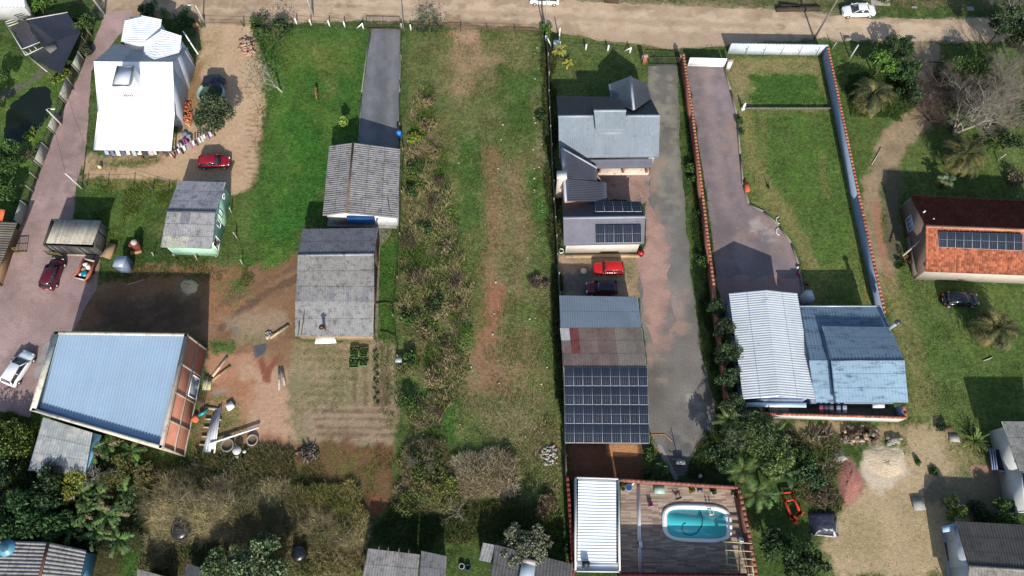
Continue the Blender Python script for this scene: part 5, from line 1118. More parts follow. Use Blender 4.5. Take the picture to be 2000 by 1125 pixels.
tag(lump(tuple(P(383,818)), (.9,.9,.5), S(220,120,80), .2, 3).build('orange_heap', m_cloth), 'orange fabric heap at the brick building wall', 'bundle')
# sand and gravel heaps
def heap(poly, h, col, label, name, mat=m_soil, seed=1, cat='heap', n=22, kind=None):
    q = [P(*p) for p in poly]; c = sum(q, Vector())/len(q); m = len(q)*3; ring_ = []
    for i in range(len(q)):
        for k in range(3): ring_.append(q[i].lerp(q[(i+1) % len(q)], k/3))
    r = random.Random(seed); vs = []; fs = []
    for i in range(7):
        f = i/6; 
        for p in ring_:
            w = p.lerp(c, f*.97); vs.append((w.x+r.uniform(-.08,.08), w.y+r.uniform(-.08,.08), -.02+h*(1-(1-f)**1.6)*r.uniform(.8,1.1) if i else -.03))
        if i:
            for k in range(m): k2 = (k+1) % m; fs.append(((i-1)*m+k, (i-1)*m+k2, i*m+k2, i*m+k))
    fs.append(tuple(range(6*m, 7*m))); a = sum((ring_[i].x*ring_[(i+1) % m].y-ring_[(i+1) % m].x*ring_[i].y) for i in range(m))
    if a < 0: fs = [f[::-1] for f in fs]
    mb = MB(); mb.add(vs, fs, col); o = mb.build(name, mat, smooth=True); return tag(o, label, cat, kind=kind)
heap([(352,556),(358,548),(378,547),(388,556),(382,572),(364,574)], .7, S(222,200,160), 'small pile of pale sand on the dark earth below the green house', 'sand_pile')
heap([(1634,905),(1652,897),(1668,905),(1685,945),(1668,985),(1644,988),(1636,950)], .5, S(172,118,106), 'long low pile of reddish gravel beside the black tarp', 'gravel_pile')
heap([(1686,880),(1730,874),(1768,882),(1768,925),(1735,936),(1700,925)], .25, S(218,198,168), 'broad flat spread of pale sand beside the dirt track', 'sand_spread')
heap([(1615,878),(1640,878),(1656,896),(1640,908),(1620,900)], .4, S(190,182,168), 'small pile of grey-white ash above the reddish gravel', 'ash_pile')
def rubble(poly, n, size, cols, label, name, seed=3, h=.5, mat=m_brick, cat='rubble', kind='stuff'):
    q = [P(*p) for p in poly]; r = random.Random(seed); mb = MB(); xs = [p.x for p in q]; ys = [p.y for p in q]; k = 0; pl = [(p.x,p.y) for p in q]
    while k < n:
        x, y = r.uniform(min(xs),max(xs)), r.uniform(min(ys),max(ys)); dd = float(pdist(np.array([x],np.float32), np.array([y],np.float32), pl)[0])
        if dd > 0: continue
        z = r.uniform(0, min(h, -dd*.8)); s = r.uniform(.7,1.3); a = Vector((x,y,z+.08)); d = Vector((r.gauss(0,1), r.gauss(0,1), r.gauss(0,.3))).normalized()*size[0]*s/2
        mb.beam(a-d, a+d, size[1]*s, size[2]*s, tuple(r.uniform(.75,1.2)*v for v in r.choice(cols))); k += 1
    o = mb.build(name, mat); return tag(o, label, cat, kind=kind)
rubble([(358,196),(372,200),(374,236),(372,246),(354,238),(352,215)], 150, (.3,.18,.12), [S(206,120,78), S(190,98,62), S(220,140,100)], 'heap of orange bricks beside the wall of the white house', 'brick_heap', 4, .9)
plank((376,215),(371,246), .14, S(228,205,180), 'pale board edging the right side of the orange brick heap', .1); plank((371,247),(354,235), .14, S(220,190,165), 'pale board across the lower end of the orange brick heap', .1)
rubble([(470,78),(488,75),(498,90),(494,108),(478,108),(468,95)], 80, (.6,.28,.14), [S(205,165,148), S(190,150,130), S(160,130,112)], 'stack of pinkish stone blocks at the edge of the sandy yard', 'block_stack', 5, .7)
rubble([(1645,838),(1690,832),(1716,842),(1712,862),(1660,868),(1642,856)], 110, (.5,.3,.18), [S(104,88,72), S(140,126,106), S(180,170,150), S(80,66,52)], 'jumbled heap of old blocks and timber behind the rear wall', 'debris_heap', 6, .6)
rubble([(1728,852),(1755,852),(1760,866),(1734,868)], 26, (.45,.35,.2), [S(170,170,150), S(150,146,130)], 'small scatter of pale blocks right of the debris heap', 'block_scatter', 7, .3)
rubble([(1572,845),(1618,842),(1622,853),(1578,858)], 22, (2.0,.16,.12), [S(150,138,120), S(120,106,92)], 'small pile of long grey timbers behind the rear wall', 'timber_pile', 8, .2, m_wood)
rubble([(1596,888),(1630,880),(1634,905),(1600,912)], 40, (1.4,.1,.08), [S(120,112,104), S(90,84,78), S(150,144,136)], 'grey stick and scrap pile beside the ash', 'scrap_pile', 9, .5, m_wood)
rubble([(585,872),(612,868),(620,890),(600,900),(584,892)], 60, (.9,.08,.06), [S(70,64,58), S(150,140,128), S(100,92,82)], 'burnt brushwood pile on the lower plot', 'brushwood_pile', 10, .5, m_wood)
rubble([(1050,875),(1085,870),(1090,905),(1062,910)], 60, (.3,.2,.1), [S(190,185,172), S(160,150,132), S(210,200,190)], 'pale builders rubble in the weeds of the vacant lot', 'rubble_patch', 11, .15, m_conc)
rubble([(518,648),(530,650),(532,660),(520,662)], 30, (.3,.2,.05), [S(210,205,200), S(170,165,160)], 'scrap of pale plastic and rubble beside the single plank', 'litter_heap', 12, .1, m_conc)
r = random.Random(31); LP = [((r.uniform(800,1070)), r.uniform(180,860)) for _ in range(46)]+[(r.uniform(1040,1066), r.uniform(90,420)) for _ in range(22)]
mbp = None
for k, (x, y) in enumerate(LP):
    p = P(x, y); s = r.uniform(.10,.26); mb = MB(); mb.box((0,0,0), (s,s*r.uniform(.5,1),s*.3), S(*[r.choice((215,200,180))]*2, 175)); mb.box((s*.2,s*.1,s*.3), (s*.5,s*.4,s*.15), S(190,188,176))
    o = mb.build('litter_scrap', m_plain, loc=(0,0,0)); o.location = (p.x,p.y,0); o.rotation_euler = (0,0,r.uniform(0,3)); tag(o, 'small pale scrap of litter lying in the weedy vacant lot', 'litter', 'pale scraps of litter in the vacant lot')
# ================================================================= yard things
q = P(402,184,0); t = thing('round_tank', 'pale green round tank half covered by black tarp beside the leafy tree', 'tank', (q.x+.9,q.y,0))
mb = MB(); mb.lathe((q.x+1.0,q.y-.3,0), [(1.75,0),(1.8,.9),(1.7,.95),(1.62,.9),(1.6,.5)], 24, S(170,200,190), S(70,90,70)); mb.build('shell', m_plain, t)
mb = MB(); vs = []; n = 9
c = Vector((q.x+1.3, q.y+1.0, 1.0)); r = random.Random(3)
for i in range(n):
    for j in range(n): vs.append(c+V((i/(n-1)-.5)*2.7+r.uniform(-.1,.1), (j/(n-1)-.5)*1.9+(.5-abs(i/(n-1)-.5))*.8+r.uniform(-.1,.1), .25+r.uniform(-.12,.15)-1.3*max(0,(i/(n-1)-.75)*2)))
fs = [(i*n+j,(i+1)*n+j,(i+1)*n+j+1,i*n+j+1) for i in range(n-1) for j in range(n-1)]; mb.add(vs, fs, S(44,46,56)); mb.add([v-V(0,0,.04) for v in vs], [f[::-1] for f in fs], S(40,40,48)); mb.build('tarp', m_tarp, t)
# ladder
t = thing('wooden_ladder', 'wooden ladder lying on the ground left of the leafy tree', 'ladder', tuple(P(386,235)))
for dx in (-3,3): mb = MB(); mb.beam(P(385+dx,214,.1), P(389+dx,262,.1), .07, .08, S(120,96,72)); mb.build('rail', m_wood, t)
for k in range(12): mb = MB(); mb.beam(P(382+.3*k,216+4*k,.12), P(388+.3*k,216+4*k,.12), .06, .06, S(205,190,165)); mb.build('rung', m_wood, t)
# clothes line
A, B = P(417,252,1.5), P(338,296,1.5); mb = MB(); mb.tube([A,B], .015, 4, (.4,.4,.4)); tag(mb.build('clothes_line', m_dark), 'clothes line running from the leafy tree to the white house', 'line')
cols = [(S(50,44,48),'black'),(S(220,200,215),'pale pink'),(S(84,66,120),'purple'),(S(222,220,226),'white'),(S(205,205,208),'off-white'),(S(226,224,228),'wide white'),(S(60,56,76),'dark'),(S(225,225,225),'white'),(S(176,90,150),'magenta'),(S(140,150,176),'blue-grey'),(S(228,226,226),'white'),(S(44,44,66),'navy'),(S(224,216,214),'cream'),(S(120,90,110),'mauve')]
for k, (c, nm) in enumerate(cols):
    g0 = rnd.uniform(.02,.3); a, b = A.lerp(B, (k+g0)/14), A.lerp(B, (k+g0+rnd.uniform(.45,.68))/14); mb = MB(); hgt = rnd.uniform(.35,1.1); n = 4; vs = []
    for i in range(n+1):
        for j in range(3): p = a.lerp(b, i/n); o = .06*math.sin(i*2.1+k)+.16*j; vs.append(p+V(o*.3, -o, -hgt*j/2))
    fs = [(i*3+j, i*3+j+1, (i+1)*3+j+1, (i+1)*3+j) for i in range(n) for j in range(2)]; mb.add(vs, fs, c); mb.add([v+V(0,.03,0) for v in vs], [f[::-1] for f in fs], c)
    tag(mb.build('hanging_garment', m_cloth), f'{nm} garment, {(ORDN+["eleventh","twelfth","thirteenth","fourteenth"])[k]} on the clothes line from the leafy tree', 'clothing', 'clothes drying on the line')
for k, (px, py, c, nm) in enumerate(((362,262,S(110,124,150),'blue-grey'),(370,268,S(150,160,180),'pale blue'),(352,284,S(228,228,228),'white'),(362,276,S(170,96,160),'pink and purple'),(346,296,S(40,44,60),'black'),(336,300,S(220,200,200),'pale pink'))):
    tag(lump(tuple(P(px,py)), (.9,.7,.45), c, k, k+20).build('laundry_heap', m_cloth), f'{nm} laundry heap on the ground by the corner of the white house', 'laundry')
# drum on a post, little table, hose, satellite bits
q = P(782,270,0); t = thing('blue_drum', 'bright blue plastic drum on a stand beside the grey driveway', 'drum', (q.x,q.y,0)); mb = MB(); mb.lathe((q.x,q.y,.5), [(.3,0),(.34,.2),(.34,.8),(.3,.95)], 12, S(24,110,205), S(60,150,225)); mb.build('drum', m_gloss, t)
for dx in (-.2,.2): mb = MB(); mb.box((q.x+dx,q.y,0), (.08,.5,.5), S(130,120,100)); mb.build('leg', m_wood, t)
q = P(780,706,0); t = thing('small_table', 'small white-topped metal table at the right of the vegetable plot', 'table', (q.x,q.y,0)); mb = MB(); mb.box((q.x,q.y,.65), (.75,.6,.05), S(190,196,205)); mb.build('top', m_metal, t)
for sx in (-1,1):
    for sy in (-1,1): mb = MB(); mb.box((q.x+sx*.33,q.y+sy*.25,0), (.04,.04,.65), S(160,160,160)); mb.build('leg', m_metal, t)
BED = [(693,688,1.0,1.35,'top left'),(711,689,.95,1.1,'top right'),(692,710,1.1,1.1,'bottom left'),(711,708,.95,.9,'bottom right')]
leafbeds = []
for x, y, w, d_, nm in BED:
    p = P(x,y); t = thing('raised_bed', f'{nm} green-framed vegetable bed below the barn', 'garden bed', (p.x,p.y,0)); mb = MB()
    for s in (-1,1): mb.box((p.x+s*w/2,p.y,0), (.07,d_,.3), S(96,120,70)); mb.box((p.x,p.y+s*d_/2,0), (w-.07,.07,.3), S(110,130,84))
    mb.build('frame', m_wood, t); mb = MB(); mb.box((p.x,p.y,0), (w-.08,d_-.08,.2), S(70,52,40)); mb.build('soil', m_soil, t); leafbeds.append((p,w,d_,t))
# water tanks, bins behind the hall
for px, lab in ((1512,'left round lid of the two water tanks behind the hall'),(1531,'right round lid of the two water tanks behind the hall')):
    q = P(px,799,.9); mb = MB(); mb.lathe((q.x,q.y,0), [(.55,0),(.6,.8),(.62,.9),(.2,1.0)], 16, S(150,140,124)); tag(mb.build('water_tank', m_plain), lab, 'tank')
for k, (px, c, nm) in enumerate(((1604,S(170,90,110),'pink'),(1614,S(90,90,100),'dark'),(1624,S(120,120,130),'grey'),(1638,S(150,165,195),'pale blue'),(1650,S(190,196,205),'white'))):
    a = P(px,792,2.0); b = P(px+4,806,1.6); mb = MB(); mb.hexa([a-V(.25,0,0), a+V(.2,0,0), b+V(.2,0,-.4), b-V(.25,0,.4)], [a-V(.25,0,-.03), a+V(.2,0,.03), b+V(.2,0,-.37), b-V(.25,0,.37)], c); tag(mb.build('hanging_garment', m_cloth), f'{nm} cloth hanging behind the blue-roofed house', 'clothing')
# statue, orange pot, toys in walled lot
q = P(1450,214,0); t = thing('garden_statue', 'white garden statue on a plinth at the left end of the lawn kerb', 'statue', (q.x,q.y,0)); mb = MB(); mb.box((q.x,q.y,0), (.4,.4,.4), (.6,.6,.58)); mb.build('plinth', m_conc, t); mb = MB(); mb.lathe((q.x,q.y,.4), [(.18,0),(.15,.35),(.2,.6),(.08,.75),(.12,.85),(.1,.98),(.02,1.02)], 8, (.7,.7,.68)); mb.build('figure', m_conc, t)
boxthing('orange_brick_stack', 'little stack of orange blocks at the lawn kerb', 'bricks', (1457,368), (.5,1.2,.5), S(220,120,76), m_brick, 5, lid=S(200,100,64))
for a, lab in ((( 1523,431),'upper white plastic hoop at the driveway curve'),((1523,453),'lower white plastic hoop at the driveway curve')):
    p = P(*a); mb = MB(); mb.tube([p+V(.5*math.cos(x),.5*math.sin(x),.1) for x in np.linspace(1.8,4.4,8)], .05, 5, (.7,.7,.66)); tag(mb.build('plastic_hoop', m_gloss), lab, 'hoop')
tag(lump(tuple(P(1559,535)), (.4,.6,.4), S(180,50,70), 0, 4).build('toy', m_gloss), 'pink toy at the driveway edge', 'toy'); tag(lump(tuple(P(1576,555)), (.5,.4,.4), S(150,30,60), 0, 6).build('toy', m_gloss), 'dark pink toy on the shaded lawn', 'toy')
tag(lump(tuple(P(1557,523)), (.35,.35,.35), S(220,220,215), 0, 8).build('white_ball', m_gloss), 'white ball above the pink toy', 'ball')
q = P(1248,498,0); t = thing('red_machine', 'red garden machine beside the annex corner', 'machine', (q.x,q.y,0)); mb = MB(); mb.box((q.x+.2,q.y+.1,.2), (.7,.5,.35), S(180,30,34)); mb.build('body', m_gloss, t)
mb = MB(); mb.beam((q.x-.1,q.y-.1,.4), (q.x-.7,q.y-.3,.9), .05, .05, S(40,40,44)); mb.beam((q.x-.7,q.y-.55,.9), (q.x-.7,q.y-.05,.9), .05, .05, S(40,40,44)); mb.build('handlebar', m_dark, t)
for s in (-1,1): mb = MB(); mb.tube([(q.x+.2,q.y+.1+.3*s,.2),(q.x+.2,q.y+.1+.36*s,.2)], .2, 10, (.03,.03,.03)); mb.build('wheel', m_rubber, t)
table((1139,532), .38, .5, S(228,216,186), 'pale round spool table in front of the annex', 'spool_table', 'table')
ring((1096,491), .32, .25, (.62,.62,.62), 'white-rimmed tyre at the left corner of the annex', S(60,60,60), 'old_tyre', 'tyre')
# pool terrace
t_deck = sheet('pool_terrace', [(1212,938),(1438,952),(1474,1128),(1212,1128)], .006, m_pave, S(166,146,130))
def deck_mat():
    m = bpy.data.materials.new('wood_look_tile'); m.use_nodes = True; t = m.node_tree; N = t.nodes; L = t.links; b = N['Principled BSDF']; b.inputs['Roughness'].default_value = .6
    co = N.new('ShaderNodeTexCoord').outputs['Object']; br = N.new('ShaderNodeTexBrick'); L.new(co, br.inputs['Vector']); br.inputs['Scale'].default_value = 1
    br.inputs['Brick Width'].default_value = 1.15; br.inputs['Row Height'].default_value = .17; br.inputs['Mortar Size'].default_value = .008; br.offset = .37; br.inputs['Bias'].default_value = 0
    br.inputs['Color1'].default_value = (*S(204,182,160), 1); br.inputs['Color2'].default_value = (*S(140,118,104), 1); br.inputs['Mortar'].default_value = (*S(120,104,92), 1)
    n = N.new('ShaderNodeTexNoise'); n.inputs['Scale'].default_value = .5; L.new(co, n.inputs['Vector']); r = N.new('ShaderNodeMapRange'); L.new(n.outputs['Fac'], r.inputs['Value']); r.inputs['To Min'].default_value = .7; r.inputs['To Max'].default_value = 1.2
    x = N.new('ShaderNodeVectorMath'); x.operation = 'SCALE'; L.new(br.outputs['Color'], x.inputs[0]); L.new(r.outputs[0], x.inputs['Scale']); L.new(x.outputs[0], b.inputs['Base Color']); return m
t_deck.data.materials.clear(); t_deck.data.materials.append(deck_mat())
def srect(c, w, h, n=36, e=4.5, rot=0.0):
    o = []
    for k in range(n):
        a = 2*math.pi*k/n; x = math.copysign(abs(math.cos(a))**(2/e), math.cos(a))*w/2; y = math.copysign(abs(math.sin(a))**(2/e), math.sin(a))*h/2; o.append((c.x+x*math.cos(rot)-y*math.sin(rot), c.y+x*math.sin(rot)+y*math.cos(rot)))
    return o
pa, pb = P(1293,1020), P(1429,1022); pc = P(1361,984), P(1361,1059); cpo = (P(1361,984)+P(1361,1059))/2; wo = (pb-pa).length; ho = (pc[0]-pc[1]).length
t = thing('swimming_pool', 'turquoise swimming pool with broad white rounded rim on the tiled terrace', 'pool', (cpo.x,cpo.y,0))
o1 = srect(cpo, wo, ho, 48, 3.4, -.03); i1 = srect(cpo+V(-.05,-.1,0), wo*.85, ho*.75, 48, 4.6, -.03); n = 48; mb = MB()
vs = [(x,y,.0) for x,y in o1]+[(x,y,.14) for x,y in o1]+[(x,y,.14) for x,y in i1]+[(x,y,-.003) for x,y in i1]; fs = []
for k in range(n):
    k2 = (k+1) % n
    for a in range(3): fs.append((a*n+k, a*n+k2, (a+1)*n+k2, (a+1)*n+k))
mb.add(vs, fs, (.72,.72,.70)); mb.build('rim', m_white, t)
m_water = bpy.data.materials.new('pool_water'); m_water.use_nodes = True; b = m_water.node_tree.nodes['Principled BSDF']; b.inputs['Base Color'].default_value = (*S(84,226,230), 1); b.inputs['Roughness'].default_value = .12; b.inputs['Specular IOR Level'].default_value = .5
nn_ = m_water.node_tree.nodes.new('ShaderNodeTexNoise'); nn_.inputs['Scale'].default_value = 3; bp = m_water.node_tree.nodes.new('ShaderNodeBump'); bp.inputs['Strength'].default_value = .12; m_water.node_tree.links.new(nn_.outputs['Fac'], bp.inputs['Height']); m_water.node_tree.links.new(bp.outputs[0], b.inputs['Normal'])
mb = MB(); mb.prism(i1, -.0025, .06, S(30,165,172)); mb.build('water', m_water, t)
mb = MB(); pts = [(1366,996),(1372,1010),(1371,1026),(1362,1040),(1350,1046),(1338,1044),(1331,1034),(1334,1024),(1339,1022)]; mb.tube([P(*q)+V(0,0,.09) for q in pts], .035, 5, S(10,50,70)); tag(mb.build('pool_hose', m_rubber), 'dark cleaning hose curling in the swimming pool', 'hose')
t = thing('pool_ladder', 'steel pool ladder at the upper right of the pool', 'ladder', tuple(P(1386,998)))
for dx in (-3,4): mb = MB(); p = P(1386+dx,1000); mb.tube([p+V(0,.5,.1),p+V(0,.5,.7),p+V(0,.1,.95),p+V(0,-.3,.7),p+V(0,-.3,.08)], .03, 6, (.6,.6,.62)); mb.build('rail', m_metal, t)
for z in (.25,.5): mb = MB(); a = P(1383,1000); b_ = P(1390,1000); mb.beam(a+V(0,-.3,z), b_+V(0,-.3,z), .1, .04, (.6,.6,.62)); mb.build('step', m_metal, t)
mb = MB(); mb.beam(P(1247,947,.05), P(1250,1122,.05), .34, .09, (.7,.7,.7)); mb.beam(P(1247,947,.1), P(1250,1122,.1), .05, .02, (.5,.5,.5)); tag(mb.build('white_channel', m_white), 'long straight white drain channel crossing the pool terrace', 'channel')
boxthing('dark_post_box', 'small dark box with white foot on the white channel', 'box', (1249,1064), (.35,.6,.7), S(60,66,74), m_plain, 0, lid=(.6,.6,.6))
boxthing('pump_hatch', 'pale green glazed hatch with white rim on the terrace', 'hatch', (1287,957), (1.0,.8,.25), S(160,205,190), m_gloss, -2, lid=S(170,210,196))
def pot(base, r, h, pc_, label, name='plant_pot'):
    p = P(*base); t = thing(name, label, 'potted plant', (p.x,p.y,0)); mb = MB(); mb.lathe((p.x,p.y,0), [(r*.7,0),(r,h),(r*.85,h)], 12, pc_, S(70,54,40)); mb.build('pot', m_gloss, t); return t, p
pots = [pot((1350,958), .28,.4, S(120,90,70), 'yellow-green potted plant at the top wall of the terrace'), pot((1391,961), .28,.45, (.6,.6,.58), 'leafy plant in a white pot at the top wall of the terrace'), pot((1434,966), .33,.5, (.65,.65,.63), 'plant in a big white pot in the terrace corner'), pot((1214,952), .25,.3, S(110,80,60), 'small green plant beside the pool shed corner')]
boxthing('blue_tray', 'blue-grey tray at the top wall of the terrace', 'tray', (1367,958), (.55,.35,.15), S(90,105,130), m_gloss, 0)
q = P(1227,953); t = thing('pool_float', 'blue and white tub beside the pool shed', 'tub', (q.x,q.y,0)); mb = MB(); mb.lathe((q.x,q.y,0), [(.36,0),(.42,.45),(.34,.45)], 14, S(150,165,185), S(50,86,140)); mb.build('tub', m_gloss, t); mb = MB(); mb.tube([(q.x+.3,q.y+.2,.2),(q.x+.6,q.y+.5,.5)], .08, 6, (.7,.7,.7)); mb.build('spout', m_white, t)
q = P(1270,986); t = thing('pink_chair', 'pink child chair on the pool terrace', 'chair', (q.x,q.y,0)); mb = MB(); mb.box((q.x,q.y,.3),(.45,.45,.06), S(205,80,140)); mb.build('seat', m_gloss, t); mb = MB(); mb.box((q.x,q.y-.22,.36),(.45,.06,.4), S(215,150,180)); mb.build('backrest', m_gloss, t)
for sx in (-1,1):
    for sy in (-1,1): mb = MB(); mb.box((q.x+sx*.18,q.y+sy*.18,0),(.05,.05,.3), S(215,180,200)); mb.build('leg', m_gloss, t)
q = P(1446,1056); mb = MB(); mb.lathe((q.x,q.y,0), [(.12,0),(.3,.1),(.36,.3),(.3,.5),(.12,.62),(.02,.64)], 12, (.68,.68,.66)); tag(mb.build('white_sphere', m_gloss), 'white ball-shaped lamp beside the pergola', 'lamp')
# pergola
t = thing('pergola', 'pale wooden pergola frame at the lower right of the pool terrace', 'pergola', tuple(P(1440,1090)))
WC = S(186,180,142)
for y0 in (1059,1075,1090,1104,1120): mb = MB(); mb.beam(P(1416,y0-1,1.75), P(1468+(y0-1059)*.05,y0+2,1.75), .12, .14, WC); mb.build('crossbeam', m_wood, t)
for xa, xb in ((1417,1422),(1443,1445),(1467,1471)): mb = MB(); mb.beam(P(xa,1056,1.65), P(xb,1124,1.65), .14, .16, WC); mb.build('rafter', m_wood, t)
for px, py in ((1417,1058),(1468,1060),(1422,1122),(1471,1122)): q = P(px,py,1.65); mb = MB(); mb.box((q.x,q.y,0), (.14,.14,1.6), WC); mb.build('post', m_wood, t)
# red machine frame, black tarp, dark trailer, tank bottom-left
t = thing('harrow_frame', 'red-orange steel farm implement frame lying in the weeds', 'farm implement', tuple(P(1545,995)))
RD = S(205,70,42)
for a, b in (((1523,964),(1547,1020)),((1542,962),(1562,1008)),((1523,964),(1543,962)),((1528,980),(1548,976)),((1540,1014),(1566,1000)),((1545,1022),(1562,996)),((1556,1024),(1540,1006))): mb = MB(); mb.beam(P(*a)+V(0,0,.5), P(*b)+V(0,0,.5), .22, .2, RD); mb.build('bar', m_plain, t)
for px, py in ((1524,966),(1543,964),(1548,1018),(1562,1004)): mb = MB(); q = P(px,py); mb.box((q.x,q.y,0), (.12,.12,.5), RD); mb.build('leg', m_plain, t)
q = P(1608,1024); t = thing('tarp_covered_pile', 'pile covered with shiny black tarp held down by white boards', 'covered pile', (q.x,q.y,0))
n = 14; vs = []; r = random.Random(12)
for i in range(n):
    for j in range(n): u, v = i/(n-1), j/(n-1); e = min(u,1-u,v,1-v)*5; vs.append((q.x+(u-.5)*2.9, q.y+(v-.5)*2.5+.15*math.sin(3*u), max(.0, min(1,e))*.75+r.uniform(-.03,.10)))
fs = [(i*n+j,(i+1)*n+j,(i+1)*n+j+1,i*n+j+1) for i in range(n-1) for j in range(n-1)]; mb = MB(); mb.add(vs, fs, S(52,58,72)); mb.add([(x,y,z-.05) for x,y,z in vs], [f[::-1] for f in fs], S(40,40,48)); mb.build('tarp', m_tarp, t)
mb = MB(); mb.beam(P(1583,1043,.15), P(1630,1048,.15), .15, .12, S(200,195,188)); mb.build('board', m_wood, t); mb = MB(); mb.beam(P(1626,1030,.6), P(1631,1048,.5), .2, .1, S(205,205,205)); mb.build('board', m_wood, t); mb = MB(); mb.beam(P(1632,1008,.5), P(1634,1040,.5), .16, .12, S(130,130,130)); mb.build('board', m_wood, t)
q = P(1968,908); t = thing('flatbed_trailer', 'black flat trailer with steel side rails beside the grey edge building', 'trailer', (q.x,q.y,0)); A, B, Cc, D = PP([(1944,878,1.0),(1990,882,1.0),(1999,922,1.0),(1948,918,1.0)])
mb = MB(); mb.hexa([p-V(0,0,.3) for p in (D,Cc,B,A)], [D,Cc,B,A], S(26,28,34)); mb.build('bed', m_dark, t)
for k in range(3): mb = MB(); mb.beam(A+V(-.15-.25*k,.1,.1), D+V(-.1-.25*k,0,.1), .06, .2, S(130,150,190)); mb.build('side_rail', m_metal, t)
mb = MB(); mb.beam(D+V(0,-.05,.1), Cc+V(0,-.05,.1), .08, .15, S(130,130,140)); mb.build('tail_rail', m_metal, t)
for sx in (0,1):
    p = A.lerp(D,.75) if sx == 0 else B.lerp(Cc,.75); mb = MB(); mb.tube([(p.x-.12,p.y,.35),(p.x+.12,p.y,.35)], .35, 12, (.02,.02,.02)); mb.build('wheel', m_rubber, t)
q = P(12,1070,3.5); mb = MB(); mb.lathe((q.x,q.y,2.6), [(.75,0),(.85,.8),(.8,.95),(.45,1.1),(.42,1.15)], 18, S(96,160,185), S(60,110,130)); tag(mb.build('water_tank', m_gloss), 'light blue round water tank on the ribbed roof at lower left', 'tank')
ring((1005,1119), .32, .3, S(190,205,225), 'white-rimmed bowl at the bottom border right of the sheds', S(40,50,80), 'bowl', 'bowl') if 0 else None
ring((902,1106), .3, .35, S(200,200,205), 'white-rimmed tub on dark ground at the bottom border', S(50,44,40), 'tub', 'tub'); ring((914,1108), .3, .35, S(60,76,110), 'navy blue tub on dark ground at the bottom border', S(50,60,90), 'tub', 'tub')
boxthing('clay_pot', 'large brown clay pot standing on the grass edge of the track', 'pot', (1846,839), (.5,.5,.75), S(140,100,80), m_plain, 20, lid=S(110,80,62))
boxthing('white_grill', 'pale slatted board on the grass beside the spiky plant', 'board', (1863,856), (1.0,.8,.08), S(165,160,150), m_wood, -5, lid=S(175,170,160))
boxthing('pale_slab', 'pale concrete slab at the edge of the shaded track', 'slab', (1792,985), (1.1,1.2,.25), S(180,180,172), m_conc, 5, lid=S(170,170,165))
boxthing('kerb_block', 'pale kerb block at the top of the right-hand path', 'block', (1853,81), (.9,.6,.35), S(160,156,142), m_conc, 0, lid=S(150,146,132)); boxthing('kerb_block', 'pale kerb block on the verge left of the path', 'block', (1779,79), (1.0,.5,.35), S(165,160,146), m_conc, 0, lid=S(150,146,132)); boxthing('kerb_block', 'pale block on the verge nearest the short white pole', 'block', (1655,78), (.8,.5,.3), S(150,146,130), m_conc, 0, lid=S(150,146,132))
q = P(130/1.0,150,0)
for px, py, lab, sz in ((383,50,'round boulder at the top of the sandy yard',1.0),):
    tag(lump(tuple(P(px,py)), (sz,sz*.9,sz*.55), S(190,150,115), 0, 3, 9).build('boulder', m_soil), lab, 'boulder')
for k in range(3): plank((1796+6*k,118),(1790+6*k,134), .12, S(165,160,120), ['left','middle','right'][k]+' pale stake of three by the path entrance', .1, .5)
plank((1806,132),(1838,134), .14, S(60,58,52), 'dark rail across the path entrance under the bare tree', .1, 1.1); plank((1872,130),(1862,145), .2, S(200,180,130), 'yellowish board under the bare tree', .1, .5)
m_pond = M('pond_water', .3, (.3,.2), (2,.1), spec=.3)
# white pond edge, bridge over
pond = sheet('pond', [(62,172),(88,170),(104,178),(104,196),(88,230),(66,262),(40,282),(14,286),(4,268),(10,232),(28,200)], .006, m_pond, S(26,34,24), .35)
# concrete driveway stub at the street's far side
sheet('concrete_apron', [(1700,-6),(1737,-6),(1739,12),(1702,10)], .01, m_conc, S(190,180,165)); boxthing('manhole', 'pale square cover in the grass beyond the street, the right one', 'cover', (1895,17), (1.0,.7,.06), S(160,160,158), m_conc); boxthing('manhole', 'pale square cover in the grass beyond the street, the left one', 'cover', (1785,13), (.8,.6,.06), S(150,146,132), m_conc)
sheet('apron_patch', [(90,668),(118,655),(100,700),(78,740),(66,735),(72,700)], .012, m_conc, S(166,162,156), .25)
plank((1523,12),(1560,16), .5, S(70,58,46), 'dark culvert log on the far verge of the dirt street, left of the pole', .4, 0, m_bark, 'log', 'log') ; plank((1515,20),(1600,18), .7, S(76,66,54), 'long dark log pile lying beyond the dirt street', .4, 0, m_bark, 'log', 'log'); plank((1181,2),(1208,4), .7, S(84,70,56), 'short dark culvert end beyond the dirt street', .5, 0, m_bark, 'log', 'log')
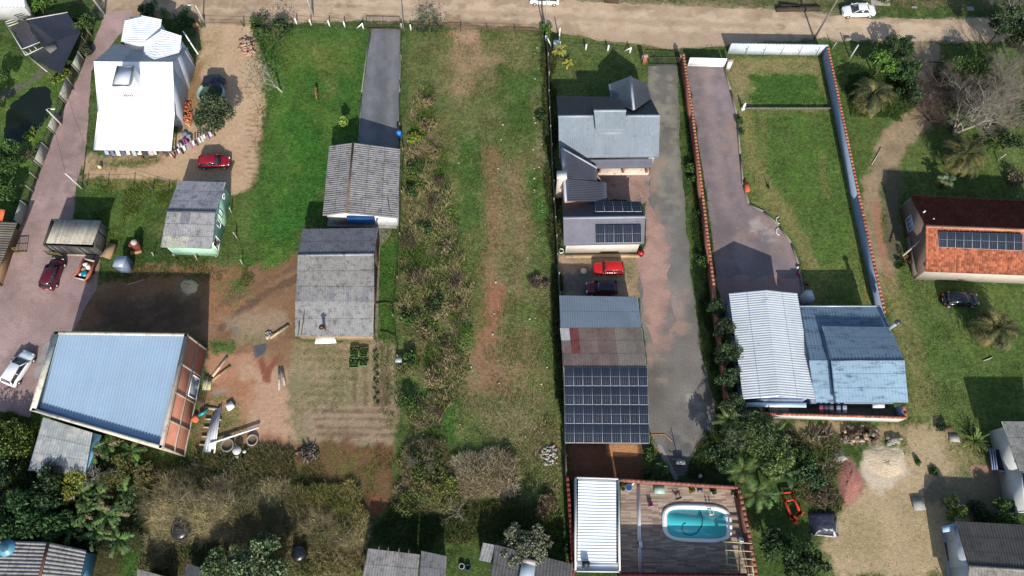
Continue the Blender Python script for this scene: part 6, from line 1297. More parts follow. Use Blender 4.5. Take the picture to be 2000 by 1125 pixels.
# ---- animals
def quad(base, ang, Ln, col, label, name, cat, graze=True, k=1.0):
    """four-legged animal: trunk, legs with joints, neck, head, tail as one skinned surface"""
    p = P(*base); s = Ln; me = bpy.data.meshes.new(name); vs = []; es = []; rad = []
    def v(x, y, z, r, par=None): vs.append((x*s, y*s, z*s)); rad.append(r*s); i = len(vs)-1; es.append((par, i)) if par is not None else None; return i
    hip = v(-.42,0,.66,.15); mid = v(-.1,0,.60,.17,hip); ch = v(.28,0,.62,.18,mid); nk = v(.48,0,.70,.10,ch)
    if graze: n2 = v(.62,0,.48,.07,nk); hd = v(.70,0,.26,.07,n2); v(.80,0,.08,.045,hd)
    else: n2 = v(.58,0,.85,.08,nk); hd = v(.68,0,.92,.08,n2); v(.86,0,.86,.045,hd)
    for sd in (-1,1):
        v(hd and vs[hd][0]/s-.02, sd*.07, vs[hd][2]/s+.10, .02, hd)
        a = v(.26,sd*.11,.42,.07,ch); b = v(.27,sd*.11,.22,.04,a); v(.27,sd*.11,.02,.04,b)
        a = v(-.38,sd*.12,.42,.09,hip); b = v(-.46,sd*.12,.24,.045,a); v(-.42,sd*.12,.02,.04,b)
    t1 = v(-.58,0,.62,.03,hip); v(-.66,0,.35,.02,t1)
    me.from_pydata(vs, es, []); o = bpy.data.objects.new(name, me); C.objects.link(o); md = o.modifiers.new('s','SKIN'); sk = me.skin_vertices[0].data
    for i, r in enumerate(rad): sk[i].radius = (r, r)
    sk[0].use_root = True; o.modifiers.new('d','SUBSURF').levels = 1; dg = bpy.context.evaluated_depsgraph_get(); m2 = bpy.data.meshes.new_from_object(o.evaluated_get(dg)); bpy.data.objects.remove(o)
    o = bpy.data.objects.new(name, m2); C.objects.link(o); at = m2.attributes.new('Col','FLOAT_COLOR','FACE'); at.data.foreach_set('color', np.tile(np.array([*col,1],np.float32),(len(m2.polygons),1)).reshape(-1)); m2.materials.clear(); m2.materials.append(m_bark)
    o.location = (p.x,p.y,.012); o.rotation_euler = (0,0,math.radians(ang)); return tag(o, label, cat)
quad((619,183), -82, 1.15, S(150,108,76), 'brown horse grazing alone on the grass yard', 'horse', 'horse')
quad((1324,974), 200, .62, S(30,28,30), 'black dog standing on the pool terrace', 'dog', 'dog', False)

quad((1499,366), 95, .62, S(28,27,28), 'black dog sitting on the walled lawn', 'dog', 'dog', False)
vc = [(S(150,180,215),'pale blue'),(S(110,120,150),'slate blue'),(S(225,228,232),'white'),(S(90,100,120),'grey-blue'),(S(215,215,220),'off-white'),(S(170,185,205),'light blue'),(S(232,232,232),'bright white'),(S(60,64,80),'dark grey'),(S(205,170,180),'faded pink'),(S(226,226,224),'cream-white'),(S(120,90,90),'dusty red'),(S(70,66,74),'charcoal')]
for k, (c, nm) in enumerate(vc):
    a = P(203+10.6*k,294,1.6); b = P(203+10.6*k+rnd.uniform(6,9.5),294,1.6); mb = MB(); h_ = rnd.uniform(.4,.9); vs = [a, b, b-V(.02,.35,h_), a-V(-.03,.32,h_*.95), a.lerp(b,.5)-V(0,.1,.1)]; mb.add(vs, [(0,3,4),(3,2,4),(2,1,4),(1,0,4)], c); tag(mb.build('hanging_garment', m_cloth), f'{nm} cloth hanging under the front edge of the white roof', 'clothing', 'cloths under the white roof')
t = thing('white_jar', 'white garden jar standing on the grass below the white roof', 'jar', tuple(P(197,326))); p = P(197,328); mb = MB(); mb.lathe((p.x,p.y,0), [(.16,0),(.26,.25),(.2,.5),(.12,.55)], 10, S(220,205,170)); mb.build('body', m_plain, t); mb = MB(); mb.lathe((p.x,p.y,.55), [(.16,0),(.16,.06),(.04,.1)], 10, S(200,180,150)); mb.build('lid', m_plain, t)
def wheelset(x, y, lab):
    q = P(x,y); t = thing('bicycle', lab, 'bicycle', tuple(q)); Z = V(0,0,1)
    for dx in (-.5,.5): mb = MB(); mb.tube([q+V(dx+.3*math.cos(a),.12*math.sin(a),.32+.3*math.sin(a)) for a in np.linspace(0,6.28,13)], .025, 4, (.05,.05,.05)); mb.build('wheel', m_rubber, t)
    mb = MB(); mb.tube([q+V(-.5,0,.32),q+V(-.15,0,.3),q+V(.35,.0,.75),q+V(-.2,0,.75),q+V(-.15,0,.3)], .025, 5, S(150,140,130)); mb.build('frame', m_dark, t); mb = MB(); mb.tube([q+V(.35,-.22,.95),q+V(.35,.22,.95)], .02, 4, S(60,60,60)); mb.build('handlebar', m_dark, t); mb = MB(); mb.box((q.x-.2,q.y,.8),(.22,.14,.06),(.03,.03,.03)); mb.build('saddle', m_rubber, t)
wheelset(302,314,'old bicycle standing in front of the white roof edge')
sheet('side_path', [(1282,868),(1291,870),(1327,936),(1317,940)], .013, m_conc, S(150,150,146), .08)
pole((1326,908), 2.4, .06, S(70,68,66), 'thin dark post at the end of the long driveway')
for a, b, c, lab in (((1268,845),(1284,878),(1290,884),'orange hose along the workshop corner'),((1270,849),(1298,848),(1312,862),'pale orange hose curving across the long driveway'),((1372,860),(1360,872),(1356,882),'short yellow hose on the shaded asphalt')):
    mb = MB(); mb.tube([P(*a)+V(0,0,.05),P(*b)+V(0,0,.05),P(*c)+V(0,0,.05)], .04, 5, S(190,140,80)); tag(mb.build('garden_hose', m_rubber), lab, 'hose')
tag(lump(tuple(P(1367,930)), (.5,.5,.45), (.6,.6,.58), 0, 31).build('white_ball', m_gloss), 'white ball on the shaded ground above the pool wall', 'ball')
q = P(1327,903); t = thing('wheelbarrow', 'grey wheelbarrow at the shaded end of the driveway', 'wheelbarrow', (q.x,q.y,0)); mb = MB(); mb.hexa([(q.x-.3,q.y-.2,.3),(q.x+.35,q.y-.2,.3),(q.x+.35,q.y+.2,.3),(q.x-.3,q.y+.2,.3)], [(q.x-.5,q.y-.33,.6),(q.x+.5,q.y-.33,.6),(q.x+.5,q.y+.33,.6),(q.x-.5,q.y+.33,.6)], S(150,150,152)); mb.build('tray', m_metal, t)
mb = MB(); mb.tube([(q.x+.65,q.y-.05,.2),(q.x+.65,q.y+.05,.2)], .2, 10, (.03,.03,.03)); mb.build('wheel', m_rubber, t)
for s in (-1,1): mb = MB(); mb.beam((q.x+.6,q.y+.1*s,.25),(q.x-1.0,q.y+.3*s,.6),.05,.05,S(110,100,90)); mb.build('handle', m_dark, t)
for (x, y, r_, lab) in ((362,1036,.95,'big black round tank sunk in the tan thicket'),(590,1082,.75,'smaller black cylinder in place of a dark pit beside the citrus tree')):  # the smaller black cylinder is a stand-in for a dark pit
    p = P(x,y); mb = MB(); mb.lathe((p.x,p.y,0), [(r_,0),(r_*1.05,1.3),(r_*.95,1.5),(r_*.4,1.6)], 16, S(26,28,32), S(34,36,40)); tag(mb.build('black_cylinder', m_gloss), lab, 'tank')
for a, b, lab in (((588,654,2.55),(594,610,2.95),'long grey pole lying on the porch roof of the barn, right one'),((582,656,2.5),(584,628,2.8),'short grey pole lying on the porch roof of the barn, left one'),((735,592,.1),(770,596,.3),'fallen branch in the grass beside the barn, the upper one'),((742,646,.1),(773,660,.3),'fallen branch in the grass beside the barn, the lower one')):
    mb = MB(); pa_, pb_ = P(*a), P(*b); mb.tube([pa_, pa_.lerp(pb_,.5)+V(.05,.1,.03), pb_], [.07,.06,.04], 6, S(96,84,70)); tag(mb.build('wooden_pole', m_wood), lab, 'pole')
q = P(1509,283)
for x, y, s_, lab in ((1712,296,.05,'pale cut branch lying on the lawn right of the walled lot'),(1930,705,.06,'curved pale pipe lying on the lawn above the big shadow')):
    a = P(x-10,y+26 if x < 1800 else y); b = P(x+8,y-8); mb = MB(); mb.tube([a+V(0,0,.06), a.lerp(b,.6)+V(.1,0,.1), b+V(0,0,.06)], s_, 5, S(200,196,176)); tag(mb.build('branch', m_wood), lab, 'branch')
# ================================================================= vegetation
def leaves(mb, c, size, col, up=.3, asp=.5):
    """c: (N,3) centres; diamond leaves with random facing"""
    n = len(c); d = rng.normal(size=(n,3)); d[:,2] += 0; d /= np.linalg.norm(d, axis=1)[:,None]
    nn = rng.normal(size=(n,3)); nn[:,2] += up*3; e = np.cross(d, nn); e /= np.linalg.norm(e, axis=1)[:,None]+1e-9
    s = (size*rng.uniform(.6,1.35,n))[:,None]; a = d*s; b = e*s*asp
    v = np.stack([c-a, c+b*1.0, c+a, c-b], 1).reshape(-1,3); f = np.arange(n*4).reshape(n,4); mb.add(v.astype(np.float32), f, np.asarray(col, np.float32))
def pal(cols, n, var=.3, key=None):
    a = np.array([S(*c) for c in cols]); idx = rng.integers(0, len(a), n) if key is None else key % len(a)
    return np.clip(a[idx]*1.34*rng.uniform(1-var, 1+var, n)[:,None], 0, .85)
GREENS = [(62,88,40),(80,106,46),(48,72,34)]; DARK = [(38,56,34),(50,72,40),(66,86,48)]; OLIVE = [(70,84,58),(92,104,74),(52,64,44)]; YEL = [(120,132,44),(100,118,40),(146,150,60)]
GREY = [(120,124,96),(146,148,120),(92,98,76)]; TAN = [(150,134,96),(120,104,74),(98,84,62),(170,156,116)]; BROWN = [(96,78,66),(120,98,84),(74,62,54)]
def crown(mb, c, R, n, size, cols, clumps=14, lump_=.42, asp=.5, var=.28, hollow=.45):
    """uneven crown of leaf clumps with gaps"""
    cc = rng.normal(size=(clumps,3)); cc /= np.linalg.norm(cc,axis=1)[:,None]; cc *= rng.uniform(hollow, 1, clumps)[:,None]; cc[:,2] = np.abs(cc[:,2])*.9-.15
    k = rng.integers(0, clumps, n); cr = rng.uniform(lump_*.6, lump_*1.2, clumps)
    g = rng.normal(size=(n,3)); g /= np.linalg.norm(g,axis=1)[:,None]; g *= (rng.uniform(.35,1,n)**.6)[:,None]
    p = (cc[k]+g*cr[k][:,None])*np.array(R)+np.array(c); p[:,2] = np.maximum(p[:,2], .05)
    col = pal(cols, n, var)*(rng.uniform(.7,1.35,clumps)[k])[:,None]
    leaves(mb, p, size, np.clip(col,0,.8), asp=asp); return cc*np.array(R)*.8+np.array(c)
def tree(base, H, R, label, cols=GREENS, n=2600, size=.16, clumps=16, name='tree', cat='tree', trunk=.14, ctr=(0,0), flat=.75, low=None, lump_=.42, group=None, asp=.5, hollow=.45, tcol=(110,96,80)):
    b = P(*base); t = thing(name, label, cat, (b.x,b.y,0), 0, group); rz = R*flat; cz = H-rz if low is None else low
    mb = MB(); tips = crown(mb, (b.x+ctr[0], b.y+ctr[1], cz), (R,R,rz), n, size, cols, clumps, lump_, asp, hollow=hollow); mb.build('crown', m_leaf, t)
    tk = MB(); mid = Vector((b.x+ctr[0]*.5, b.y+ctr[1]*.5, max(.3,cz*.6))); tk.tube([b-V(0,0,.1), mid, Vector((b.x+ctr[0], b.y+ctr[1], cz))], [trunk, trunk*.8, trunk*.5], 7, S(*tcol))
    for q in tips[:7]: tk.tube([mid, mid.lerp(Vector(q),.55)+V(0,0,.1*R), Vector(q)], [trunk*.5, trunk*.32, trunk*.12], 5, S(*tcol))
    tk.build('trunk', m_bark, t); return t
def bush(base, R, H, label, cols=GREENS, n=700, size=.13, group=None, name='bush', cat='bush', clumps=9, asp=.5):
    b = P(*base); t = thing(name, label, cat, (b.x,b.y,0), 0, group); mb = MB(); tips = crown(mb, (b.x,b.y,H*.45), (R,R,H*.6), n, size, cols, clumps, .5, asp); mb.build('foliage', m_leaf, t)
    tk = MB()
    for q in tips[:5]: tk.tube([b-V(0,0,.05), b.lerp(Vector(q),.5), Vector(q)], [.05,.035,.015], 4, S(100,88,70))
    tk.build('stem', m_bark, t); return t
def branch(mb, p, d, L, r, depth, col, r_, spread=.55, tips=None):
    n = 3; pts = [p]; dd = d.copy()
    for k in range(n):
        dd = (dd+Vector((r_.gauss(0,.16), r_.gauss(0,.16), r_.gauss(0,.10)+.02))).normalized(); pts.append(pts[-1]+dd*L/n)
    mb.tube(pts, [r*(1-.45*k/n) for k in range(n+1)], 4 if depth > 1 else 3, col, cap=False)
    if tips is not None: tips.append(pts[-1])
    if depth <= 0: return
    for k in range(r_.choice((3,4)) if depth > 1 else 4):
        a = pts[r_.choice((1,2,3,3))]; nd = (dd+Vector((r_.gauss(0,spread), r_.gauss(0,spread), r_.gauss(0,spread*.6)))).normalized(); branch(mb, a, nd, L*r_.uniform(.55,.8), r*.5, depth-1, col, r_, spread, tips)
def bare_tree(base, H, label, col, depth=4, L=None, lean=(0,0), r0=.16, seed=1, spread=.55, leafn=0, cols=GREENS, size=.12, cat='tree', name='bare_tree', stems=3, up=.8, lr=.5, mat=None):
    b = P(*base); t = thing(name, label, cat, (b.x,b.y,0)); mb = MB(); r_ = random.Random(seed); tips = []; L = L or H*.42
    for k in range(stems):
        a = 2*math.pi*k/stems+r_.uniform(0,1); d = Vector((math.cos(a)*.6+lean[0], math.sin(a)*.6+lean[1], up)).normalized(); branch(mb, b+V(0,0,.0), d, L, r0, depth, col, r_, spread, tips)
    mb.build('branches', mat or m_bark, t)
    if leafn:
        tp = np.array([tuple(q) for q in tips]); k = rng.integers(0, len(tp), leafn); m = MB(); leaves(m, tp[k]+rng.normal(size=(leafn,3))*lr, size, pal(cols, leafn)); m.build('leaves', m_leaf, t)
    return t
def palm(base, H, label, nf=30, FL=2.2, cols=OLIVE, droop=1.0, trunk=.28, lf=.5, name='palm_tree', lw=.05, upright=.9, tcol=(100,90,72), pairs=13):
    b = P(*base); t = thing(name, label, 'palm tree', (b.x,b.y,0)); mb = MB(); top = b+V(0,0,H)
    if H > .3: tk = MB(); tk.tube([b-V(0,0,.1), b.lerp(top,.5), top], [trunk*1.2, trunk, trunk*.9], 9, S(*tcol)); tk.build('trunk', m_bark, t)
    r_ = random.Random(int(base[0]*7+base[1])); F = []; R = []
    for k in range(nf):
        a = 2.39996*k+r_.uniform(-.45,.45); el = upright*(1-k/nf)+r_.uniform(-.3,.3)+.05; L = FL*r_.uniform(.6,1.15); n = 8; d = Vector((math.cos(a), math.sin(a), 0)); p = top.copy(); pts = [p.copy()]; e = el*1.35
        for i in range(n): p = p+(d*math.cos(e)+V(0,0,math.sin(e)))*L/n; e -= droop*r_.uniform(.14,.32); p.z = max(p.z,.08); pts.append(p.copy())
        R.append(pts); c = pal(cols, 1, .3)[0] if k < nf*.72 else pal([cols[-1], (130,112,60)], 1, .25)[0]
        sd = d.cross(V(0,0,1))
        for i in range(pairs):
            f = .18+.8*i/(pairs-1); q = pts[int(f*n)].lerp(pts[min(n, int(f*n)+1)], f*n-int(f*n)); tg = (pts[min(n,int(f*n)+1)]-pts[int(f*n)-0 if int(f*n) < n else n-1]).normalized() if int(f*n) < n else d; ll = lf*(1-abs(f-.45)*.9)
            for s in (-1,1):
                tip = q+(sd*s*.8+tg*.55+V(0,0,-.18+r_.uniform(-.1,.15)))*ll; w = tg*lw; F.append(([q-w, tip, q+w], c*r_.uniform(.75,1.3)))
    if nf > 60: crown(mb, (b.x,b.y,H), (FL*.66,FL*.66,FL*.4), 3200, .3, cols[:3], 20, .42, .12, .3, .35)
    v = [p for f, _ in F for p in f]; mb.add(v, np.arange(len(v)).reshape(-1,3), np.clip(np.array([c for _, c in F]),0,.8)); mb.build('fronds', m_leaf, t)
    st_ = MB()
    for pts in R: st_.tube(pts[::2], [.045,.035,.025,.02,.01][:len(pts[::2])], 3, S(120,118,70), cap=False)
    st_.build('frond_stems', m_bark, t); return t
def banana(base, H, label, nf=11, FL=1.9, cols=[(70,98,50),(88,116,58),(54,80,42),(104,122,66)], w=.27, name='banana_plant'):
    b = P(*base); t = thing(name, label, 'plant', (b.x,b.y,0)); tk = MB(); top = b+V(0,0,H*.55); tk.tube([b-V(0,0,.1), top], [.16,.11], 7, S(110,112,72)); tk.build('stem', m_bark, t); mb = MB(); r_ = random.Random(int(base[0]*3+base[1])); nf += 2
    for k in range(nf):
        a = 2.39996*k+r_.uniform(-.5,.5); d = Vector((math.cos(a), math.sin(a), 0)); sd = d.cross(V(0,0,1)); e = r_.uniform(.5,1.35); L = FL*r_.uniform(.6,1.2); n = 11; p = top.copy(); c = pal(cols, 1, .35)[0] if r_.random() > .1 else np.array(S(138,122,84)); pts = [p.copy()]
        for i in range(n): p = p+(d*math.cos(e)+V(0,0,math.sin(e)))*L/n; e -= r_.uniform(.12,.26); p.z = max(p.z,.1); pts.append(p.copy())
        mb.tube(pts[::3], .022, 3, tuple(c*1.5), cap=False)
        for i in range(1,n):   # torn strips either side of the midrib
            f = i/n; ww = w*math.sin(math.pi*(f*.85+.12))**.6
            for s in (-1,1):
                if r_.random() < .12: continue
                q0, q1 = pts[i], pts[i+1]; dr = V(0,0,-.10+r_.uniform(-.12,.10)); o = sd*s*ww*r_.uniform(.75,1.1)+d*ww*.35; g = (q1-q0)*.12; mb.add([q0, q1-g, q1-g+o+dr, q0+o+dr+g], [(0,1,2,3)], tuple(np.clip(c*r_.uniform(.75,1.25),0,.8)))
    mb.build('leaves', m_leaf, t); return t
def pts_in(poly, n, zmax=0):
    q = [(P(*p).x, P(*p).y) for p in poly]; xs = [p[0] for p in q]; ys = [p[1] for p in q]; X = []; tot = 0
    while tot < n:
        x = rng.uniform(min(xs),max(xs),n*2).astype(np.float32); y = rng.uniform(min(ys),max(ys),n*2).astype(np.float32); dd = pdist(x, y, q)+1.5*fbm(x, y, .4, 3, 4); k = dd < 0; X.append(np.stack([x[k],y[k],-dd[k]],1)); tot += k.sum()
    return np.concatenate(X)[:n]
def blades(mb, base, L, w, col, lean=.7, up=1.0):
    n = len(base); d = rng.normal(size=(n,3)); d[:,2] = np.abs(d[:,2])*.5+up; d[:,:2] *= lean; d /= np.linalg.norm(d,axis=1)[:,None]; s = rng.normal(size=(n,3)); s[:,2] *= .2; s /= np.linalg.norm(s,axis=1)[:,None]
    tip = base+d*np.asarray(L)[:,None]; a = s*np.asarray(w)[:,None] if np.ndim(w) else s*w; v = np.stack([base-a, base+a, tip], 1).reshape(-1,3); mb.add(v.astype(np.float32), np.arange(n*3).reshape(n,3), np.clip(col,0,.8).astype(np.float32))
def scrub(poly, n, h, cols, name, label, seed, mound=.28, L=(.3,.9), w=.03, leaf=None, leafcols=GREENS, lean=.8, up=.7, leafn=0, lsize=.12, base_h=.25, gap=None):
    """tangle of dry stems over mounded ground cover: uncountable, one object"""
    q = pts_in(poly, n)
    if gap is not None: q = q[fbm(q[:,0], q[:,1], .4, seed+40, 4) > gap]; n = len(q)
    x, y, e = q[:,0], q[:,1], q[:,2]; m = np.clip(.5+1.5*fbm(x,y,mound,seed,3),0,1)*np.clip(e/2.6,.08,1); z = h*(base_h+m)*rng.uniform(.1,1,n)
    key = np.clip(((.5+1.6*fbm(x,y,.35,seed+5,3))*len(cols)+rng.normal(size=n)*.7),0,len(cols)-1).astype(int); c = 1.6*np.array([S(*k) for k in cols])[key]*rng.uniform(.6,1.35,n)[:,None]
    mb = MB(); blades(mb, np.stack([x,y,z*.85],1), rng.uniform(L[0],L[1],n), w, c, lean, up); o = mb.build(name, m_stick); tag(o, label, 'undergrowth', kind='stuff')
    if leafn:
        q = pts_in(poly, leafn); x, y, e = q[:,0], q[:,1], q[:,2]; g = np.clip(.5+2.2*fbm(x,y,.3,seed+9,3),0,1); k = rng.uniform(size=leafn) < g; q = q[k]; x, y, e = q[:,0], q[:,1], q[:,2]; m = np.clip(.5+1.5*fbm(x,y,mound,seed,3),0,1)*np.clip(e/2.6,.08,1)
        mb = MB(); leaves(mb, np.stack([x,y,h*(base_h+m)*rng.uniform(.3,1.05,len(x))],1), lsize, pal(leafcols,len(x),.35)); o = mb.build(name+'_leaves', m_leaf); tag(o, label.replace('tangle','leaves').replace('dry','green'), 'undergrowth', kind='stuff')
# ---- grass over everything that grows
def grass(n, x0, x1, y0, y1):
    x = rng.uniform(x0,x1,n).astype(np.float32); y = rng.uniform(y0,y1,n).astype(np.float32); i = np.clip(np.searchsorted(gx,x),1,len(gx)-1); j = np.clip(np.searchsorted(gy,y),1,len(gy)-1)
    veg = VG[j,i]; dens = np.clip(.45+1.3*fbm(x,y,.45,91,4),.03,1); k = rng.uniform(size=n) < veg*dens
    for pl, zz in NOGRASS:
        xs = [p[0] for p in pl]; ys = [p[1] for p in pl]; s = k & (x > min(xs)) & (x < max(xs)) & (y > min(ys)) & (y < max(ys)); w = np.where(s)[0]
        if len(w): k[w[pdist(x[w],y[w],pl) < -.05]] = False
    x, y, i, j, dens = x[k], y[k], i[k], j[k], dens[k]; c = GR[j,i]*rng.uniform(.75,1.6,len(x))[:,None]; dry = rng.uniform(size=len(x)) < .13; c[dry] = np.array(S(150,140,92))*rng.uniform(.6,1.1,dry.sum())[:,None]
    L = rng.uniform(.08,.26,len(x))*(.7+.9*dens); mb = MB(); blades(mb, np.stack([x,y,np.zeros(len(x))],1), L, .035, c, 1.0, .55); o = mb.build('grass', m_stick); tag(o, 'rough green grass and weeds growing over the lots', 'grass', kind='stuff')
NOGRASS = [([(P(*p).x,P(*p).y) for p in pl],0) for pl in (drive2, drive3, [(207,24),(262,18),(240,60),(178,140),(168,300),(150,352),(138,470),(196,500),(190,560),(140,650),(100,655),(60,815),(-70,790),(-70,690),(0,560),(40,440),(110,250),(165,120)], [(726,56),(782,58),(779,180),(777,300),(700,300),(708,180)], [(1212,938),(1438,952),(1474,1128),(1212,1128)], road, [(62,172),(88,170),(104,178),(104,196),(88,230),(66,262),(40,282),(14,286),(4,268),(10,232),(28,200)])]
grass(520000, -76, 76, -1, 84)
# taller weeds in the rough lots
def weeds(poly, n, h, cols, name, label, w=.03):
    q = pts_in(poly, n); x, y = q[:,0], q[:,1]; k = rng.uniform(size=n) < np.clip(.35+2.0*fbm(x,y,.5,int(poly[0][0]),4),0,1); x, y = x[k], y[k]; mb = MB(); blades(mb, np.stack([x,y,np.zeros(len(x))],1), rng.uniform(.2,h,len(x)), w, pal(cols,len(x),.35), .9, .7); tag(mb.build(name, m_stick), label, 'weeds', kind='stuff')
weeds([(800,60),(1065,60),(1105,860),(790,860)], 42000, .45, [(84,108,46),(110,116,62),(140,128,84),(66,96,36)], 'lot_weeds', 'patchy weeds across the vacant lot')
weeds([(490,60),(560,60),(545,130),(520,300),(508,380),(500,380)], 2500, .45, GREENS+[(130,126,70)], 'yard_weeds', 'weeds along the edge of the sandy yard')
weeds([(735,440),(790,440),(785,780),(765,880),(735,760)], 5000, .4, [(84,116,44),(66,100,36),(110,128,50)], 'strip_weeds', 'green weeds in the strip beside the brush')
weeds([(560,870),(770,870),(765,1000),(590,1000)], 6000, .4, [(96,104,48),(120,110,62),(74,88,40)], 'plot_weeds', 'weeds on the lower reddish plot')
weeds([(165,360),(345,358),(330,400),(240,420),(230,490),(160,400)], 9000, .6, [(120,128,58),(98,116,48),(76,100,40)], 'fence_weeds', 'tall pale weeds along the yard fence')
weeds([(240,500),(470,500),(520,560),(300,540),(210,560),(180,550)], 7000, .45, [(84,108,44),(120,118,64),(66,86,36)], 'edge_weeds', 'weeds along the edge of the dark earth')
# brush strip beside the drive
strip = [(826,165),(848,172),(858,230),(876,330),(896,430),(922,540),(925,640),(905,740),(860,850),(795,850),(783,640),(783,470),(788,330),(812,220)]
scrub(strip, 34000, .6, [(160,146,112),(104,122,58),(168,154,118),(110,98,74),(88,114,50)], 'brush_strip', 'dry brown brush tangle in a long strip left of the vacant lot', 5, L=(.3,1.0), leafn=26000, leafcols=[(96,122,50),(78,106,40),(124,136,62)], lsize=.12, mound=.5, base_h=.0, gap=-.12)
r = random.Random(2)
for k, (x, y, R, cl) in enumerate(((832,205,.9,TAN),(834,250,1.1,TAN),(808,275,.9,YEL),(850,300,1.0,TAN),(815,330,1.1,GREENS),(860,360,1.0,BROWN),(800,380,1.0,GREENS),(838,400,1.2,BROWN),(830,450,1.0,GREENS),(800,480,1.2,BROWN),(868,490,1.2,TAN),(812,540,1.3,BROWN),(890,560,1.0,BROWN),(850,600,1.2,DARK),(800,620,1.1,GREENS),(892,600,.9,TAN),(830,660,1.3,TAN),(870,690,1.2,TAN),(800,700,1.0,GREENS),(840,745,1.3,TAN),(800,790,1.3,GREENS),(848,800,1.1,BROWN))):
    nm = {id(TAN):'straw-coloured',id(YEL):'yellow-green',id(GREENS):'green',id(BROWN):'brown twiggy',id(DARK):'dark green'}[id(cl)]
    where = ORDN[k] if k < 10 else ['eleventh','twelfth','thirteenth','fourteenth','fifteenth','sixteenth','seventeenth','eighteenth','nineteenth','twentieth','twenty-first','twenty-second'][k-10]
    bush((x,y), R, R*1.0, f'{nm} shrub in the brush strip, {where} counting down from the street', cl, 520, .15 if cl is not TAN else .2, 'shrubs of the brush strip', name='shrub', asp=.5 if cl not in (TAN,BROWN) else .14)
# thickets at the bottom
scrub([(285,925),(380,922),(470,945),(560,940),(600,970),(600,1010),(700,1000),(716,1060),(640,1080),(600,1060),(560,1030),(430,1060),(300,1060),(272,990)], 70000, 1.5, [(176,164,122),(150,138,102),(190,178,138),(120,108,84),(110,106,72)], 'thicket', 'tan leafless thicket tangle across the bottom of the picture', 15, mound=.2, L=(.4,1.4), w=.026, lean=1.2, up=.4, leafn=14000, leafcols=[(120,124,60),(96,104,48)], lsize=.1)
scrub([(560,940),(700,960),(720,1000),(705,1050),(620,1010)], 16000, 1.0, [(150,146,86),(116,116,60),(160,150,96)], 'thicket_edge', 'yellow-green brush tangle left of the lower reddish plot', 25, leafn=9000, leafcols=[(124,130,54),(100,112,44)])
scrub([(785,870),(870,860),(900,930),(905,980),(860,1010),(800,1000),(770,960)], 16000, .9, [(140,132,96),(104,106,62),(150,138,104)], 'lower_thicket', 'dark twiggy brush tangle at the bottom of the brush strip', 35, leafn=26000, leafcols=[(108,122,50),(128,138,62),(76,94,42)])
scrub([(885,890),(960,880),(1010,900),(1000,960),(930,975),(880,960)], 16000, .9, [(170,158,126),(140,128,100),(186,174,146)], 'dry_reeds', 'pale dry reed tangle in the lower vacant lot', 45, L=(.4,1.2), leafn=4000)
scrub([(1000,860),(1085,800),(1100,950),(1090,1000),(1010,960)], 3500, .2, [(164,150,114),(136,124,90),(104,114,58)], 'rough_weeds', 'rough dry weed tangle near the workshop fence', 55, L=(.15,.4))
scrub([(0,800),(60,815),(75,830),(52,920),(55,940),(0,945)], 9000, 1.8, [(84,96,44),(70,84,38),(110,116,58)], 'left_thicket', 'dense green brush tangle in the left corner below the driveway', 65, leafn=26000, leafcols=[(84,102,44),(66,86,36),(108,122,54)])
scrub([(60,925),(200,915),(300,900),(370,905),(330,960),(280,1060),(200,1075),(90,1060),(0,1050),(0,940)], 20000, 1.4, [(66,72,40),(86,86,52),(50,56,34)], 'dark_undergrowth', 'dark undergrowth tangle beneath the banana plants', 75, leafn=24000, leafcols=DARK)
scrub([(400,880),(470,900),(560,880),(600,930),(560,960),(440,950)], 8000, .5, [(120,110,76),(90,92,54),(140,128,94)], 'low_brush', 'low brown brush tangle above the thicket', 85, leafn=6000)
scrub([(1545,850),(1640,860),(1632,940),(1636,1000),(1580,1000),(1550,960)], 6000, .5, [(116,110,80),(84,104,50),(128,124,84)], 'scrap_weeds', 'weed tangle around the scrap piles', 95, leafn=14000, leafcols=GREENS)
scrub([(1068,60),(1080,70),(1086,330),(1108,840),(1096,850),(1070,380),(1058,120)], 11000, .6, [(70,80,40),(96,96,56),(54,62,34)], 'fence_brush', 'dark weed tangle along the boundary fence', 105, leafn=9000, leafcols=DARK)
scrub([(1330,150),(1344,160),(1385,480),(1410,700),(1424,830),(1440,900),(1340,930),(1372,860),(1398,800),(1370,560)], 9000, .5, [(60,78,36),(80,92,44),(48,60,30)], 'wall_weeds', 'weed tangle at the foot of the brick wall', 115, leafn=12000, leafcols=[(62,88,38),(84,108,48)])
scrub([(1650,140),(1780,120),(1800,200),(1760,240),(1660,220)], 3000, .5, [(60,84,34),(84,100,46)], 'corner_weeds', 'weed tangle under the trees right of the walled lot', 125, leafn=9000, leafcols=GREENS)
# ---- individual trees and shrubs
tree((436,240), 4.4, 2.5, 'leafy olive-green tree in the sandy yard beside the round tank', OLIVE, 8500, .15, 34, ctr=(-.3,-.2), lump_=.46, flat=.7, hollow=.25)
bare_tree((551,180), 6.2, 'slim leaning tree with thin pale trunk and sparse crown on the grass yard', S(190,180,160), 4, 2.6, (-1.3,.5), .10, 5, .45, 700, [(84,96,58),(104,110,70)], .11, stems=2, up=1.6)
bare_tree((541,82), 3.6, 'spindly tree behind the white concrete posts', S(130,120,100), 3, 1.6, (0,0), .08, 8, .5, 700, GREENS, .13, stems=3, up=1.4)
bush((510,60), 1.6, 1.6, 'dense green shrub at the top of the grass yard', GREENS, 1300, .15); bush((548,58), 1.3, 1.8, 'dark shrub beside the spindly tree', DARK, 900, .15)
tree((674,254), 2.2, .82, 'small bright yellow-green tree above the grey-roofed house', [(120,146,56),(96,128,46),(140,160,76)], 700, .15, 8, flat=.6, trunk=.05)
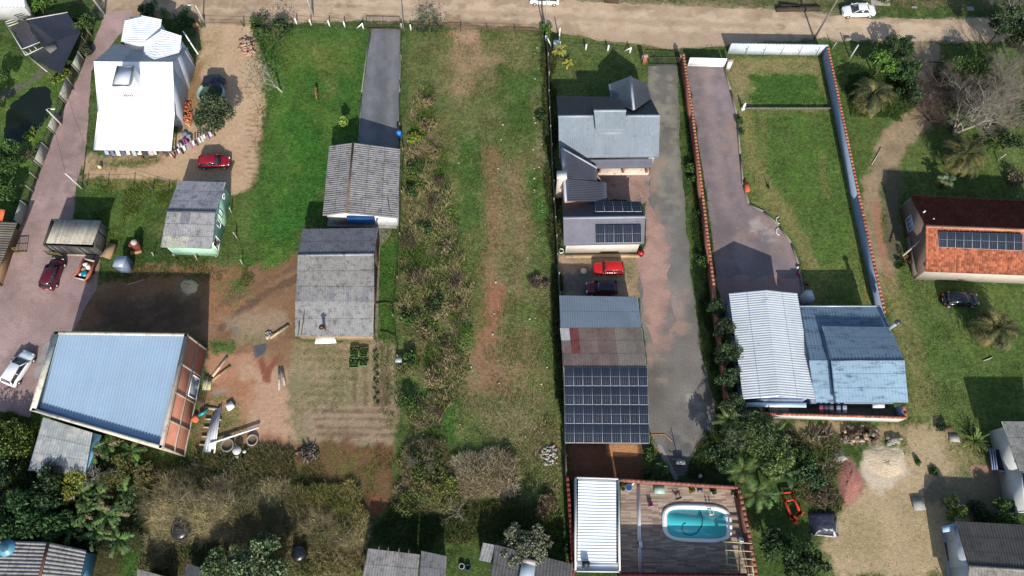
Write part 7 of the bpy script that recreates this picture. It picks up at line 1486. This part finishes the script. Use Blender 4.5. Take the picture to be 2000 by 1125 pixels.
bare_tree((828,62), 2.6, 'left of two leafless shrubs at the top of the vacant lot', S(96,84,82), 3, 1.1, (0,.2), .05, 11, .4, 160, GREENS, .15, stems=5, up=1.5, name='bare_shrub'); bare_tree((852,58), 2.9, 'right of two leafless shrubs at the top of the vacant lot', S(96,84,82), 3, 1.2, (0,.2), .05, 12, .4, 160, GREENS, .15, stems=5, up=1.5, name='bare_shrub')
bush((830,62), .8, .7, 'green bush at the foot of the left leafless shrub', GREENS, 350, .14); bush((854,60), .7, .6, 'green bush at the foot of the right leafless shrub', GREENS, 300, .14)
palm((1092,116), 1.9, 'thin yellowish palm in the top corner of the villa lawn', 14, 1.5, [(150,150,60),(120,130,50),(170,160,80)], .9, .09, .4, lw=.04); palm((1108,132), .8, 'small yellow palm below the thin one on the villa lawn', 10, .9, [(160,156,50),(176,164,70)], 1, .06, .3)
bush((1064,62), .9, 1.0, 'bright green bush at the foot of the pale street pole', [(84,116,44),(66,98,36)], 600, .14)
bush((1056,230), .9, .8, 'dark bush against the boundary fence near the villa', DARK, 500, .13); bush((1052,556), 1.2, .7, 'grey twiggy heap of brush beside the boundary fence', [(130,114,96),(104,92,76)], 900, .3, asp=.1)
bush((1350,332), .75, 1.4, 'round green bush at the brick wall, uppermost in the lane', GREENS, 600, .14); bush((1352,352), .65, 1.1, 'second green bush at the brick wall, just under the uppermost', GREENS, 450, .14)
for k, (x, y, R, H, nm) in enumerate(((1366,420,.5,1.0,'small dark bush at the brick wall beside the annex'),(1372,515,.85,1.3,'bright bush at the brick wall beside the red car'),(1362,505,.5,.8,'dark bush left of the bright wall bush'))): bush((x,y), R, H, nm, GREENS if k == 1 else DARK, 450, .13)
for k, (x, y, H, R, nm) in enumerate(((1398,660,6.0,1.2,'top slender dark tree at the brick wall'),(1405,708,6.2,1.35,'second slender dark tree at the brick wall'),(1411,752,5.6,1.3,'third slender dark tree at the brick wall'),(1416,800,5.2,1.2,'lowest slender dark tree at the brick wall'),(1388,618,5.0,.9,'short spiky tree at the brick wall above the slender trees'))):
    tree((x,y), H, R, nm, [(44,60,38),(58,76,46),(72,92,54)], 2200, .16, 16, ctr=(0,0), flat=1.9, low=H*.55, trunk=.07, asp=.35)
bush((1442,238), .5, .8, 'green bush at the kerb of the walled driveway below the statue', GREENS, 350, .13); bush((1446,262), .45, .7, 'second bush at the kerb of the walled driveway', GREENS, 300, .13)
# cluster between the lane and the dirt yard
tree((1460,860), 5.2, 2.3, 'big mixed green tree behind the rear wall of the ribbed hall', [(78,98,56),(96,116,68),(56,74,42)], 3600, .2, 22, asp=.3); tree((1500,905), 4.8, 2.2, 'light green tree below the big mixed tree', [(92,112,58),(112,130,72),(64,84,44)], 3200, .2, 20, asp=.3)
tree((1425,870), 4.0, 1.5, 'shaggy grey-green tree at the end of the long driveway', [(84,98,70),(104,116,86),(60,74,50)], 1900, .24, 14, asp=.14)
palm((1436,925), 2.6, 'bright palm above the terrace corner', 16, 2.4, [(92,120,60),(116,140,76),(70,98,48)], 1.0, .13, .6, lw=.05); palm((1462,968), 2.4, 'second palm overhanging the right pool wall', 16, 2.3, [(88,116,56),(110,132,70),(66,92,44)], 1.0, .13, .6, lw=.05); palm((1412,830), 2.5, 'palm tuft beside the rear wall corner', 14, 2.0, [(96,118,64),(120,138,80)], .9, .12, .5)
banana((1500,850), 3.6, 'banana plant behind the rear wall', 8, 2.0); banana((1520,930), 3.4, 'banana plant left of the scrap pile', 8, 2.0); banana((1490,970), 3.2, 'banana plant beside the red farm implement', 8, 1.9); banana((1475,815), 3.0, 'banana plant hugging the rear wall', 7, 1.8)
tree((1395,905), 4.2, 1.6, 'dark bushy tree in the shade at the lane end', DARK, 1500, .16, 12); bush((1268,890), .7, .8, 'leafy plant at the corner of the workshop yard', GREENS, 420, .14); bush((1292,915), .8, .9, 'pale green bush in the shaded bed above the pool wall', [(96,116,70),(76,96,54)], 520, .14)
bush((1268,925), .7, .7, 'olive bush above the pool wall', OLIVE, 420, .14)
bush((1575,930), 1.5, 1.4, 'bluish green shrub left of the gravel pile', [(70,98,60),(90,120,76),(54,78,48)], 1300, .15); bush((1600,970), 1.2, 1.2, 'brown twiggy shrub above the black tarp', [(110,96,80),(86,74,62)], 1100, .26, asp=.1); bush((1560,890), 1.3, 1.3, 'green shrub above the bluish shrub', GREENS, 1000, .15); bush((1545,860), 1.1, 1.0, 'brown shrub near the timber pile', BROWN+GREENS, 800, .16)
tree((1540,1090), 3.5, 1.9, 'dark tree in the shade below the red farm implement', DARK, 1900, .17, 14); tree((1495,1060), 3.2, 1.7, 'dark leafy tree hugging the right pool wall', [(50,74,36),(66,92,44),(40,58,30)], 1700, .18, 14); tree((1580,1110), 2.6, 1.4, 'dark shrub-like tree at the bottom border beside the dirt yard', DARK, 1100, .16, 10)
# bottom centre
tree((1024,1062), 4.0, 2.4, 'rounded grey-green tree above the outhouse roof', GREY, 4200, .14, 26, ctr=(0,-.3), lump_=.3, flat=.7)
bush((830,912), 1.9, 1.5, 'dark arching shrub at the bottom of the brush strip', [(78,92,44),(60,72,38),(100,112,54)], 2200, .14, clumps=14); bush((870,960), 1.7, 1.5, 'yellow-green shrub below the dark arching shrub', [(120,128,58),(98,110,48)], 1600, .13, clumps=12); bush((800,975), 1.5, 1.3, 'olive shrub right of the lower reddish plot', [(98,108,52),(78,88,44)], 1200, .13)
bare_tree((822,900), 2.8, 'leafless branching shrub in the lower brush', S(140,130,112), 4, 1.3, (0,0), .05, 21, .6, stems=5, up=.8, name='bare_shrub'); bush((985,890), 1.0, .7, 'dark twiggy shrub in the lower vacant lot', BROWN+DARK, 1500, .2, asp=.15); bush((1000,940), 1.1, .8, 'second dark twiggy shrub in the lower vacant lot', BROWN+DARK, 1300, .2, asp=.15); bush((1060,985), 1.4, 1.0, 'dry brown shrub near the pool shed wall', TAN+BROWN, 1100, .22, asp=.12)
bare_tree((895,1000), 2.2, 'pale leafless shrub under the dry reeds', S(176,166,146), 4, 1.0, (0,0), .04, 22, .6, stems=4, up=.8, name='bare_shrub'); bush((1110,1075), .8, .8, 'low dark bush between outhouse and pool wall', DARK, 420, .14)
# bottom left
tree((520,1108), 4.2, 3.1, 'large grey-green citrus tree at the bottom border', [(84,104,66),(104,122,82),(60,80,48),(130,140,104)], 6500, .17, 34, lump_=.3, flat=.55); tree((445,1110), 3.4, 1.6, 'smaller citrus tree left of the large one', [(80,98,60),(100,116,76)], 1900, .16, 14, flat=.6)
for k, (x, y, H, nm) in enumerate(((196,885,2.8,'banana plant below the gap of the zinc shed'),(226,875,3.0,'banana plant close under the blue-roofed building'),(215,970,3.6,'large banana plant in the middle of the grove'),(186,1005,3.4,'banana plant left in the grove'),(245,1000,3.2,'banana plant at the right of the grove'),(205,1040,3.2,'banana plant near the lower left roof'),(250,1055,3.0,'banana plant at the lower right of the grove'),(160,1035,3.0,'banana plant at the edge of the ribbed roof'),(268,885,2.2,'low banana plant under the warehouse wall'),(228,1010,3.3,'banana plant in the centre of the grove'),(178,965,3.0,'banana plant below the yellow shrub'),(260,965,2.8,'banana plant beside the dark gap of the thicket'))): banana((x,y), H, nm, 9, 2.1)
tree((90,1000), 4.6, 2.6, 'dark broad-leaved tree left of the banana grove', [(50,78,40),(64,96,48),(38,60,32)], 3400, .24, 20, asp=.45); tree((40,1030), 4.2, 2.2, 'dark tree above the light blue water tank', [(48,76,38),(62,92,46)], 2400, .22, 16); tree((125,955), 4.0, 2.0, 'dark round tree just below the zinc shed', DARK, 2400, .18, 16); tree((130,1035), 3.6, 1.8, 'dark tree at the top edge of the ribbed roof', [(52,80,40),(68,98,50)], 1900, .22, 14)
tree((165,948), 3.0, 1.7, 'yellow-green round tree under the zinc shed', [(128,132,54),(106,114,44),(146,148,66)], 2400, .13, 16); tree((20,870), 3.6, 2.6, 'dense mid-green tree in the corner left of the zinc shed', [(86,104,44),(70,88,38),(104,120,54)], 4200, .15, 26); tree((25,930), 3.2, 2.0, 'darker tree under the corner tree', DARK, 1900, .16, 14)
tree((245,925), 3.0, 1.8, 'olive bushy tree right of the leafless twigs', [(110,112,60),(90,94,50)], 2200, .13, 16, asp=.3); bare_tree((205,925), 4.0, 'leafless pale branches above the banana grove', S(190,184,170), 4, 1.7, (0,0), .06, 31, .6, stems=3, up=.9); tree((290,930), 2.4, 1.3, 'olive shrub at the top of the thicket', [(116,112,66),(96,92,54)], 1200, .13, 10, asp=.3)
bare_tree((360,1000), 4.4, 'grey leafless tree in the middle of the thicket', S(150,138,112), 5, 1.8, (0,0), .07, 41, .65, stems=4, up=.7); bare_tree((450,985), 4.0, 'second grey leafless tree in the thicket', S(146,134,108), 5, 1.6, (0,0), .06, 42, .65, stems=4, up=.7); bare_tree((320,975), 3.8, 'tan leafless tree at the left of the thicket', S(160,148,112), 5, 1.6, (0,0), .06, 43, .65, stems=4, up=.7); bare_tree((630,1030), 3.2, 'tan leafless shrub at the right of the thicket', S(156,142,104), 5, 1.3, (0,0), .05, 44, .65, stems=4, up=.7, name='bare_shrub')
# left gardens
bush((72,12), 2.1, 2.0, 'bright green bush in the top left corner garden', [(84,122,48),(66,100,40),(106,140,60)], 2200, .16, clumps=14); bush((55,268), .75, .5, 'round yellow-green water plant in the pond, the lower one', [(130,146,60),(106,126,48)], 420, .12); bush((66,256), .5, .4, 'round yellow-green water plant in the pond, the upper one', [(120,138,56),(100,120,46)], 280, .12)
tree((28,325), 3.4, 2.0, 'dark green bushy tree below the pond', [(58,84,40),(74,100,48)], 2200, .17, 14); tree((180,70), 3.4, 1.5, 'bushy tree at the driveway edge near the shelter', [(84,106,54),(66,86,44)], 1500, .16, 12); bush((172,105), 1.0, 1.2, 'brown-green bush between shelter and driveway', OLIVE, 800, .15); bush((120,152), 1.1, 1.1, 'yellowish leafy plants at the foot of the shelter', YEL+GREENS, 800, .18); bush((70,302), 1.1, .9, 'twiggy bush beside the pond fence', BROWN+GREENS, 700, .15)
bush((100,45), 1.0, 1.3, 'green shrub behind the shade net shelter', GREENS, 700, .15); palm((322,30), .5, 'small fan palm behind the white house', 12, 1.3, [(96,128,54),(76,104,46)], 1, .1, .4); bush((295,25), 1.4, 1.4, 'dark shrub between the white house and the street', DARK, 1000, .15); bush((365,40), 1.6, 1.3, 'dark green shrub mass beside the white lamp post', [(56,84,36),(72,98,44)], 1300, .15)
for k, (x, y) in enumerate(((150,60),(15,160),(8,210),(30,395),(12,380))): tree((x,y), 2.8, 1.3, ['small tree on the driveway verge above the shelter','grey-green tree at the far left edge above the pond','leafy tree at the far left edge beside the pond','dark tree at the left behind the panel fence','dark tree right at the left border behind the panel fence'][k], GREENS, 1100, .16, 10)
for k, (x, y, nm) in enumerate(((1715,4,'left'),(1760,2,'middle'),(1600,2,'far left'))): bush((x+8,y-8), 1.1, 1.0, f'{nm} low bush on the far side of the street near the white sedan', GREENS, 500, .15)
# right-hand trees
palm((1688,206), 2.3, 'shaggy olive palm right of the walled lot', 96, 3.2, [(76,80,48),(98,98,60),(58,64,40),(124,116,70)], 1.15, .3, .75, lw=.06, pairs=18)
tree((1706,150), 4.0, 1.7, 'bright green leafy tree above the shaggy palm', [(88,120,48),(70,100,40),(108,138,62)], 2400, .19, 16); tree((1755,165), 4.2, 2.4, 'dark leafy tree at the head of the right-hand path', [(44,66,34),(58,84,42),(74,100,52)], 3400, .17, 22, lump_=.34); tree((1765,205), 3.4, 1.8, 'dark green tree below the one at the path head', DARK, 2000, .16, 14); tree((1740,115), 3.4, 1.8, 'dark tree beside the street corner fence', DARK, 1800, .16, 14)
palm((1860,326), 2.6, 'big yellowish-olive palm under the leafless tree', 96, 3.2, [(86,88,48),(112,108,60),(66,72,42)], 1.1, .3, .8, lw=.06, pairs=18)
palm((1836,366), 1.6, 'small silvery fan palm behind the orange-tiled house', 20, 1.3, [(130,146,110),(104,124,84)], .7, .15, .5, lw=.06); palm((1918,656), 2.4, 'shaggy dark palm on the lawn below the dark car', 96, 3.2, [(74,78,46),(92,92,56),(52,58,36),(120,112,68)], 1.2, .3, .75, lw=.06, pairs=18)
palm((1900,862), .2, 'spiky bright green yucca beside the flat trailer', 46, 1.5, [(120,146,72),(96,124,56),(150,170,100)], .35, .12, .16, 'yucca_plant', lw=.05, upright=1.0)
BK = S(150,142,128)
bare_tree((1862,262), 8.0, 'large pale leafless tree spreading over the right-hand path', BK, 6, 3.3, (.5,.5), .24, 51, .5, stems=4, up=.8); bare_tree((1905,225), 8.0, 'second large leafless tree reaching the right border', BK, 6, 3.2, (.7,.2), .2, 52, .55, stems=4, up=.7); bare_tree((1835,190), 5.0, 'brownish leafless tree beside the path entrance', S(116,98,92), 6, 2.0, (0,.1), .11, 53, .6, stems=5, up=.7); bare_tree((1815,235), 4.0, 'dark brown leafless shrubby tree at the path bend', S(92,78,72), 6, 1.7, (0,0), .09, 54, .65, stems=5, up=.6); bare_tree((1950,170), 7.0, 'third large leafless tree at the right border', S(138,130,116), 6, 2.8, (.2,.3), .16, 55, .55, stems=4, up=.8)
tree((1925,92), 6.5, 3.0, 'dark evergreen tree overhanging the street at upper right', [(46,62,38),(60,78,48),(76,92,58)], 5200, .18, 26, lump_=.3); tree((1975,130), 6.5, 2.9, 'dark evergreen tree at the right border below the street', [(50,66,40),(66,82,50)], 4200, .18, 24, lump_=.32); bare_tree((1955,55), 8.0, 'grey leafless tree rising over the dark evergreens', S(150,146,138), 6, 3.0, (.2,.2), .18, 56, .5, stems=4, up=.9); tree((1990,40), 6.0, 2.6, 'olive evergreen tree in the top right corner', OLIVE, 3000, .18, 18); tree((1890,150), 4.2, 2.2, 'green leafy tree under the leafless branches', [(72,98,44),(56,78,38),(92,112,56)], 2600, .17, 18)
tree((1850,150), 3.4, 1.6, 'low green tree left of the yellowish board', [(66,90,42),(84,108,52)], 1500, .16, 12); tree((1985,250), 4.5, 2.0, 'mid-green tree at the right border below the leafless trees', [(76,100,46),(58,78,38)], 2000, .17, 16); bush((1925,290), 1.2, 1.0, 'green bush right of the yellowish palm', GREENS, 700, .15); bush((1975,350), 1.2, 1.0, 'brown-green bush beside the right-hand fence', OLIVE+BROWN, 800, .16)
tree((1850,1000), 2.6, 1.35, 'round bright green bush-tree above the corner house', [(96,120,50),(76,100,42),(120,138,62)], 1900, .14, 14); tree((1948,1004), 2.6, 1.4, 'dark-edged green bush-tree near the edge building', [(76,104,50),(60,84,42),(104,128,66)], 1500, .15, 12); bush((1910,1000), 1.2, 1.0, 'low dark bush between the two bush-trees', DARK, 700, .15); bush((1835,835), .5, .6, 'weed tuft beside the clay pot', DARK, 260, .14)
for k, (x, y, nm) in enumerate(((1772,905,'upper'),(1800,925,'lower'))): bush((x+20,y-5), .5, .4, f'{nm} dark weed clump on the dirt track', GREENS, 220, .12)
bush((1770,505), .8, 1.0, 'reddish-leaved plant in the side court of the orange-tiled house', [(120,66,56),(96,60,50),(80,92,48)], 600, .13); bush((1800,527), .7, .8, 'green plant at the corner of the orange-tiled house', YEL+GREENS, 400, .14); bush((1755,520), .6, .7, 'green weeds outside the side court wall', GREENS, 300, .13)
for p, w, d_, t in leafbeds:
    mb = MB(); n = 130; c = np.stack([rng.uniform(p.x-w/2+.1,p.x+w/2-.1,n), rng.uniform(p.y-d_/2+.1,p.y+d_/2-.1,n), rng.uniform(.2,.45,n)],1); leaves(mb, c, .10, pal([(52,78,38),(72,98,48)],n)); mb.build('vegetables', m_leaf, t)
for (t, p), sp in zip(pots, (([(150,150,50),(120,130,44)],.35),(GREENS,.4),(DARK,.45),(GREENS,.35))):
    mb = MB(); crown(mb, (p.x,p.y,.65), (sp[1],sp[1],.3), 260, .1, sp[0], 6); mb.build('foliage', m_leaf, t)
n = 40
for k in range(12):
    y0 = 690+9*k; bush((733+(k%2)*4, y0), .22, .3, f'{(ORDN+["eleventh","twelfth"])[k]} leafy plant down the long vegetable row', [(96,112,70),(116,120,84)], 60, .1, 'plants of the long vegetable row', 'vegetable_plant', 'vegetable', 4)

# low growth that closes the gaps between thickets, roofs and trees
scrub([(285,1040),(430,1050),(560,1030),(720,1050),(715,1125),(590,1125),(400,1095),(270,1120)], 20000, .6, [(96,100,58),(124,116,78),(78,92,46),(146,134,96)], 'low_undergrowth', 'low olive undergrowth tangle between the thicket and the bottom roofs', 135, leafn=12000, leafcols=[(88,104,48),(70,90,40)], gap=-.2)
scrub([(770,985),(900,990),(1000,975),(1100,990),(1112,1060),(960,1050),(880,1070),(725,1060)], 20000, .5, [(84,96,50),(112,110,68),(66,84,40)], 'shade_undergrowth', 'shaded green undergrowth tangle above the bottom sheds', 145, leafn=14000, leafcols=[(78,104,44),(62,84,36),(98,112,54)], gap=-.2)
scrub([(380,880),(560,870),(620,960),(560,990),(400,950)], 10000, .5, [(104,104,60),(130,122,84),(84,94,48)], 'sparse_undergrowth', 'sparse olive undergrowth tangle under the planter rings', 155, leafn=9000, leafcols=[(92,108,50),(72,92,42)], gap=-.05)
for k, (x, y, c, nm) in enumerate(((1800,205,(104,92,84),'small grey-brown leafless tree left of the path bend'),(1880,205,(132,120,104),'grey-brown leafless tree between the two largest leafless ones'),(1925,255,(140,130,114),'low leafless tree above the yellowish palm'),(1975,215,(128,120,106),'leafless tree by the wire fence at the right border'))):
    bare_tree((x,y), 4.5, nm, S(*c), 6, 1.9, (.1,.2), .1, 70+k, .6, stems=5, up=.7)
for k, (x, y, R, nm) in enumerate(((1865,215,2.0,'dark bushy tree under the largest leafless branches'),(1830,160,1.5,'dark bushy tree at the left of the path entrance'),(1920,190,2.0,'dark green tree deep under the leafless crowns'),(1960,290,1.4,'dark green bushy tree beside the right-hand fence'))):
    tree((x,y), 2.6, R, nm, DARK+[(92,96,62)], 2000, .16, 14)
